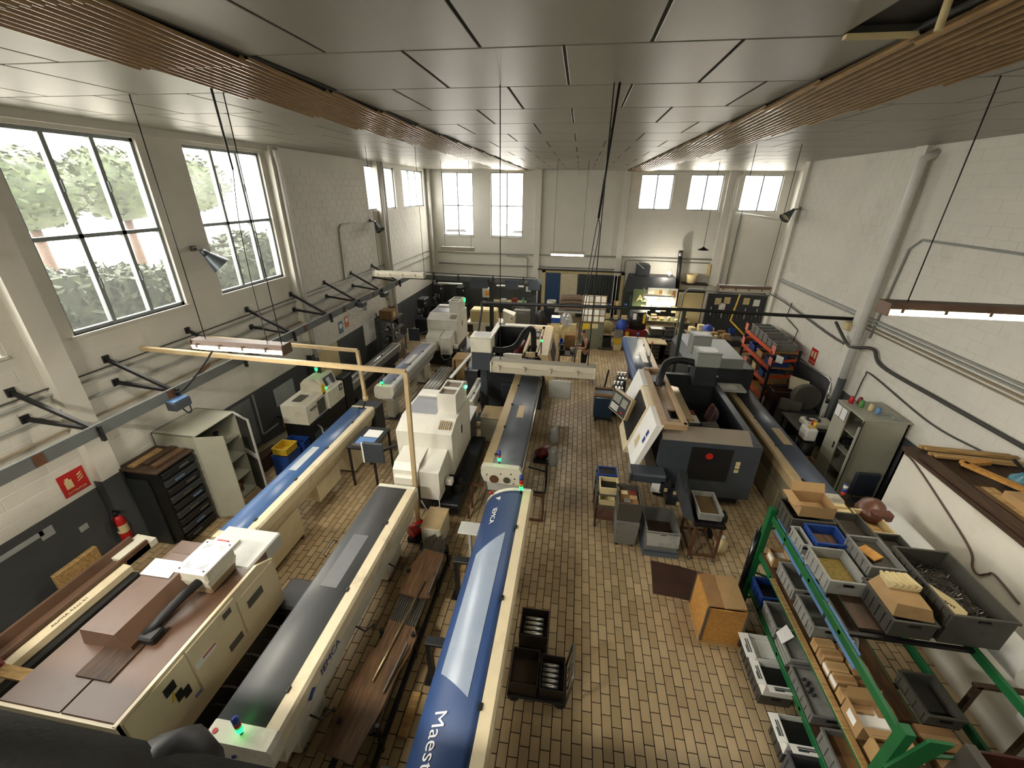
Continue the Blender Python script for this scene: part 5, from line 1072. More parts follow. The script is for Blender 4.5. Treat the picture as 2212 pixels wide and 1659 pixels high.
for (a, b) in ((2.38, 5.95), (2.8, 5.95), (2.38, 6.6), (2.8, 6.6)):
    MB().box(a - .02, a + .02, b - .02, b + .02, .08, .82).o('leg', RUST, sd_); MB().cyl((a - .015, b, .045), (a + .015, b, .045), .045).o('caster', STEELD, sd_)
MB().bar((2.38, 5.95, .12), (2.8, 5.95, .12), .03, .03).bar((2.38, 6.6, .12), (2.8, 6.6, .12), .03, .03).bar((2.38, 5.95, .12), (2.38, 6.6, .12), .03, .03).bar((2.8, 5.95, .12), (2.8, 6.6, .12), .03, .03).bar((2.38, 5.95, .45), (2.38, 6.6, .45), .03, .03).bar((2.8, 5.95, .45), (2.8, 6.6, .45), .03, .03).o('rail', RUST, sd_)
MB().tub(2.34, 2.84, 5.9, 6.65, .8, .86, .01).o('tray', BLACK, sd_)
crate('grey parts tub with brown sludge on the wheeled stand', 2.4, 2.8, 6.0, 6.62, .87, 1.02, GREYPL, 'parts_tub', pm('brown sludge', '5c4a2c', .3), dep=.4, ribs=False)
MB().hexa([(2.2, 6.1, .8), (2.36, 6.0, .8), (2.36, 6.7, .8), (2.2, 6.9, .8), (2.15, 6.3, 1.25), (2.2, 6.2, 1.25), (2.36, 6.9, 1.2), (2.2, 6.95, 1.25)]).o('chute', CHAR, sd_)
mo = T('pump_motor', 'black electric motor on the floor right of the wheeled stand', 'motor', (2.95, 6.6, 0))
MB().cyl((2.85, 6.55, .5), (3.08, 6.6, .5), .12).cyl((2.9, 6.57, 0), (2.9, 6.57, .45), .06).o('motor', BLACK, mo)
jr = T('plastic_jug', 'translucent plastic jug on the floor right of the wheeled stand', 'jug', (3.0, 6.25, 0)); MB().lathe([(.001, 0), (.1, 0), (.11, .05), (.11, .2), (.05, .26), (.04, .3), (.001, .3)], (3.0, 6.25, 0)).o('body', PAPERO, jr); MB().cyl((3, 6.25, .3), (3, 6.25, .33), .04).o('cap', OFFW, jr)
crate_ = T('plywood_crate', 'orange chipboard crate with cardboard top on the aisle floor', 'crate', (2.4, 4.6, 0))
MB().box(2.2, 2.7, 4.36, 4.38, .06, .72).o('front_board', OSB, crate_); MB().box(2.18, 2.2, 4.38, 4.98, .06, .72).o('side_board', OSB, crate_); MB().box(2.7, 2.72, 4.38, 4.98, .06, .72).o('side_board', OSB, crate_); MB().box(2.2, 2.7, 4.96, 4.98, .06, .72).o('rear_board', OSB, crate_)
for (a, b) in ((2.185, 4.365), (2.715, 4.365), (2.185, 4.975), (2.715, 4.975)): MB().box(a - .014, a + .014, b - .014, b + .014, .04, .74).o('corner_angle', STEELD, crate_)
MB().box(2.17, 2.73, 4.35, 4.99, .0, .06).o('skid', WOODX, crate_)
MB().box(2.2, 2.7, 4.4, 4.96, .72, .735).o('cardboard_lid', CARDD, crate_); MB().hexa([(2.4, 4.38, .735), (2.7, 4.4, .735), (2.7, 4.95, .735), (2.42, 4.95, .735), (2.4, 4.38, .75), (2.7, 4.4, .76), (2.7, 4.95, .77), (2.42, 4.95, .75)]).o('cardboard_flap', CARD, crate_)
MB().prism([(1.64, 5.1), (2.0, 5.08), (2.36, 5.03), (2.62, 5.65), (2.2, 5.74), (1.7, 5.8), (1.67, 5.4)], 'z', .0, .008).o('floor_mat', pm('oily brown mat', '3c2417', .7, var=.3, scale=3), label='oily brown mat lying on the aisle tiles behind the crate', cat='mat')
bc = T('tool_cart', 'dark blue tool cart with brown top on the aisle floor', 'cart', (1.05, 10.9, 0))
MB().box(.78, 1.3, 10.7, 11.15, .15, .85, .01).o('body', pm('deep blue paint', '1b3145', .4), bc); MB().tub(.77, 1.31, 10.69, 11.16, .82, .9, .012).o('tray', CARDD, bc)
for (a, b) in ((.84, 10.76), (1.24, 10.76), (.84, 11.09), (1.24, 11.09)): MB().cyl((a - .02, b, .07), (a + .02, b, .07), .07).o('caster', RUBBER, bc)
MB().cyl((.8, 10.68, .78), (1.28, 10.68, .78), .012).o('handle', STEEL, bc); MB().box(.82, 1.2, 10.7, 11.1, .08, .16).o('lower_shelf', BLACK, bc)
for i, (x, y, w, h, lab) in enumerate(((1.45, 11.4, .3, 1.0, 'steel tool post assembly beside the blue cart'), (1.6, 12.0, .26, 1.05, 'shiny steel fixture beside the far blue flanked feeder'))):
    r = T('machine_fixture', lab, 'fixture', (x, y, 0)); MB().box(x - w / 2, x + w / 2, y - .2, y + .2, 0, h * .8).o('base', CHAR, r)
    for k in range(3): MB().cyl((x - .1 + k * .1, y, h * .8), (x - .1 + k * .1, y, h), .035).o('spindle', STEEL, r)
    MB().box(x - .1, x + .12, y - .25, y - .1, h * .82, h * .9).o('slide', STEEL, r)
MB().bar((1.05, 11.9, 0), (1.2, 12.0, 1.1), .05, .01).o('steel_strip', BLACK, label='black steel strip standing behind the blue tool cart', cat='strip')
# white guard rail and second chip conveyor left of the mist collector
wr_ = T('guard_rail', 'white slanted guard strip left of the post mounted mist collector', 'rail', (-2.9, 11.5, 0))
MB().bar((-3.35, 10.6, 1.1), (-2.75, 13.3, 1.6), .1, .03).o('strip', PAPER, wr_); MB().bar((-3.1, 11.6, 0), (-3.1, 11.6, 1.3), .05, .05).o('post', CHAR, wr_); MB().box(-3.1, -2.7, 11.2, 13.0, .1, 1.1).o('conveyor', CHAR, wr_)
lf = feeder('short white bar guide behind the near white sliding-head lathe', -2.72, -2.42, 9.6, 11.0, .95, 'R', OFFW, GREYW, OFFW, CHAR, .3, .15, .1, 1, name='bar_guide', legs=((9.7, 9.9, .2, .02, OFFW),), skirt=.2)
wt = T('work_cabinet', 'dark cabinet with white top behind the near exhaust tower', 'cabinet', (-2.6, 8.85, 0))
MB().box(-3.0, -2.28, 8.55, 9.2, 0, .95).o('body', CHAR2, wt); MB().box(-3.05, -2.25, 8.5, 9.25, .95, .98, .006).o('top', PAPER, wt)
ch = T('office_chair', 'black office chair between the two white lathes', 'chair', (-3.3, 9.0, 0))
MB().box(-3.5, -3.08, 8.8, 9.2, .45, .53, .03).o('seat', BLACK, ch); MB().box(-3.5, -3.08, 9.18, 9.24, .55, 1.05, .03).o('backrest', BLACK, ch); MB().cyl((-3.29, 9, .1), (-3.29, 9, .45), .03).o('column', STEELD, ch)
for k in range(5): MB().bar((-3.29, 9, .1), (-3.29 + .28 * math.cos(k * 1.257), 9 + .28 * math.sin(k * 1.257), .06), .04, .03).o('leg', BLACK, ch)
bs = T('bar_stand', 'black stand with long bright bars beside the far lavender feeder', 'rack', (-4.1, 11.2, 0))
for y in (9.9, 12.3): MB().bar((-4.4, y, .5), (-3.7, y, .5), .04, .05).bar((-3.72, y, 0), (-3.72, y, .95), .04, .04).bar((-4.38, y, 0), (-4.38, y, .55), .04, .04).o('cross_frame', BLACK, bs)
for k in range(9): MB().cyl((-4.35 + k * .055, 9.75, .55 + .012 * (k % 2)), (-4.3 + k * .055, 12.6, .55 + .012 * (k % 2)), .02, n=8).o('bright_bar', STEEL, label='bright steel bar on the stand beside the far lavender feeder', cat='bar', group='bright bars by the far feeder')
MB().box(-4.0, -3.5, 12.9, 13.6, 0, .75, .01).o('wooden_cabinet', WOODX, label='small brown wooden cabinet below the far white lathe', cat='cabinet')
rp = T('drain_pump', 'red pump with clear plastic bags hanging by the slate lidded feeder', 'pump', (-.45, 8.6, 0))
MB().cyl((-.6, 8.5, .2), (-.35, 8.7, .25), .12).o('motor', REDD, rp); MB().box(-.7, -.3, 8.4, 8.8, 0, .1).o('foot', BLACK, rp)
for k in range(2):
    pb = T('plastic_bag', ['clear plastic bag hanging on the lower side of the red pump', 'crumpled clear plastic bag by the middle lathe corner'][k], 'bag', (-.2, 8.4 + k * 1.0, 0))
    m = MB().lathe([(.001, 0), (.1, .02), (.14, .15), (.1, .3), (.13, .42), (.05, .5)], (-.22 - .02 * k, 8.4 + k * 1.0, .0), 12); m.v = [(x + .02 * math.sin(40 * z), y + .02 * math.cos(33 * x * 3), z) for x, y, z in m.v]; m.o('film', CLEARP, pb)
# ================================================================ green rack on the right
RX0, RX1, RY0, RY1 = 3.0, 4.28, 2.42, 5.12
gr = T('pallet_rack', 'green steel rack loaded with bins and boxes, lower right', 'rack', ((RX0 + RX1) / 2, (RY0 + RY1) / 2, 0))
for y in (RY0, RY1):
    for x in (RX0, RX1): MB().box(x - .04, x + .04, y - .045, y + .045, 0, 1.98).o('upright', GREEN, gr)
    for z0, z1 in ((.15, .75), (.75, .3), (.9, 1.6), (1.6, 1.9)): MB().bar((RX0, y, z0), (RX1, y, z1), .025, .025).o('brace', GREEN, gr)
for z in (.5, 1.17, 1.88):
    for x in (RX0 + .02, RX1 - .02): MB().box(x - .02, x + .02, RY0, RY1, z - .1, z, .004).o('beam', GREEN, gr)
    for k in range(4):
        if z < 1.8 or k > 0:
            yy = RY0 + .3 + k * .65; MB().box(RX0, RX1, yy - .02, yy + .02, z - .06, z - .02).o('deck_bar', BLACK, gr)
MB().box(RX0 + .02, RX1 - .4, RY0 + .05, RY1 - .05, .5, .512).o('deck', WOODD, gr); MB().box(RX0 + .02, RX1 - .55, RY0 + .05, RY1 - .05, 1.17, 1.185).o('deck', WOOD, gr); MB().box(RX0 + .2, RX1, RY0 + 1.0, RY1 - .05, 1.88, 1.892).o('deck', WOODD, gr)
MB().prism([(RX0 - .05, 1.5), (RX0 + .12, 1.98), (RX0 + .3, 1.98), (RX0 + .1, 1.4)], 'y', RY0 - .07, RY0 - .045).o('end_plate', GREEN, gr)
box('deck_rail', WOODX, RX0 - .05, RX0 + .02, RY0, 4.6, 1.185, 1.2, .003, parent=gr)
SD = GREYPD; c = crate
pb_ = pm('parts heap', '4a443a', .5, m=.4, var=.5, scale=60)
# top level
c('dark ribbed crate at the far top corner of the green rack, under the open carton', 3.04, 3.58, 4.73, 5.17, 1.895, 2.14, SD)
c('royal blue crate with wooden blocks on top of the green rack', 3.17, 3.56, 4.36, 4.71, 1.9, 2.12, BLUEP, inside=WOOD, dep=.4)
c('slim grey crate in front of the royal blue crate', 3.03, 3.15, 4.36, 4.7, 1.9, 2.06, GREYPL)
c('light grey bin of brassy parts on the front of the rack top', 3.05, 3.46, 3.8, 4.32, 1.9, 2.1, GREYPL, inside=pm('brass parts', 'a08a4c', .35, m=.6, var=.4, scale=50), dep=.35)
c('cream tray at the rear of the rack top', 4.0, 4.32, 4.74, 5.2, 1.9, 2.06, PAPERO, 'plastic_tray', inside=WOODX, dep=.2, ribs=False)
c('dark bin of loose metal parts in the middle of the rack top', 3.6, 3.97, 4.5, 5.0, 1.9, 2.13, SD, inside=pb_, dep=.5)
c('open bin with orange packet and loose parts on the rack top', 3.5, 3.86, 3.94, 4.44, 2.06, 2.24, GREYP, inside=pb_, dep=.6)
c('ribbed grey crate under the bin with the orange packet', 3.5, 3.86, 3.93, 4.45, 1.895, 2.055, GREYP)
c('dark crate of parts behind the middle bin on the rack top', 4.0, 4.3, 4.3, 4.7, 1.9, 2.1, SD, inside=pb_, dep=.5)
c('stack base crate near the front of the rack top, dark ribbed', 3.42, 3.84, 3.36, 3.9, 1.895, 2.12, SD, inside=pb_, dep=.6)
big = c('huge dark grey container of metal swarf on the right of the rack top', 3.88, 4.46, 3.36, 4.26, 1.895, 2.3, SD, 'big_container', inside=None)
m = MB(); R_ = random.Random(5)
for k in range(420):
    p = Vector((R_.uniform(3.93, 4.41), R_.uniform(3.41, 4.2), 2.05 + R_.uniform(0, .07))); a = R_.uniform(0, 6.28); l = R_.uniform(.03, .09); d = Vector((math.cos(a), math.sin(a), R_.uniform(-.5, .5))) * l
    m.bar(p - d / 2, p + d / 2, .006, .004)
m.o('swarf', STEELD, big, kind='stuff'); MB().box(3.9, 4.44, 3.38, 4.24, 1.91, 2.05).o('swarf_bed', pm('swarf bed', '36312a', .6, m=.3), big)
MB().prism([(3.9, 3.7), (3.98, 3.5), (4.1, 3.46), (4.2, 3.55), (4.18, 3.7), (4.04, 3.92), (3.97, 3.9), (3.97, 4.1), (3.9, 4.1), (3.89, 3.9)], 'z', 2.15, 2.153).o('paper_bag', PAPERO, label='flat brown paper bag with print on the swarf container', cat='bag')
text('SAFER CABLE', .045, pm('brown print', '5b4a38'), bpy.data.objects['paper_bag'], (4.04, 3.7, 2.156), (0, 0, 2.2))
PKM = Matrix.Translation((-.18, .34, 0))
pk = T('paper_packet', 'torn brown paper packet with crumpled flaps on the rack top', 'packet', (3.62, 3.6, 2.12)); MB().hexa([(3.62, 3.08, 2.125), (3.98, 3.05, 2.125), (3.98, 3.45, 2.125), (3.62, 3.5, 2.125), (3.64, 3.12, 2.26), (3.95, 3.1, 2.24), (3.95, 3.42, 2.26), (3.66, 3.46, 2.28)]).xf(PKM).o('packet', CARD, pk)
for k in range(5): MB().hexa([(3.66 + .06 * k, 3.3, 2.26), (3.72 + .06 * k, 3.3, 2.26), (3.72 + .06 * k, 3.44, 2.27), (3.66 + .06 * k, 3.44, 2.27), (3.64 + .06 * k, 3.34, 2.34), (3.72 + .06 * k, 3.3, 2.33), (3.7 + .06 * k, 3.5, 2.31), (3.66 + .05 * k, 3.48, 2.32)]).xf(PKM).o('flap', PAPERO, pk)
MB().box(3.56, 3.72, 4.1, 4.3, 2.19, 2.21).rot(.5, (3.64, 4.2)).o('orange_packet', OSB, label='orange brown packet in the open bin on the rack top', cat='packet')
def carton(label, x0, x1, y0, y1, z0, z1, mt=CARD, open_=True, flaps='nsew', tape=True, name='cardboard_box', inside=None, rz=0., grp=None, lab=None):
    r = T(name, label, 'box', ((x0 + x1) / 2, (y0 + y1) / 2, z0), group=grp)
    cc = ((x0 + x1) / 2, (y0 + y1) / 2)
    if open_:
        MB().tub(x0, x1, y0, y1, z0, z1, .005, 0, .005).rot(rz, cc).o('body', mt, r)
        h = min((x1 - x0), (y1 - y0)) * .42
        F = {'s': [(x0, y0, z1), (x1, y0, z1), (x1, y0 - h * .8, z1 + h * .15), (x0, y0 - h * .8, z1 + h * .15)], 'n': [(x0, y1, z1), (x1, y1, z1), (x1, y1 + h * .45, z1 + h * .8), (x0, y1 + h * .45, z1 + h * .8)], 'w': [(x0, y0, z1), (x0, y1, z1), (x0 - h * .85, y1, z1 - h * .05), (x0 - h * .85, y0, z1 - h * .05)], 'e': [(x1, y0, z1), (x1, y1, z1), (x1 + h * .7, y1, z1 + h * .35), (x1 + h * .7, y0, z1 + h * .35)]}
        for f in flaps:
            q = F[f]
            if mt is PAPER and f in 'ws':
                c0, c1, c2, c3 = [Vector(v) for v in q]
                for t in (.3, .5, .65):
                    a_ = c0.lerp(c3, t).lerp(c1.lerp(c2, t), .2); b_ = c0.lerp(c3, t).lerp(c1.lerp(c2, t), .75 if t < .6 else .5); MB().bar(a_ + Vector((0, 0, .006)), b_ + Vector((0, 0, .006)), .012, .003).rot(rz, cc).o('print_line', CHAR, r)
            MB().hexa(q + [(a, b, z + .005) for a, b, z in q]).rot(rz, cc).o('flap', mt, r)
        if inside: MB().box(x0 + .01, x1 - .01, y0 + .01, y1 - .01, z0 + .01, z0 + (z1 - z0) * .6).rot(rz, cc).o('contents', inside, r)
    else:
        MB().box(x0, x1, y0, y1, z0, z1, .004).rot(rz, cc).o('body', mt, r)
        MB().box(x0 - .001, x1 + .001, cc[1] - .025, cc[1] + .025, z0 + .5 * (z1 - z0), z1 + .0015).rot(rz, cc).o('tape', CARDD if mt is CARD else CARD, r)
    if lab: MB().box(x0 - .003, x0 - .001, cc[1] - .06, cc[1] + .06, z0 + .3 * (z1 - z0), z0 + .75 * (z1 - z0)).rot(rz, cc).o('label', PAPER, r)
    return r
carton('open cardboard carton with raised flaps, at the far top corner of the green rack', 3.14, 3.56, 4.8, 5.12, 2.145, 2.32, flaps='nw', inside=None)
carton('closed white box behind the open carton, at the rear of the rack top', 3.62, 3.95, 5.05, 5.25, 1.9, 2.08, PAPERO, open_=False)
bg = T('brown_bag', 'bulging brown leather-like bag on the rear of the rack top', 'bag', (4.2, 4.8, 1.9))
m = MB().lathe([(.001, 0), (.2, .02), (.24, .1), (.2, .2), (.1, .26), (.001, .28)], (0, 0, 0), 16); m.v = [(4.3 + x * .75 + .02 * math.sin(9 * y), 5.25 + y * .9, 1.9 + z * (1 + .15 * math.sin(7 * x))) for x, y, z in m.v]; m.o('bag', pm('brown leather', '5d3a2a', .4, var=.15), bg)
MB().box(4.2, 4.45, 5.02, 5.15, 2.0, 2.14, .03).o('flap', pm('brown leather', '5d3a2a'), bg)
# front LBLUE liners under the top crates
for k, (y0, y1) in enumerate(((3.1, 3.65), (3.7, 4.2), (4.25, 4.7), (4.75, 5.0))):
    MB().hexa([(3.05, y0, 1.66), (3.06, y0, 1.66), (3.06, y1, 1.66), (3.05, y1, 1.66), (3.03, y0, 1.9), (3.045, y0, 1.9), (3.045, y1, 1.9), (3.03, y1, 1.9)]).o('blue_film', LBLUEP, label='faded blue plastic film hanging under the rack top, %s from the far end' % ['fourth', 'third', 'second', 'first'][k], cat='film')
# second level (z 1.185)
z2 = 1.205
c('grey bin on the middle rack shelf, fourth container from the far end', 3.06, 3.44, 3.74, 4.2, z2, z2 + .2, GREYPL)
c('pale grey bin on the middle rack shelf, third container from the far end', 3.06, 3.44, 4.25, 4.72, z2, z2 + .2, GREYPL)
carton('cardboard box with white label on the middle shelf, second from the far end', 3.04, 3.25, 4.79, 4.99, z2, z2 + .17, CARD, open_=True, flaps='', inside=PAPER, lab=True)
c('cream tub at the far end of the middle shelf', 3.55, 3.9, 4.7, 5.0, z2 - .02, z2 + .16, PAPERO, ribs=False)
carton('white paper pack next to the labelled box on the middle shelf', 3.27, 3.5, 4.78, 5.0, z2, z2 + .14, PAPER, open_=False)
for k in range(6):
    y = 3.68 - k * .135
    carton(['first', 'second', 'third', 'fourth', 'fifth', 'sixth'][k] + ' small carton from the grey bins, front row on the middle shelf', 3.04, 3.24, y - .115, y, z2, z2 + .12 + .02 * (k % 2), CARD if k % 2 else pm('cardboard light', 'ad8c5c', .8), open_=False, lab=(k in (2, 3)), grp='cartons in the front row')
for k in range(4):
    y = 3.66 - k * .2
    carton(['first', 'second', 'third', 'fourth'][k] + ' dull carton from the grey bins, second row on the middle shelf', 3.27, 3.45, y - .18, y, z2, z2 + .1 + .03 * (k % 2), CARDD, open_=False, grp='cartons in the second row')
bag = T('plastic_bag', 'crumpled clear bag of parts on the middle shelf of the green rack', 'bag', (3.4, 3.36, z2))
m = MB().lathe([(.001, 0), (.08, .01), (.1, .06), (.07, .13), (.02, .16), (.001, .16)], (3.36, 3.62, z2 + .14), 12); m.v = [(x + .015 * math.sin(50 * z + 20 * y), y, z + .01 * math.sin(60 * x)) for x, y, z in m.v]; m.o('film', CLEARP, bag)
carton('open cardboard carton with parts, near end of the middle shelf', 3.02, 3.34, 2.72, 3.02 - .28 + .25, z2, z2 + .2, CARD, flaps='ns', inside=PAPER, lab=True)
carton('tall open carton at the near end of the middle shelf', 3.05, 3.3, 2.46, 2.66, z2, z2 + .22, pm('cardboard light', 'ad8c5c'), flaps='e', inside=PAPERO)
# rear of middle shelf
c('grey ribbed tray at the rear of the middle shelf, under the swarf container', 3.75, 4.1, 2.95, 3.4, 1.19, 1.36, GREYPD)
for k, (y0, y1) in enumerate(((2.7, 2.92), (2.5, 2.68))): carton('flat brown carton at the rear of the middle shelf, ' + ['beside the grey tray', 'nearest the end plate'][k], 3.62, 3.95, y0, y1, 1.19, 1.27, CARDD, open_=False)
# lower level (z .512)
z1 = .515
c('royal blue bin at the far end of the lower shelf', 3.0, 3.34, 4.68, 5.06, z1, z1 + .2, BLUEP, inside=BLACK, dep=.4)
c('light grey bin on the lower shelf, second from the far end', 3.0, 3.36, 4.2, 4.63, z1, z1 + .2, GREYPL)
for k in range(3): c(['bottom', 'middle', 'top'][k] + ' of three nested grey lids on the lower shelf', 3.0, 3.38, 3.82 - .02 * k, 4.15 - .02 * k, z1 + .07 * k, z1 + .07 * k + .065, GREYPL, 'shallow_tray', ribs=False, grp='nested grey lids')
sh = MB().hexa([(2.98, 3.98, .72), (3.14, 4.05, .8), (3.1, 4.2, .82), (2.96, 4.12, .74), (2.98, 3.98, .723), (3.14, 4.05, .803), (3.1, 4.2, .823), (2.96, 4.12, .743)]).o('paper_sheet', PAPER, label='white sheet of paper hanging over the lower shelf bins', cat='paper')
c('large grey flat bin with black parts on the lower shelf', 3.0, 3.42, 3.18, 3.76, z1, z1 + .16, GREYP, inside=GREYPL, dep=.8)
for k in range(6): MB().cyl((3.08 + .03 * (k % 2), 3.6 - k * .035, z1 + .135), (3.11 + .03 * (k % 2), 3.6 - k * .035, z1 + .16), .016, n=8).o('black_fitting', BLACK, label='small black fitting lying in the large flat grey bin', cat='fitting', group='black fittings in the flat bin')
c('grey ribbed crate holding a brown carton, near end of the lower shelf', 3.0, 3.42, 2.6, 3.05, z1, z1 + .22, GREYP, inside=CARDD, dep=.6)
c('grey ribbed crate at the very near end of the lower shelf', 3.0, 3.42, 2.2, 2.56, z1, z1 + .2, GREYP)
# floor level
for k, (y0, y1, lab) in enumerate(((3.95, 4.3, 'open white printed carton on the floor under the rack, next to the chipboard crate'), (3.62, 3.92, 'open white printed carton on the floor under the rack, in the middle'), (3.0, 3.3, 'open white printed carton on the floor under the rack, nearest the camera'))):
    carton(lab, 2.74, 3.1, y0, y1, .2, .42, PAPER, flaps='ws' if k != 0 else 'w', inside=PAPER if k == 0 else BLACK)
for k, (y0, y1, lab) in enumerate(((3.62, 4.3, 'dark ribbed crate under two white cartons on the floor'), )): c(lab, 2.72, 3.12, y0, y1, .0, .195, GREYPD)
c('black ribbed crate with clear film and parts on the floor under the rack', 2.72, 3.16, 2.62, 2.96, .0, .36, pm('scuffed dark plastic', '55565a', .5, var=.2), inside=CLEARP, dep=.8)
c('scuffed grey lidded crate at the bottom edge under the rack', 2.72, 3.16, 2.2, 2.56, .0, .36, GREYP, inside=GREYPL, dep=.98)
c('low dark crate under the nearest white carton', 2.74, 3.1, 3.0, 3.34, .0, .195, GREYPD)
# black tube leaning at the rack end
MB().cyl((2.86, 5.02, .02), (2.93, 5.16, 1.5), .035).cyl((2.91, 5.1, .02), (2.99, 5.2, 1.55), .03).o('leaning_tube', pm('glossy black tube', '121214', .15), label='glossy black tubes leaning on the far end of the green rack', cat='tube')
# trunk lid / brown case nearest at the right bottom
cs = T('brown_case', 'dark brown case with metal trim at the bottom right corner', 'case', (3.9, 2.3, 1.19))
MB().tub(3.5, 4.4, 2.02, 2.4, 1.5, 1.9, .02).o('shell', pm('dark red brown', '3c1a14', .5), cs); MB().box(3.44, 3.52, 2.0, 2.42, 1.5, 1.92).o('trim', STEELD, cs); MB().box(3.55, 4.35, 2.05, 2.38, 1.5, 1.6).o('lining', CARDD, cs)
MB().box(3.5, 4.28, 2.0, 2.42, 1.19, 1.5).o('case_base', pm('dark red brown', '3c1a14'), cs)
# ================================================================ white cabin at the right wall
ca = T('storage_cabin', 'white panelled cabin against the right wall, topped with stored wood', 'cabin', (6.1, 4.5, 0))
MB().box(5.4, 5.44, 1.0, 6.52, 0, 2.3).o('side_wall', pm('white panel', 'd6d2c6', .5, var=.04, dirt='b5ab98', da=.08), ca)
MB().box(5.4, XR - .03, 6.48, 6.52, 0, 2.3).o('end_wall', pm('white panel', 'd6d2c6'), ca)
MB().box(5.38, XR - .03, 1.0, 6.54, 2.3, 2.36).o('roof_board', WOODD, ca)
MB().tube(curve([(5.385, 6.45, 2.28), (5.385, 6.2, 2.25), (5.385, 5.6, 2.05), (5.385, 4.95, 1.8), (5.385, 4.8, 1.62), (5.385, 4.7, 1.6), (5.385, 4.62, 1.7), (5.385, 4.55, 1.76), (5.385, 4.2, 1.7)]), .012, 6).o('cable', pm('brown cable', '4a3328', .5), ca)
MB().box(4.86, 5.36, 4.75, 4.8, 0, 1.6).o('lean_board', WOODX, ca) if False else None
for k, (p0, p1, r_, lab) in enumerate((((5.0, 5.9, 1.52), (4.68, 3.2, 1.78), .16, 'long white paper roll lying between the rack and the white cabin'), ((4.72, 3.05, 1.5), (4.75, 1.8, 1.5), .19, 'second white paper roll at the right edge, below the swarf container'))):
    r = T('paper_roll', lab, 'paper roll', p0); MB().cyl(p0, p1, r_, n=24).o('roll', PAPER, r); MB().cyl((Vector(p0) + (Vector(p0) - Vector(p1)).normalized() * .002), (Vector(p0) + (Vector(p0) - Vector(p1)).normalized() * .004), r_ * .3).o('core', CARD, r)
rk = T('roll_trestle', 'dark trestle carrying the white paper rolls', 'trestle', (5.05, 4, 0))
for y in (2.3, 3.4, 5.4): MB().bar((4.5, y, 1.29), (5.36, y, 1.29), .05, .04).bar((4.55, y, 0), (4.55, y, 1.3), .05, .05).bar((5.32, y, 0), (5.32, y, 1.3), .05, .05).o('frame', WOODD, rk)
# wood and boxes on the cabin
for k in range(4): MB().bar((5.55, 6.46 - k * .1, 2.42 + .035 * (k % 2)), (6.75, 6.4 - k * .1, 2.42 + .035 * (k % 2)), .06, .04).o('timber_batten', WOODX, label='%s pale timber batten across the far end of the cabin roof' % ['first', 'second', 'third', 'fourth'][k], cat='batten', group='battens on the cabin')
MB().bar((5.45, 6.2, 2.4), (5.5, 4.0, 2.4), .14, .06).o('grey_plank', WOODD, label='grey weathered plank along the edge of the cabin roof', cat='plank')
MB().bar((5.8, 6.0, 2.46), (6.4, 5.0, 2.46), .1, .05).bar((5.8, 6.0, 2.46), (6.2, 6.1, 2.46), .1, .05).o('wooden_trestle', OSB, label='orange brown wooden frame on the cabin roof', cat='frame')
pn = T('teal_sprayer', 'teal bottle-shaped sprayer with black nozzle on the cabin roof', 'sprayer', (6.2, 5.6, 2.36)); MB().lathe([(.001, 0), (.11, 0), (.13, .05), (.12, .14), (.05, .2), (.03, .24), (.001, .24)], (6.25, 5.65, 2.36)).o('tank', pm('teal plastic', '3c6f80', .4), pn); MB().bar((6.25, 5.65, 2.6), (6.12, 5.75, 2.74), .04, .04).bar((6.25, 5.65, 2.58), (6.4, 5.6, 2.5), .06, .05).o('nozzle', BLACK, pn)
carton('long cardboard carton on the cabin roof, front', 5.75, 6.15, 4.6, 5.3, 2.365, 2.52, CARD, open_=False)
carton('printed cardboard carton on the cabin roof, at the right edge', 6.2, 6.7, 4.7, 5.35, 2.365, 2.62, pm('cardboard light', 'ad8c5c'), open_=False)
carton('dark cardboard carton on the cabin roof, nearest the camera', 5.8, 6.4, 3.9, 4.5, 2.365, 2.5, CARDD, open_=False)
for k in range(3): MB().bar((5.62 + .09 * k, 5.5, 2.39), (5.66 + .09 * k, 4.0, 2.39), .07, .05).o('stored_plank', WOODX if k else WOOD, label=['brown stored plank on the cabin roof by the edge', 'pale stored plank on the cabin roof beside the brown one', 'pale stored plank on the cabin roof under the long carton'][k], cat='plank')
# ================================================================ locker, saw, grinder
lk = T('steel_locker', 'tall olive grey locker with its right door ajar, by the right wall', 'locker', (6.3, 8.7, 0))
MB().box(5.95, 6.78, 8.3, 8.33, 0, 1.9).box(5.95, 6.78, 9.17, 9.2, 0, 1.9).box(6.75, 6.78, 8.3, 9.2, 0, 1.9).o('side_panel', CABG, lk)
MB().box(5.93, 6.8, 8.28, 9.22, 1.88, 1.91, .005).o('top_panel', CABG, lk)
for z in (.05, .5, .95, 1.4): MB().box(5.98, 6.76, 8.33, 9.17, z, z + .02).o('shelf', CABG, lk)
MB().box(5.93, 5.95, 8.76, 9.2, .04, 1.87).o('door', CABG, lk); MB().box(5.92, 5.93, 8.82, 8.86, .9, 1.05).o('handle', BLACK, lk)
for k in range(2): MB().box(5.922, 5.928, 8.8 + k * .2, 8.98 + k * .2, 1.58, 1.84).o('notice', PAPER, lk); 
for k in range(2): MB().box(5.924, 5.93, 8.79 + k * .2, 8.99 + k * .2, 1.57, 1.85).o('notice_frame', BLACK, lk)
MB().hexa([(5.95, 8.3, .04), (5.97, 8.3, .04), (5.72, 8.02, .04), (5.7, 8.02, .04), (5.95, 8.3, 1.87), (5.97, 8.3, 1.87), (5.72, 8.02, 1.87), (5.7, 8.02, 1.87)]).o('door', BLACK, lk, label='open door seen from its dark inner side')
MB().bar((5.71, 8.01, .04), (5.71, 8.01, 1.88), .03, .03).o('door_edge', CABG, lk)
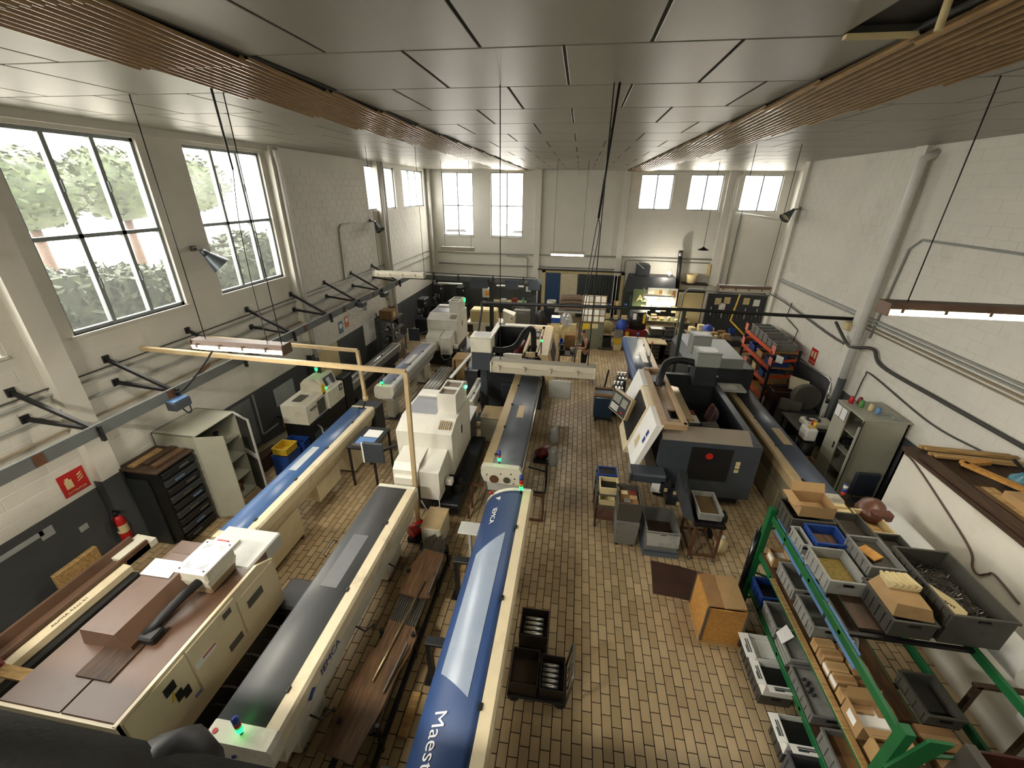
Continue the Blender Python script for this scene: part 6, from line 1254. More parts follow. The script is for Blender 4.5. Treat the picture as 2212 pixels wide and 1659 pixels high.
for k, (x, y, mt, lab, n) in enumerate(((6.1, 9.08, RED, 'red can on the far end of the locker', 'can'), (6.25, 9.05, REDD, 'dark red can on the locker beside the red one', 'can'), (6.2, 8.9, pm('green cloth', '4f8a45', .7), 'green rag bundle on the locker', 'rag'), (6.3, 8.75, PAPERO, 'pale box on the locker', 'box'), (6.35, 8.6, LBLUEP, 'blue bottle on the locker', 'bottle'))):
    MB().lathe([(.001, 0), (.045, 0), (.05, .02), (.05, .1), (.035, .13), (.035, .15), (.001, .15)], (x, y, 1.912), 12).o(n, mt, label=lab, cat=n)
MB().tube(curve([(6.3, 8.55, 1.93), (6.5, 8.5, 1.96), (6.55, 8.4, 1.94), (6.7, 8.38, 1.93)]), .03).o('hose_coil', CLEARP, label='clear hose lying on the near end of the locker', cat='hose')
for k in range(3): MB().box(6.1, 6.5, 8.4 + .22 * k, 8.55 + .22 * k, .97 + (.0 if k else .45), 1.1 + (.0 if k else .45), .01).o('stored_box', [CARD, BLACK, CHAR][k], label=['cardboard file in the open half of the locker', 'black box in the open half of the locker', 'dark grey box in the locker behind the door'][k], cat='box')
stl = T('bench_stand', 'dark steel bench carrying the grinder beside the locker', 'bench', (6.0, 10.2, 0))
MB().box(5.6, 6.5, 9.7, 10.6, .78, .82).o('bench_top', STEELD, stl)
for (a, b) in ((5.65, 9.75), (6.45, 9.75), (5.65, 10.55), (6.45, 10.55)): MB().box(a - .025, a + .025, b - .025, b + .025, 0, .78).o('leg', BLACK, stl)
gd = T('surface_grinder', 'cream bench grinder with round opening on the dark bench', 'grinder', (6.0, 10.0, .82))
MB().box(5.78, 6.42, 9.75, 10.12, .825, 1.0, .04).o('body', OFFW, gd); m = MB().lathe([(.13, 0), (.16, .01), (.16, .02), (.1, .02), (.1, 0)], (6.0, 9.93, 1.0)); m.o('bowl', BLACK, gd); MB().bar((6.2, 10.05, 1.0), (6.3, 10.15, 1.4), .02, .02).o('lever', STEELD, gd); MB().lathe([(.001, 0), (.04, 0), (.04, .1), (.001, .12)], (6.3, 10.15, 1.38), 10).o('lever_grip', BLACK, gd)
sw = T('disc_saw', 'grey disc saw with pale square guard behind the grinder', 'saw', (6.2, 11.1, 0))
MB().cyl((6.3, 10.95, 1.1), (6.3, 11.15, 1.1), .34, n=28).o('disc_guard', GREYPD, sw); MB().box(5.95, 6.6, 10.85, 11.6, 0, .75).o('base', CHAR, sw)
MB().hexa([(5.9, 11.2, 1.25), (6.3, 11.0, 1.2), (6.45, 11.35, 1.35), (6.05, 11.6, 1.4), (5.92, 11.2, 1.32), (6.3, 11.0, 1.27), (6.45, 11.35, 1.42), (6.07, 11.6, 1.47)]).o('square_guard', pm('polished guard', 'c9bfa8', .25, m=.6), sw)
MB().bar((5.75, 11.1, .85), (6.2, 10.9, .85), .1, .3).o('table', STEELD, sw); MB().tube([(6.6, 10.7, 1.25), (6.72, 10.9, 1.6), (6.8, 11.2, 1.6), (6.8, 13, 1.5)], .025).o('supply_pipe', STEEL, sw)
dr = T('plastic_jerrycan', 'white jerrycan on a black drum by the locker', 'jerrycan', (5.72, 9.45, .7)); MB().box(5.58, 5.85, 9.3, 9.62, .72, 1.05, .04).o('body', PAPER, dr); MB().cyl((5.65, 9.4, 1.05), (5.65, 9.4, 1.1), .03).o('cap', YELLOW, dr)
MB().cyl((5.72, 9.46, 0), (5.72, 9.46, .7), .2, n=20).o('drum', BLACK, label='black drum under the white jerrycan', cat='drum')
MB().cyl((5.78, 9.42, 1.055), (5.78, 9.42, 1.2), .04, n=12).o('spray_can', YELLOW, label='yellow spray can on the white jerrycan', cat='can'); MB().cyl((5.8, 9.55, 1.055), (5.8, 9.55, 1.17), .035, n=12).o('spray_can', RED, label='red spray can on the white jerrycan', cat='can')
carton('open cardboard box on the floor between the feeder and the locker', 5.45, 5.75, 8.9, 9.2, 0, .4, CARDD, flaps='w')
# black chair near cabin
ch2 = T('office_chair', 'dark office chair between the locker and the white cabin', 'chair', (5.9, 7.4, 0))
MB().box(5.7, 6.15, 7.2, 7.6, .45, .53, .03).o('seat', pm('dark navy', '1a2230', .6), ch2); MB().box(5.7, 6.15, 7.58, 7.66, .55, 1.1, .03).o('backrest', pm('dark navy', '1a2230'), ch2); MB().cyl((5.92, 7.4, .1), (5.92, 7.4, .45), .03).o('column', STEELD, ch2)
for k in range(5): MB().bar((5.92, 7.4, .1), (5.92 + .28 * math.cos(k * 1.257), 7.4 + .28 * math.sin(k * 1.257), .06), .04, .03).o('leg', BLACK, ch2)
# orange rack
og = T('orange_rack', 'orange beam shelving full of bins, by the far right wall', 'rack', (6.25, 13.6, 0))
for y in (12.5, 14.75):
    for x in (5.9, 6.6): MB().box(x - .03, x + .03, y - .03, y + .03, 0, 1.9).o('upright', pm('navy upright', '1d2436', .5), og)
    for z in (.5, 1.0, 1.5): MB().bar((5.9, y, z), (6.6, y, z + .1), .02, .08).o('brace', ORANGE, og)
for z in (.35, .81, 1.28, 1.78):
    for x in (5.88, 6.62): MB().box(x - .02, x + .02, 12.5, 14.75, z - .06, z + .04, .004).o('beam', ORANGE, og)
    MB().box(5.9, 6.6, 12.52, 14.73, z, z + .015).o('deck', OSB, og)
for k in range(6): c('%s grey bin from the near end on the top shelf of the orange rack' % ['first', 'second', 'third', 'fourth', 'fifth', 'sixth'][k], 5.95, 6.55, 12.6 + k * .34, 12.9 + k * .34, 1.8, 2.02 + .05 * (k > 1), GREYP, inside=SD if k % 2 else PAPERO, dep=.6, ribs=False, grp='grey bins on the orange rack')
for k, (z, y, w, mt, lab) in enumerate(((1.3, 14.2, .5, BLUEP, 'blue bin far end, second shelf of the orange rack'), (1.3, 13.55, .5, CARD, 'cardboard tray middle, second shelf of the orange rack'), (1.3, 12.85, .5, BLUEP, 'blue bin near end, second shelf of the orange rack'), (.83, 14.2, .4, GREYP, 'grey bin far end, third shelf of the orange rack'), (.83, 13.7, .35, PAPERO, 'pale box, third shelf of the orange rack'), (.83, 13.1, .4, BLUEP, 'blue bin, third shelf of the orange rack'), (.83, 12.65, .3, CARD, 'cardboard tray near end, third shelf of the orange rack'), (.37, 14.1, .6, GREYPD, 'dark bin far end, bottom shelf of the orange rack'), (.37, 12.8, .5, CARDD, 'brown box near end, bottom shelf of the orange rack'))):
    c(lab, 5.95, 6.5, y - w / 2 * .9, y + w / 2 * .9, z, z + .2, mt, 'storage_bin', inside=SD, dep=.6, ribs=False, cat='bin')
PINK = pm('pink card', 'e07f6a', .7)
for k, (y, z) in enumerate(((14.72, 1.9), (12.5, 1.86), (12.52, 1.5), (14.74, 1.42), (14.2, .9))): MB().box(5.86, 5.868, y - .12, y + .1, z - .1, z + .14).o('pink_card', PINK, label=['pink card at the far top corner of the orange rack', 'pink card at the near top corner of the orange rack', 'pink card below the near top corner of the orange rack', 'pink card on the far upright of the orange rack', 'pink card on the lower beam of the orange rack'][k], cat='card')
MB().quad((5.85, 12.2, 1.62), (5.98, 12.05, 1.62), (5.98, 12.05, 1.82), (5.85, 12.2, 1.84)).o('notice_sheet', PAPER, label='white notice sheet hanging at the near end of the orange rack', cat='paper')
MB().box(5.95, 6.55, 11.95, 12.4, 0, .8, .02).o('brown_cabinet', pm('dark maroon', '33201c', .5), label='dark maroon cabinet at the near end of the orange rack', cat='cabinet')
# ================================================================ back of the hall
# sliding door in the back wall
d1 = T('door_1', None, None, (.3, YB, 0), kind='structure')
MB().box(-1.72, -1.55, YB - .08, YB, 0, 2.34).box(2.24, 2.4, YB - .08, YB, 0, 2.34).box(-1.72, 2.4, YB - .08, YB, 2.24, 2.34).o('door_frame', PAPERO, d1)
MB().box(-1.95, 2.35, YB - .16, YB - .08, 2.36, 2.42).o('slide_rail', BLACK, d1)
MB().box(-1.52, -.78, YB - .06, YB - .01, .02, 2.22).o('blue_leaf', pm('blue door paint', '24456f', .5, dirt='16263c', da=.2), d1)
MB().box(-.76, .1, YB - .05, YB - .01, .02, 2.22).o('white_leaf', pm('cream door paint', 'd3c9ac', .6), d1)
for k in range(14): MB().box(.12 + k * .151, .12 + k * .151 + .135, YB - .12, YB - .07, .02, 2.22, .015).o('door_slat', pm('dark green grey slat', '2b3434', .5), d1)
# hood and stove pipe, with an added bare bulb standing in for the welding light
ho = T('forge_hood', 'black sheet-metal hood on the back wall left of the stove pipe', 'hood', (3.5, 21.3, 1.7))
MB().hexa([(2.45, 20.7, 1.65), (4.7, 20.7, 1.65), (4.7, YB - .02, 1.65), (2.45, YB - .02, 1.65), (2.6, 21.0, 2.35), (4.7, 21.0, 2.35), (4.7, YB - .02, 2.35), (2.6, YB - .02, 2.35)]).o('hood', CHAR, ho); MB().box(2.9, 3.5, 21.2, YB - .02, 2.35, 2.85, .02).o('fan_box', CHAR, ho); MB().bar((2.8, 21.2, 3.0), (3.2, 21.2, 2.7), .06, .02).o('lever', PAPER, ho)
sp = T('stove_pipe', 'black stove pipe rising in front of the back right wall', 'pipe', (4.85, 21.4, 1.7)); MB().cyl((4.92, 21.4, 1.7), (4.8, 21.4, 3.55), .1, n=16).o('pipe', BLACK, sp); MB().cyl((4.8, 21.4, 3.3), (4.79, 21.4, 3.5), .105, n=16).o('collar', STEEL, sp)
bl = T('weld_light', 'small glaring welding light in front of the back wall beside the stove pipe', 'lamp', (4.3, 20.6, 2.35)); MB().cyl((4.3, 20.7, 2.35), (4.3, 20.7, 2.55), .02).o('stem', BLACK, bl)
MB().lathe([(.001, -.07), (.05, -.05), (.07, 0), (.05, .05), (.001, .07)], (4.3, 20.65, 2.62), 14).o('bulb', pm('glaring bulb', 'ffffff', .5, emit=120, ec='fff4e0'), bl)
bk = T('bracket_bucket', 'white bucket on a wall bracket at the back right', 'bucket', (5.55, 21.6, 2.1)); MB().lathe([(.001, 0), (.2, 0), (.26, .42), (.24, .42), (.19, .02), (.001, .02)], (5.55, 21.55, 2.05)).o('bucket', PAPERO, bk); MB().box(5.15, 6.3, 21.3, YB - .03, 1.98, 2.03).o('bracket', BLACK, bk)
MB().box(6.25, 6.45, YB - .12, YB - .02, 2.3, 2.9, .02).o('wall_dispenser', PAPERO, label='slim pale dispenser on the back wall right of the bucket', cat='dispenser')
# notice-covered bench
nb = T('notice_bench', 'bench with lit chart board and clutter in front of the back right wall', 'bench', (3.9, 18.9, 0))
MB().box(2.9, 5.0, 18.3, 19.15, .9, .96).o('bench_top', pm('olive bench top', '6d6a50', .5), nb)
for x in (2.95, 4.9): MB().box(x, x + .08, 18.35, 19.1, 0, .9).o('bench_leg', CHAR, nb)
MB().box(2.6, 3.25, 19.2, 19.25, .9, 2.1).o('green_panel', pm('olive panel', '5d6b45', .6), nb); MB().box(3.2, 4.45, 19.12, 19.18, 1.45, 2.2).o('chart_board', PAPER, nb)
for k in range(6): MB().box(3.28 + k * .19, 3.42 + k * .19, 19.105, 19.118, 1.7 + .1 * (k % 2), 2.12).o('chart_sheet', [PAPER, PAPERO, OSB][k % 3], nb)
for k in range(7): MB().box(2.95 + k * .22, 3.15 + k * .22, 18.9, 18.92, 1.2 + .05 * (k % 3), 1.48 + .04 * (k % 2)).rot(.3 * (k % 3 - 1), (3.05 + k * .22, 18.9)).o('hanging_sheet', PAPER if k % 2 else PAPERO, nb)
text('A2', .42, PAPERO, nb, (2.98, 19.0, 1.75), (PI / 2, 0, 0), ext=.02)
def clutter(seed, n, x0, x1, y0, y1, z, mats, where, hmax=.25, smax=.3, cat='box', name='stored_item'):
    R_ = random.Random(seed); nx = max(1, int(math.sqrt(n * (x1 - x0) / max(.01, (y1 - y0))))); ny = max(1, -(-n // nx)); k = 0
    ords = ['first', 'second', 'third', 'fourth', 'fifth', 'sixth', 'seventh', 'eighth', 'ninth', 'tenth', 'eleventh', 'twelfth']
    for j in range(ny):
        for i in range(nx):
            if k >= n: return
            cx = x0 + (i + .5) * (x1 - x0) / nx; cy = y0 + (j + .5) * (y1 - y0) / ny
            w = min(smax, (x1 - x0) / nx * .85) * R_.uniform(.6, 1); d = min(smax, (y1 - y0) / ny * .85) * R_.uniform(.6, 1); h = R_.uniform(.4, 1) * hmax; mk, mt = R_.choice(mats)
            t = R_.random()
            nm = {'c': 'carton', 'b': 'bin', 'p': 'can', 't': 'tool_part'}[mk]
            lab = '%s small %s from the left %s' % (ords[k % 12], {'c': 'carton', 'b': 'open bin', 'p': 'round can', 't': 'metal part'}[mk], where)
            if mk == 'c': MB().box(cx - w / 2, cx + w / 2, cy - d / 2, cy + d / 2, z, z + h, .006).box(cx - .015, cx + .015, cy - d / 2 - .001, cy + d / 2 + .001, z + h * .4, z + h + .002).o(nm, mt, label=lab, cat='box')
            elif mk == 'b': MB().tub(cx - w / 2, cx + w / 2, cy - d / 2, cy + d / 2, z, z + h * .7, .01, .01).o(nm, mt, label=lab, cat='bin')
            elif mk == 'p': MB().lathe([(.001, 0), (w * .3, 0), (w * .3, h * .8), (w * .2, h), (.001, h)], (cx, cy, z), 12).o(nm, mt, label=lab, cat='can')
            else: MB().cyl((cx - w / 2, cy, z + .05), (cx + w / 2, cy, z + .05), .05, n=10).box(cx - w / 4, cx + w / 4, cy - .06, cy + .06, z, z + h * .6).o(nm, mt, label=lab, cat='part')
            k += 1
CM = [('c', CARD), ('c', PAPERO), ('b', GREYP), ('b', BLUEP), ('p', PAPERO), ('c', CARDD), ('b', PAPERO)]
DM = [('t', STEELD), ('p', BLACK), ('b', CHAR), ('t', CHAR2), ('c', BLACK), ('p', GREYP)]
clutter(1, 9, 3.05, 4.9, 18.35, 18.8, .962, CM, 'on the notice bench at the back', .2)
clutter(2, 6, 3.0, 4.9, 18.35, 18.9, .0, CM, 'under the notice bench at the back', .5, .4)
# drum machine left of the bench
dm = T('drum_machine', 'dark red cabinet topped by a black drum with white and yellow tags', 'machine', (2.75, 17.9, 0))
MB().box(2.2, 3.15, 17.5, 18.2, 0, .75, .02).o('cabinet', REDD, dm); MB().cyl((2.75, 17.85, .75), (2.72, 17.85, 1.5), .36, n=22).o('drum', BLACK, dm); MB().box(2.48, 2.62, 17.47, 17.49, 1.2, 1.45).o('white_tag', PAPER, dm); MB().box(2.88, 2.98, 17.47, 17.49, 1.05, 1.45).o('yellow_tag', YELLOW, dm); MB().box(2.25, 2.4, 17.48, 17.495, .45, .65).o('yellow_tag', YELLOW, dm)
# drawer carts
for k, (x, y) in enumerate(((3.25, 15.9), (3.82, 16.45))):
    r = T('drawer_cart', ['near drawer cart with white top at the back of the aisle', 'far drawer cart with pale drawers at the back of the aisle'][k], 'cart', (x, y, 0))
    MB().box(x - .3, x + .3, y - .3, y + .3, .1, .2).box(x - .3, x - .27, y - .3, y + .3, .1, .8).box(x + .27, x + .3, y - .3, y + .3, .1, .8).box(x - .3, x + .3, y + .27, y + .3, .1, .8).o('frame', BLACK, r); MB().box(x - .34, x + .34, y - .34, y + .34, .8, .84, .006).o('top', PAPERO if not k else CHAR, r)
    for j in range(4): MB().box(x - .22, x + .1, y - .31, y + .1, .22 + j * .14, .33 + j * .14, .008).o('drawer', GREYP if not k else GREYPL, r)
    for (a, b) in ((-.25, -.25), (.25, -.25), (-.25, .25), (.25, .25)): MB().cyl((x + a - .02, y + b, .05), (x + a + .02, y + b, .05), .05).o('caster', RUBBER, r)
crate('grey crate of white parts stacked on the near drawer cart', 3.1, 3.6, 16.6, 17.1, .85, 1.1, GREYPD, inside=PAPER, dep=.9); crate('dark crate stacked beside the white parts crate', 3.62, 4.1, 16.5, 17.0, .86, 1.12, GREYPD)
MB().box(3.05, 4.2, 16.55, 17.2, .6, .845).o('parts_bench', CHAR, label='dark low bench under the two stacked crates at the back', cat='bench')
carton('brown cardboard box on the floor beside the far blue flanked feeder', 2.85, 3.5, 12.9, 13.5, 0, .5, CARDD, open_=False); carton('second brown box on the floor behind the big dark lathe', 2.95, 3.15, 11.7, 12.1, 0, .4, CARDD, open_=False)
# notice panel
np_ = T('notice_stand', 'freestanding panel of white sheets in a brown grid, behind the worker', 'notice board', (.85, 16.9, 0))
MB().box(.35, 1.3, 16.88, 16.93, 1.15, 2.25).o('panel', PAPERO, np_)
for i in range(4):
    for j in range(4): MB().box(.39 + i * .23, .57 + i * .23, 16.865, 16.88, 1.2 + j * .27, 1.42 + j * .27).o('sheet', PAPER if (i + j) % 4 else GREYW, np_)
for i in range(5): MB().box(.36 + i * .232, .375 + i * .232, 16.862, 16.882, 1.15, 2.25).o('grid_bar', RUST, np_)
for j in range(5): MB().box(.35, 1.3, 16.862, 16.882, 1.17 + j * .265, 1.185 + j * .265).o('grid_bar', RUST, np_)
kb = T('grey_cabinet', 'grey green cabinet with yellow and white notices, behind the worker', 'cabinet', (.85, 17.1, 0)); MB().box(.35, 1.3, 16.9, 17.4, 0, 1.14, .01).o('body', pm('grey green cabinet', '6d6f5f', .5), kb); MB().box(.4, .72, 16.885, 16.9, .85, 1.1).o('notice', YELP, kb); MB().box(.78, 1.05, 16.885, 16.9, .9, 1.1).o('notice', PAPERO, kb)
crate('black crate on a small pallet beside the grey green cabinet', 1.2, 1.65, 16.9, 17.3, .1, .5, BLACK); MB().box(1.15, 1.7, 16.85, 17.35, 0, .03).box(1.15, 1.7, 16.85, 16.93, .03, .1).box(1.15, 1.7, 17.27, 17.35, .03, .1).o('small_pallet', GREYPD, label='small pallet under the black crate at the back', cat='pallet')
for k in range(3): crate(['lowest', 'middle', 'topmost'][k] + ' yellow bin in the stack left of the dark red cabinet', 1.75, 2.08, 16.85, 17.2, .02 + k * .27, .28 + k * .27, [PAPERO, YELP, GREYP][k], 'stack_bin', ribs=False, cat='bin', grp='bins beside the dark red cabinet')
bgs = T('supply_shelf', 'dark shelf with bags and blue boxes behind the notice panel', 'shelf', (1.9, 19, 0))
for z in (.3, .8, 1.3): MB().box(1.3, 2.5, 18.6, 19.1, z, z + .03).o('shelf', CHAR, bgs)
for (a, b) in ((1.32, 18.62), (2.48, 18.62), (1.32, 19.08), (2.48, 19.08)): MB().box(a - .02, a + .02, b - .02, b + .02, 0, 1.8).o('upright', CHAR, bgs)
clutter(3, 5, 1.35, 2.45, 18.65, 19.05, 1.332, CM + [('p', BLUEP)], 'on the upper supply shelf at the back', .3); clutter(4, 5, 1.35, 2.45, 18.65, 19.05, .832, CM, 'on the middle supply shelf at the back', .3)
for k, (x, y, z, mt, lab) in enumerate(((2.1, 17.7, .9, pm('blue bag', '2d4aa8', .6), 'crumpled blue bag beside the black drum'), (1.5, 17.7, .8, PAPERO, 'pale sack behind the black crate at the back'), (-.24, 16.9, 1.265, CLEARP, 'bulging clear bag on the yellow bins at the back'), (5.4, 17.2, 1.0, pm('blue bag', '2d4aa8'), 'blue bag on the far right bench'))):
    r = T('sack', lab, 'bag', (x, y, z - .3)); m = MB().lathe([(.001, 0), (.2, .02), (.25, .2), (.2, .42), (.08, .52), (.001, .54)], (x, y, z - .3), 14); m.v = [(a + .03 * math.sin(20 * c_ + 9 * b), b + .03 * math.cos(17 * a), c_) for a, b, c_ in m.v]; m.o('sack', mt, r)
# bins, table, worker
for k in range(3): crate(['lowest', 'middle', 'topmost'][k] + ' pale yellow bin in the tall stack left of the clear bag', -.85, -.5, 16.4, 16.8, .2 + k * .33, .52 + k * .33, PAPERO, 'stack_bin', ribs=False, cat='bin', grp='tall stack of yellow bins')
crate('blue lidded box on the tall stack of yellow bins', -.87, -.48, 16.38, 16.82, 1.2, 1.4, BLUEP, 'stack_box', inside=PAPER, dep=1.02, ribs=False)
MB().box(-.9, -.42, 16.3, 16.9, 0, .2).o('dolly', CHAR, label='dark dolly under the tall stack of yellow bins', cat='dolly')
for k in range(2): crate(['lower', 'upper'][k] + ' yellow bin beneath the bulging clear bag', -.4, -.08, 16.7, 17.1, .3 + k * .33, .62 + k * .33, PAPERO, 'stack_bin', ribs=False, cat='bin', grp='yellow bins under the clear bag')
MB().box(-.42, -.05, 16.68, 17.12, 0, .3).o('plinth_box', CHAR, label='dark box under the yellow bins with the clear bag', cat='box')
wt2 = T('work_table', 'small work table with machines, in front of the worker', 'table', (-.05, 14.4, 0))
MB().box(-.45, .22, 13.9, 15.0, .74, .78).o('table_top', GREYPD, wt2)
for (a, b) in ((-.4, 13.95), (.17, 13.95), (-.4, 14.95), (.17, 14.95)): MB().box(a - .02, a + .02, b - .02, b + .02, 0, .74).o('leg', STEELD, wt2)
carton('tall open cardboard carton on the table in front of the worker', -.25, .15, 14.5, 14.85, .785, 1.2, CARD, flaps='n')
MB().box(-.42, -.2, 13.95, 14.3, .785, .95, .02).cyl((-.31, 14.1, .95), (-.31, 14.1, 1.1), .06).o('bench_machine', BLACK, label='small black bench machine on the table beside the carton', cat='machine'); MB().cyl((.08, 14.1, .785), (.08, 14.1, 1.0), .09, n=16).o('steel_pot', STEEL, label='steel pot on the table in front of the worker', cat='pot')
crate('dark blue crate behind the cardboard carton on the table', -.42, -.28, 14.4, 14.9, .785, 1.05, BLUEP, ribs=False)
# worker
SKIN = pm('skin', 'b98a6c', .5, var=.05); CLO = pm('black cloth', '101013', .8, var=.2); HAIR = pm('short brown hair', '4b3a2c', .7, var=.2)
def skin(name, verts, edges, rad, mat, parent, sub=2):
    me = bpy.data.meshes.new(name); me.from_pydata(verts, edges, []); me.materials.append(mat)
    o = bpy.data.objects.new(name, me); COL.objects.link(o); o.parent = parent
    md = o.modifiers.new('Skin', 'SKIN'); md.use_smooth_shade = True
    for i, r in enumerate(rad): me.skin_vertices[0].data[i].radius = r if isinstance(r, tuple) else (r, r); me.skin_vertices[0].data[i].use_root = (i == 0)
    s_ = o.modifiers.new('Subdivision', 'SUBSURF'); s_.levels = sub; s_.render_levels = sub
    return o
pe = T('person', 'worker in black sleeveless top and dark trousers, looking down at both hands', 'person', (.5, 14.05, 0)); pe.rotation_euler = (0, 0, .15)
V = [(0, 0, .93), (.01, 0, 1.08), (0, 0, 1.26), (-.03, 0, 1.4), (-.07, 0, 1.48), (-.12, 0, 1.56), (-.14, 0, 1.64)]
E_ = [(0, 1), (1, 2), (2, 3), (3, 4), (4, 5), (5, 6)]; Rr = [(.1, .1), (.09, .09), (.1, .11), .055, .06, .088, .07]
for s in (-1, 1):
    b = len(V); V += [(0, s * .09, .86), (-.02, s * .1, .47), (.03, s * .1, .09), (-.12, s * .11, .045)]; E_ += [(0, b), (b, b + 1), (b + 1, b + 2), (b + 2, b + 3)]; Rr += [.09, .058, .042, .036]
    b = len(V); V += [(-.01, s * .19, 1.35), (-.02, s * .23, 1.1), (-.24, s * .14, 1.06), (-.31, s * .1, 1.07)]; E_ += [(2, b), (b, b + 1), (b + 1, b + 2), (b + 2, b + 3)]; Rr += [.055, .044, .03, .034]
skin('body', V, E_, Rr, SKIN, pe)
skin('trousers', [(0, 0, .98), (0, 0, .92)] + [(0, .09, .86), (-.02, .1, .47), (.02, .1, .1), (0, -.09, .86), (-.02, -.1, .47), (.02, -.1, .1)], [(0, 1), (1, 2), (2, 3), (3, 4), (1, 5), (5, 6), (6, 7)], [(.15, .15), (.15, .15), .11, .085, .075, .11, .085, .075], CLO, pe)
skin('sleeveless_top', [(.005, 0, .96), (.01, 0, 1.08), (0, 0, 1.26), (-.02, 0, 1.38)], [(0, 1), (1, 2), (2, 3)], [(.15, .15), (.14, .14), (.165, .165), (.1, .1)], CLO, pe)
for s in (-1, 1): skin('shoe', [(.04, s * .1, .04), (-.1, s * .11, .035), (-.17, s * .11, .03)], [(0, 1), (1, 2)], [.05, .048, .035], BLACK, pe, 1)
skin('hair', [(-.07, 0, 1.58), (-.11, 0, 1.66), (-.15, 0, 1.685)], [(0, 1), (1, 2)], [.082, .085, .06], HAIR, pe)
for s in (-1, 1):
    h = MB().tube([(-.3, s * .1, 1.07), (-.34, s * .09, 1.065), (-.38, s * .08, 1.06)], [.03, .038, .03], 8)
    for k, (l, dy) in enumerate(((.06, -.024), (.07, -.008), (.068, .008), (.052, .022))): h.tube([(-.375, s * .08 + dy, 1.062), (-.375 - l * .6, s * .078 + dy, 1.06), (-.375 - l, s * .075 + dy, 1.04)], [.009, .0085, .007], 6)
    h.tube([(-.33, s * .06, 1.07), (-.36, s * .045, 1.075), (-.385, s * .04, 1.06)], [.011, .009, .008], 6); h.o('hand', SKIN, pe)
    MB().lathe([(.001, 0), (.022, .004), (.018, .014), (.001, .016)], (-.115, s * .085, 1.56), 8, 'y').o('ear', SKIN, pe)
    MB().lathe([(.001, 0), (.009, .004), (.001, .008)], (-.212, s * .03, 1.575), 8, 'x').o('eye', BLACK, pe)
MB().hexa([(-.205, -.012, 1.53), (-.205, .012, 1.53), (-.2, .012, 1.53), (-.2, -.012, 1.53), (-.212, -.006, 1.58), (-.212, .006, 1.58), (-.2, .008, 1.58), (-.2, -.008, 1.58)]).o('nose', SKIN, pe); MB().box(-.2, -.19, -.022, .022, 1.505, 1.511).o('mouth', pm('lips', '8a5548', .5), pe)
# back left: bench, cabinet, cage, dark machines
bn = T('inspection_bench', 'long pale inspection bench at the back left below the cable tray', 'bench', (-3, 20.6, 0))
MB().box(-4.5, -1.9, 20.2, 20.95, .88, .94).o('bench_top', PAPERO, bn)
for x in (-4.45, -2.0): MB().box(x, x + .06, 20.25, 20.9, 0, .88).o('leg', CHAR, bn)
mi = T('profile_projector', 'grey boxy profile projector with amber screen on the inspection bench', 'instrument', (-4.3, 20.5, .94)); MB().box(-4.55, -4.05, 20.3, 20.75, 1.15, 1.6, .03).o('head', GREYW, mi); MB().box(-4.4, -4.2, 20.28, 20.3, 1.28, 1.48).o('screen', LAMB, mi); MB().cyl((-4.3, 20.5, .94), (-4.3, 20.5, 1.16), .16).o('foot', CHAR, mi)
for k, (x, mt, h, lab, n) in enumerate(((-2.95, REDD, .2, 'red box on the inspection bench', 'box'), (-2.5, pm('green bottle', '3f9a78', .4), .26, 'green bottle on the inspection bench', 'bottle'), (-2.2, CHAR, .2, 'dark tool on the right of the inspection bench', 'tool'), (-3.5, GREYW, .15, 'pale meter on the inspection bench', 'meter'))):
    (MB().box(x - .14, x + .14, 20.4, 20.65, .942, .942 + h, .02) if k != 1 else MB().lathe([(.001, 0), (.07, 0), (.08, .12), (.03, .2), (.03, h), (.001, h)], (x, 20.5, .942), 12)).o(n, mt, label=lab, cat=n)
for k, (x, z, w) in enumerate(((-2.55, 1.2, .28), (-2.1, 1.25, .13), (-1.7, 1.2, .27))): MB().box(x, x + w, YB - .03, YB - .012, z, z + .26).rot(0).o('wall_sheet', PAPER, label=['white sheet on the dark back wall left of the small note', 'small white note on the dark back wall', 'white sheet on the dark back wall nearest the sliding door'][k], cat='paper')
cg = T('cage_trolley', 'wire cage trolley in front of the inspection bench', 'trolley', (-2.3, 19.5, 0)); MB().box(-2.85, -1.85, 19.2, 19.8, .12, .18).o('floor_plate', STEELD, cg)
for k in range(9): MB().cyl((-2.83 + k * .12, 19.2, .15), (-2.83 + k * .12, 19.2, 1.05), .01, n=6).o('bar', STEELD, cg)
for z in (.4, .75, 1.05): MB().cyl((-2.85, 19.2, z), (-1.85, 19.2, z), .01, n=6).o('cross_bar', STEELD, cg)
for (a, b) in ((-2.8, 19.25), (-1.9, 19.25), (-2.8, 19.75), (-1.9, 19.75)): MB().cyl((a, b - .02, .06), (a, b + .02, .06), .06).o('caster', RUBBER, cg)
MB().box(-2.8, -1.9, 19.3, 19.7, .19, .85).o('cage_load', GREYP, label='grey load standing inside the wire cage trolley', cat='box')
ar = T('air_dryer', 'cream horizontal compressor housing at the back left, below the cable tray post', 'compressor', (-4.0, 18.2, 0)); MB().box(-4.6, -3.4, 17.9, 18.6, .55, 1.15, .06).o('housing', PAPERO, ar); MB().box(-4.75, -3.1, 17.8, 18.7, .1, .6, .03).o('base_unit', OFFW, ar); MB().box(-4.72, -4.45, 17.78, 17.8, .15, .5).o('grille', BLACK, ar); MB().box(-3.85, -3.5, 17.78, 17.8, .15, .45).o('grille', BLACK, ar)
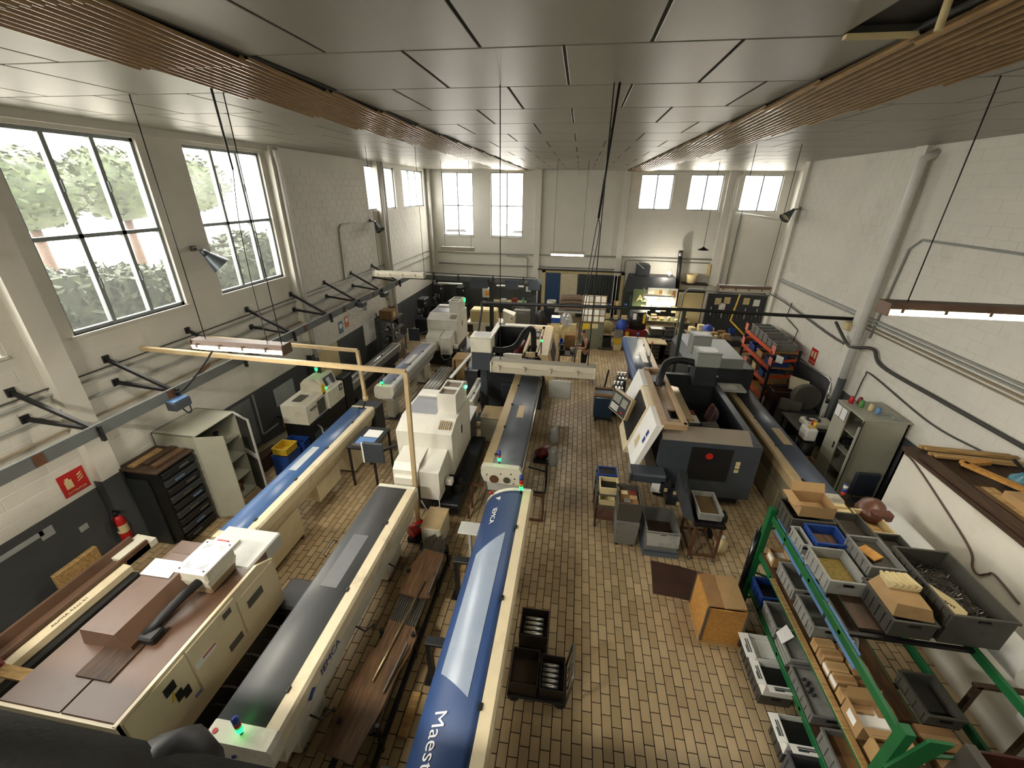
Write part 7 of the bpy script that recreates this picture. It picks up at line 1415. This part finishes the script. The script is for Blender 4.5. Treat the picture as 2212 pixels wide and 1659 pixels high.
wp = T('label_printer', 'white upright printer cabinet right of the cream compressor', 'machine', (-2.95, 18.4, 0)); MB().hexa([(-3.05, 18.1, .0), (-2.65, 18.1, .0), (-2.65, 18.6, .0), (-3.05, 18.6, .0), (-3.15, 18.2, 1.1), (-2.6, 18.0, .95), (-2.6, 18.6, .95), (-3.15, 18.6, 1.1)]).o('body', OFFW, wp); MB().box(-2.72, -2.62, 18.02, 18.06, .75, .85).o('button', BLACK, wp)
bb = T('black_bin_bag', 'black bag of waste beside the cage trolley', 'bag', (-1.5, 19.3, 0)); m = MB().lathe([(.001, 0), (.3, .02), (.34, .3), (.25, .7), (.12, .9), (.001, .92)], (-1.5, 19.3, 0), 14); m.v = [(a + .03 * math.sin(14 * c_), b + .03 * math.cos(15 * a), c_) for a, b, c_ in m.v]; m.o('bag', BLACK, bb)
rt = T('roll_table', 'low table holding the stacked brown padding at the back door', 'table', (-.3, 20.2, 0)); MB().box(-.9, .6, 19.8, 20.7, .72, .78).o('table_top', GREYW, rt)
for (a, b) in ((-.85, 19.85), (.55, 19.85), (-.85, 20.65), (.55, 20.65)): MB().box(a - .03, a + .03, b - .03, b + .03, 0, .72).o('leg', CHAR, rt)
PAD = pm('brown padding', '84705f', .8, var=.1)
for k in range(4):
    m = MB().prism([(-.7, 0), (-.3, .05), (.1, .03), (.45, 0), (.5, .1), (.1, .15), (-.3, .17), (-.72, .12)], 'y', 19.95, 20.55); m.v = [(x + .03 * k, y, z + .785 + k * .165 + (.03 if x > 0 else 0)) for x, y, z in m.v]; m.o('padding_sheet', PAD, label=['lowest', 'second', 'third', 'topmost'][k] + ' folded brown padding sheet in the stack by the back door', cat='sheet', group='brown padding stack')
wb_ = T('white_pail', 'white pail on a stand in front of the blue door leaf', 'pail', (-1.1, 20.6, 0)); MB().lathe([(.001, .75), (.22, .75), (.24, 1.1), (.22, 1.1), (.2, .77), (.001, .77)], (-1.1, 20.6, 0)).o('pail', OFFW, wb_); MB().box(-1.35, -.85, 20.35, 20.85, 0, .75).o('stand', CHAR, wb_)
gm = pm('murky machine', '23262a', .5, m=.3, var=.3)
for k, (x, y, w, d, h, lab) in enumerate(((-6.6, 19.9, .8, .8, 1.5, 'dark drilling machine in the far left corner'), (-5.7, 20.6, .7, .7, 1.3, 'dark milling machine at the back left wall'), (-6.7, 17.9, .7, .9, 1.3, 'dark lathe by the left wall near the third column'), (-5.6, 18.6, .6, .6, 1.1, 'dark grinding machine in the back left area'))):
    r = T('machine_tool', lab, 'machine', (x, y, 0)); MB().box(x - w / 2, x + w / 2, y - d / 2, y + d / 2, 0, h * .55, .03).o('base', gm, r); MB().box(x - .12, x + .12, y, y + .24, h * .55, h * 1.2, .02).o('column', gm, r); MB().box(x - .18, x + .18, y - d / 2, y + .2, h * .95, h * 1.25, .04).o('head', gm, r); MB().cyl((x, y - d / 4, h * .75), (x, y - d / 4, h * .95), .05).o('spindle', STEELD, r); MB().cyl((x - .35, y, h * .7), (x - .2, y, h * .7), .12, n=16).o('handwheel', STEELD, r); MB().lathe([(.001, 0), (.05, .02), (.03, .06)], (x + .2, y - d / 2, h * 1.1), 10).o('lamp_head', GREYW, r)
# far-left shelving with clutter
fs = T('tool_shelf', 'dark open shelf full of small parts by the left wall', 'shelf', (-6.9, 14.9, 0))
for z in (.15, .6, 1.05, 1.5): MB().box(-7.3, -6.7, 14.3, 15.5, z, z + .025).o('shelf', STEELD, fs)
for (a, b) in ((-7.28, 14.32), (-6.72, 14.32), (-7.28, 15.48), (-6.72, 15.48)): MB().box(a - .02, a + .02, b - .02, b + .02, 0, 1.8).o('upright', STEELD, fs)
for k, z in enumerate((.177, .627, 1.077)): clutter(20 + k, 6, -7.25, -6.75, 14.35, 15.45, z, DM + [('c', GREYW), ('p', STEEL)], 'on the %s level of the left wall shelf' % ['lowest', 'middle', 'upper'][k], .28, .25)
carton('brown box with square pale label on the left wall shelf', -7.25, -6.75, 14.5, 15.0, 1.527, 1.85, CARDD, open_=False); MB().box(-6.748, -6.745, 14.62, 14.84, 1.58, 1.8).o('box_label', PAPERO, label='square pale label stuck on the brown shelf box', cat='label')
MB().quad((-6.3, 13.6, .3), (-6.05, 13.9, .3), (-6.0, 13.6, 1.0), (-6.2, 13.4, 1.0)).o('leaning_sheet', GREYW, label='pale sheet leaning behind the silver feeder', cat='sheet')
carton('brown carton on the floor between the silver and lavender feeders', -5.85, -5.4, 13.1, 13.6, 0, .6, CARDD, open_=False); crate('dark red parts tub between the silver and lavender feeders', -5.8, -5.4, 12.3, 12.8, .3, .5, REDD, ribs=False); MB().box(-5.82, -5.38, 12.28, 12.82, 0, .3).o('tub_plinth', BLACK, label='black box under the dark red parts tub', cat='box')
# right back: tool wall, benches, boxes
tw = T('tool_wall', 'dark tool cabinet wall with papers at the far right', 'tool board', (6.6, 18.3, 0)); MB().box(5.5, 7.8, 18.3, 18.4, 0, 2.25).o('board', CHAR, tw)
for k, (x, z, mt) in enumerate(((6.0, 1.75, PAPER), (6.15, 2.0, PAPERO), (6.9, 2.0, PAPERO), (7.3, 1.95, PAPER), (5.8, 1.95, PAPERO))): MB().box(x, x + .24, 18.28, 18.3, z - .15, z + .12).o('pinned_sheet', mt, tw)
for k in range(14): MB().bar((5.7 + .15 * k, 18.27, 1.7 - .1 * (k % 3)), (5.72 + .15 * k, 18.27, 1.35 - .1 * (k % 2)), .03, .03).o('hung_tool', STEELD if k % 3 else GREYW, tw)
fb_ = T('packing_bench', 'cluttered packing bench in front of the far right tool wall', 'bench', (5.7, 17, 0)); MB().box(4.6, 6.6, 16.4, 17.6, .8, .85).o('bench_top', WOODD, fb_)
for (a, b) in ((4.65, 16.45), (6.55, 16.45), (4.65, 17.55), (6.55, 17.55)): MB().box(a - .03, a + .03, b - .03, b + .03, 0, .8).o('leg', CHAR, fb_)
clutter(31, 9, 4.65, 6.5, 16.45, 16.95, .852, CM, 'on the front of the packing bench', .3, .35); clutter(32, 7, 4.65, 6.5, 17.05, 17.55, .852, CM, 'on the rear of the packing bench', .4, .35)
carton('large open cardboard box on the floor beyond the orange rack', 5.3, 5.85, 15.2, 15.7, .0, .9, CARD, flaps='ws'); 
t2 = T('side_table', 'small brown table with paper bags behind the rear lathe', 'table', (5.2, 14.6, 0)); MB().box(4.85, 5.6, 14.3, 14.9, .8, .84).o('table_top', WOOD, t2)
for (a, b) in ((4.9, 14.35), (5.55, 14.35), (4.9, 14.85), (5.55, 14.85)): MB().box(a - .02, a + .02, b - .02, b + .02, 0, .8).o('leg', RUST, t2)
clutter(33, 4, 4.9, 5.55, 14.35, 14.85, .842, [('c', CARD), ('p', PAPER), ('c', PAPER)], 'on the small brown table', .3, .25)
clutter(34, 6, 4.9, 5.7, 12.6, 14.1, .0, CM + [('b', CHAR)], 'on the floor left of the orange rack', .6, .5)
st3 = T('white_stand_board', 'pale freestanding board right of the chart board at the back', 'board', (5.1, 19.6, 0)); MB().box(4.65, 5.7, 19.6, 19.66, .6, 1.95).o('board', PAPERO, st3); MB().box(4.7, 4.76, 19.6, 19.66, 0, .6).o('leg', CHAR, st3); MB().box(5.6, 5.66, 19.6, 19.66, 0, .6).o('leg', CHAR, st3)
gcn = T('tall_cabinet', 'dark green cabinet at the back wall right of the sliding door', 'cabinet', (2.9, 21, 0)); MB().box(2.45, 3.3, 20.9, 21.6, 0, 1.62, .01).o('body', pm('dark green cabinet', '2c3a33', .5), gcn); MB().box(2.86, 2.88, 20.89, 20.9, .05, 1.58).o('door_gap', BLACK, gcn)
clutter(35, 8, -1.2, 1.2, 18.0, 18.6, .0, CM + [('c', CARDD)], 'on the floor in front of the padding table', .7, .5)
# dark rail on the mezzanine in front of the camera
hr = T('mezzanine_railing', 'dark padded railing at the bottom left edge of the picture', 'railing', (-1.2, .55, 4.35))
RAILM = pm('railing sleeve', '1d1c1a', .7, var=.2, bump=.3, bs=80)
MB().tube([(-2.6, .27, 4.95), (-.42, .27, 4.95)], .085, 20).o('handrail', RAILM, hr)
MB().lathe([(.001, -.07), (.07, -.06), (.095, 0), (.07, .06), (.001, .07)], (-.72, .31, 4.93), 18, 'x').o('clamp_knob', BLACK, hr)
for x in (-2.4, -.5): MB().cyl((x, .1, 4.36), (x, .26, 4.9), .03).o('baluster', RAILM, hr)
# pallet truck forks at the bottom edge
pt = T('pallet_truck', 'worn pallet truck forks poking in at the bottom edge of the aisle', 'pallet truck', (2.1, 2.0, 0))
FK = pm('worn fork steel', '5a5246', .4, m=.5, var=.3, scale=14)
for x in (1.93, 2.33):
    MB().prism([(x - .07, 1.2), (x + .07, 1.2), (x + .075, 2.5), (x + .055, 2.68), (x + .025, 2.76), (x - .025, 2.76), (x - .055, 2.68), (x - .075, 2.5)], 'z', .05, .085).o('fork', FK, pt)
    MB().cyl((x - .04, 2.52, .04), (x + .04, 2.52, .04), .04).o('roller', STEEL, pt); MB().box(x - .035, x + .035, 2.46, 2.58, .085, .09).o('roller_slot', BLACK, pt)
MB().box(1.86, 2.4, 1.1, 1.25, .05, .5).o('fork_carriage', FK, pt)
# lettering becomes plain mesh
dg = bpy.context.evaluated_depsgraph_get()
for o in [o for o in COL.objects if o.type == 'FONT']:
    me = bpy.data.meshes.new_from_object(o.evaluated_get(dg)); me.materials.clear(); me.materials.append(o.data.materials[0])
    n = bpy.data.objects.new('letters', me); COL.objects.link(n); n.parent = o.parent; n.location = o.location; n.rotation_euler = o.rotation_euler; n.scale = o.scale
    bpy.data.objects.remove(o)
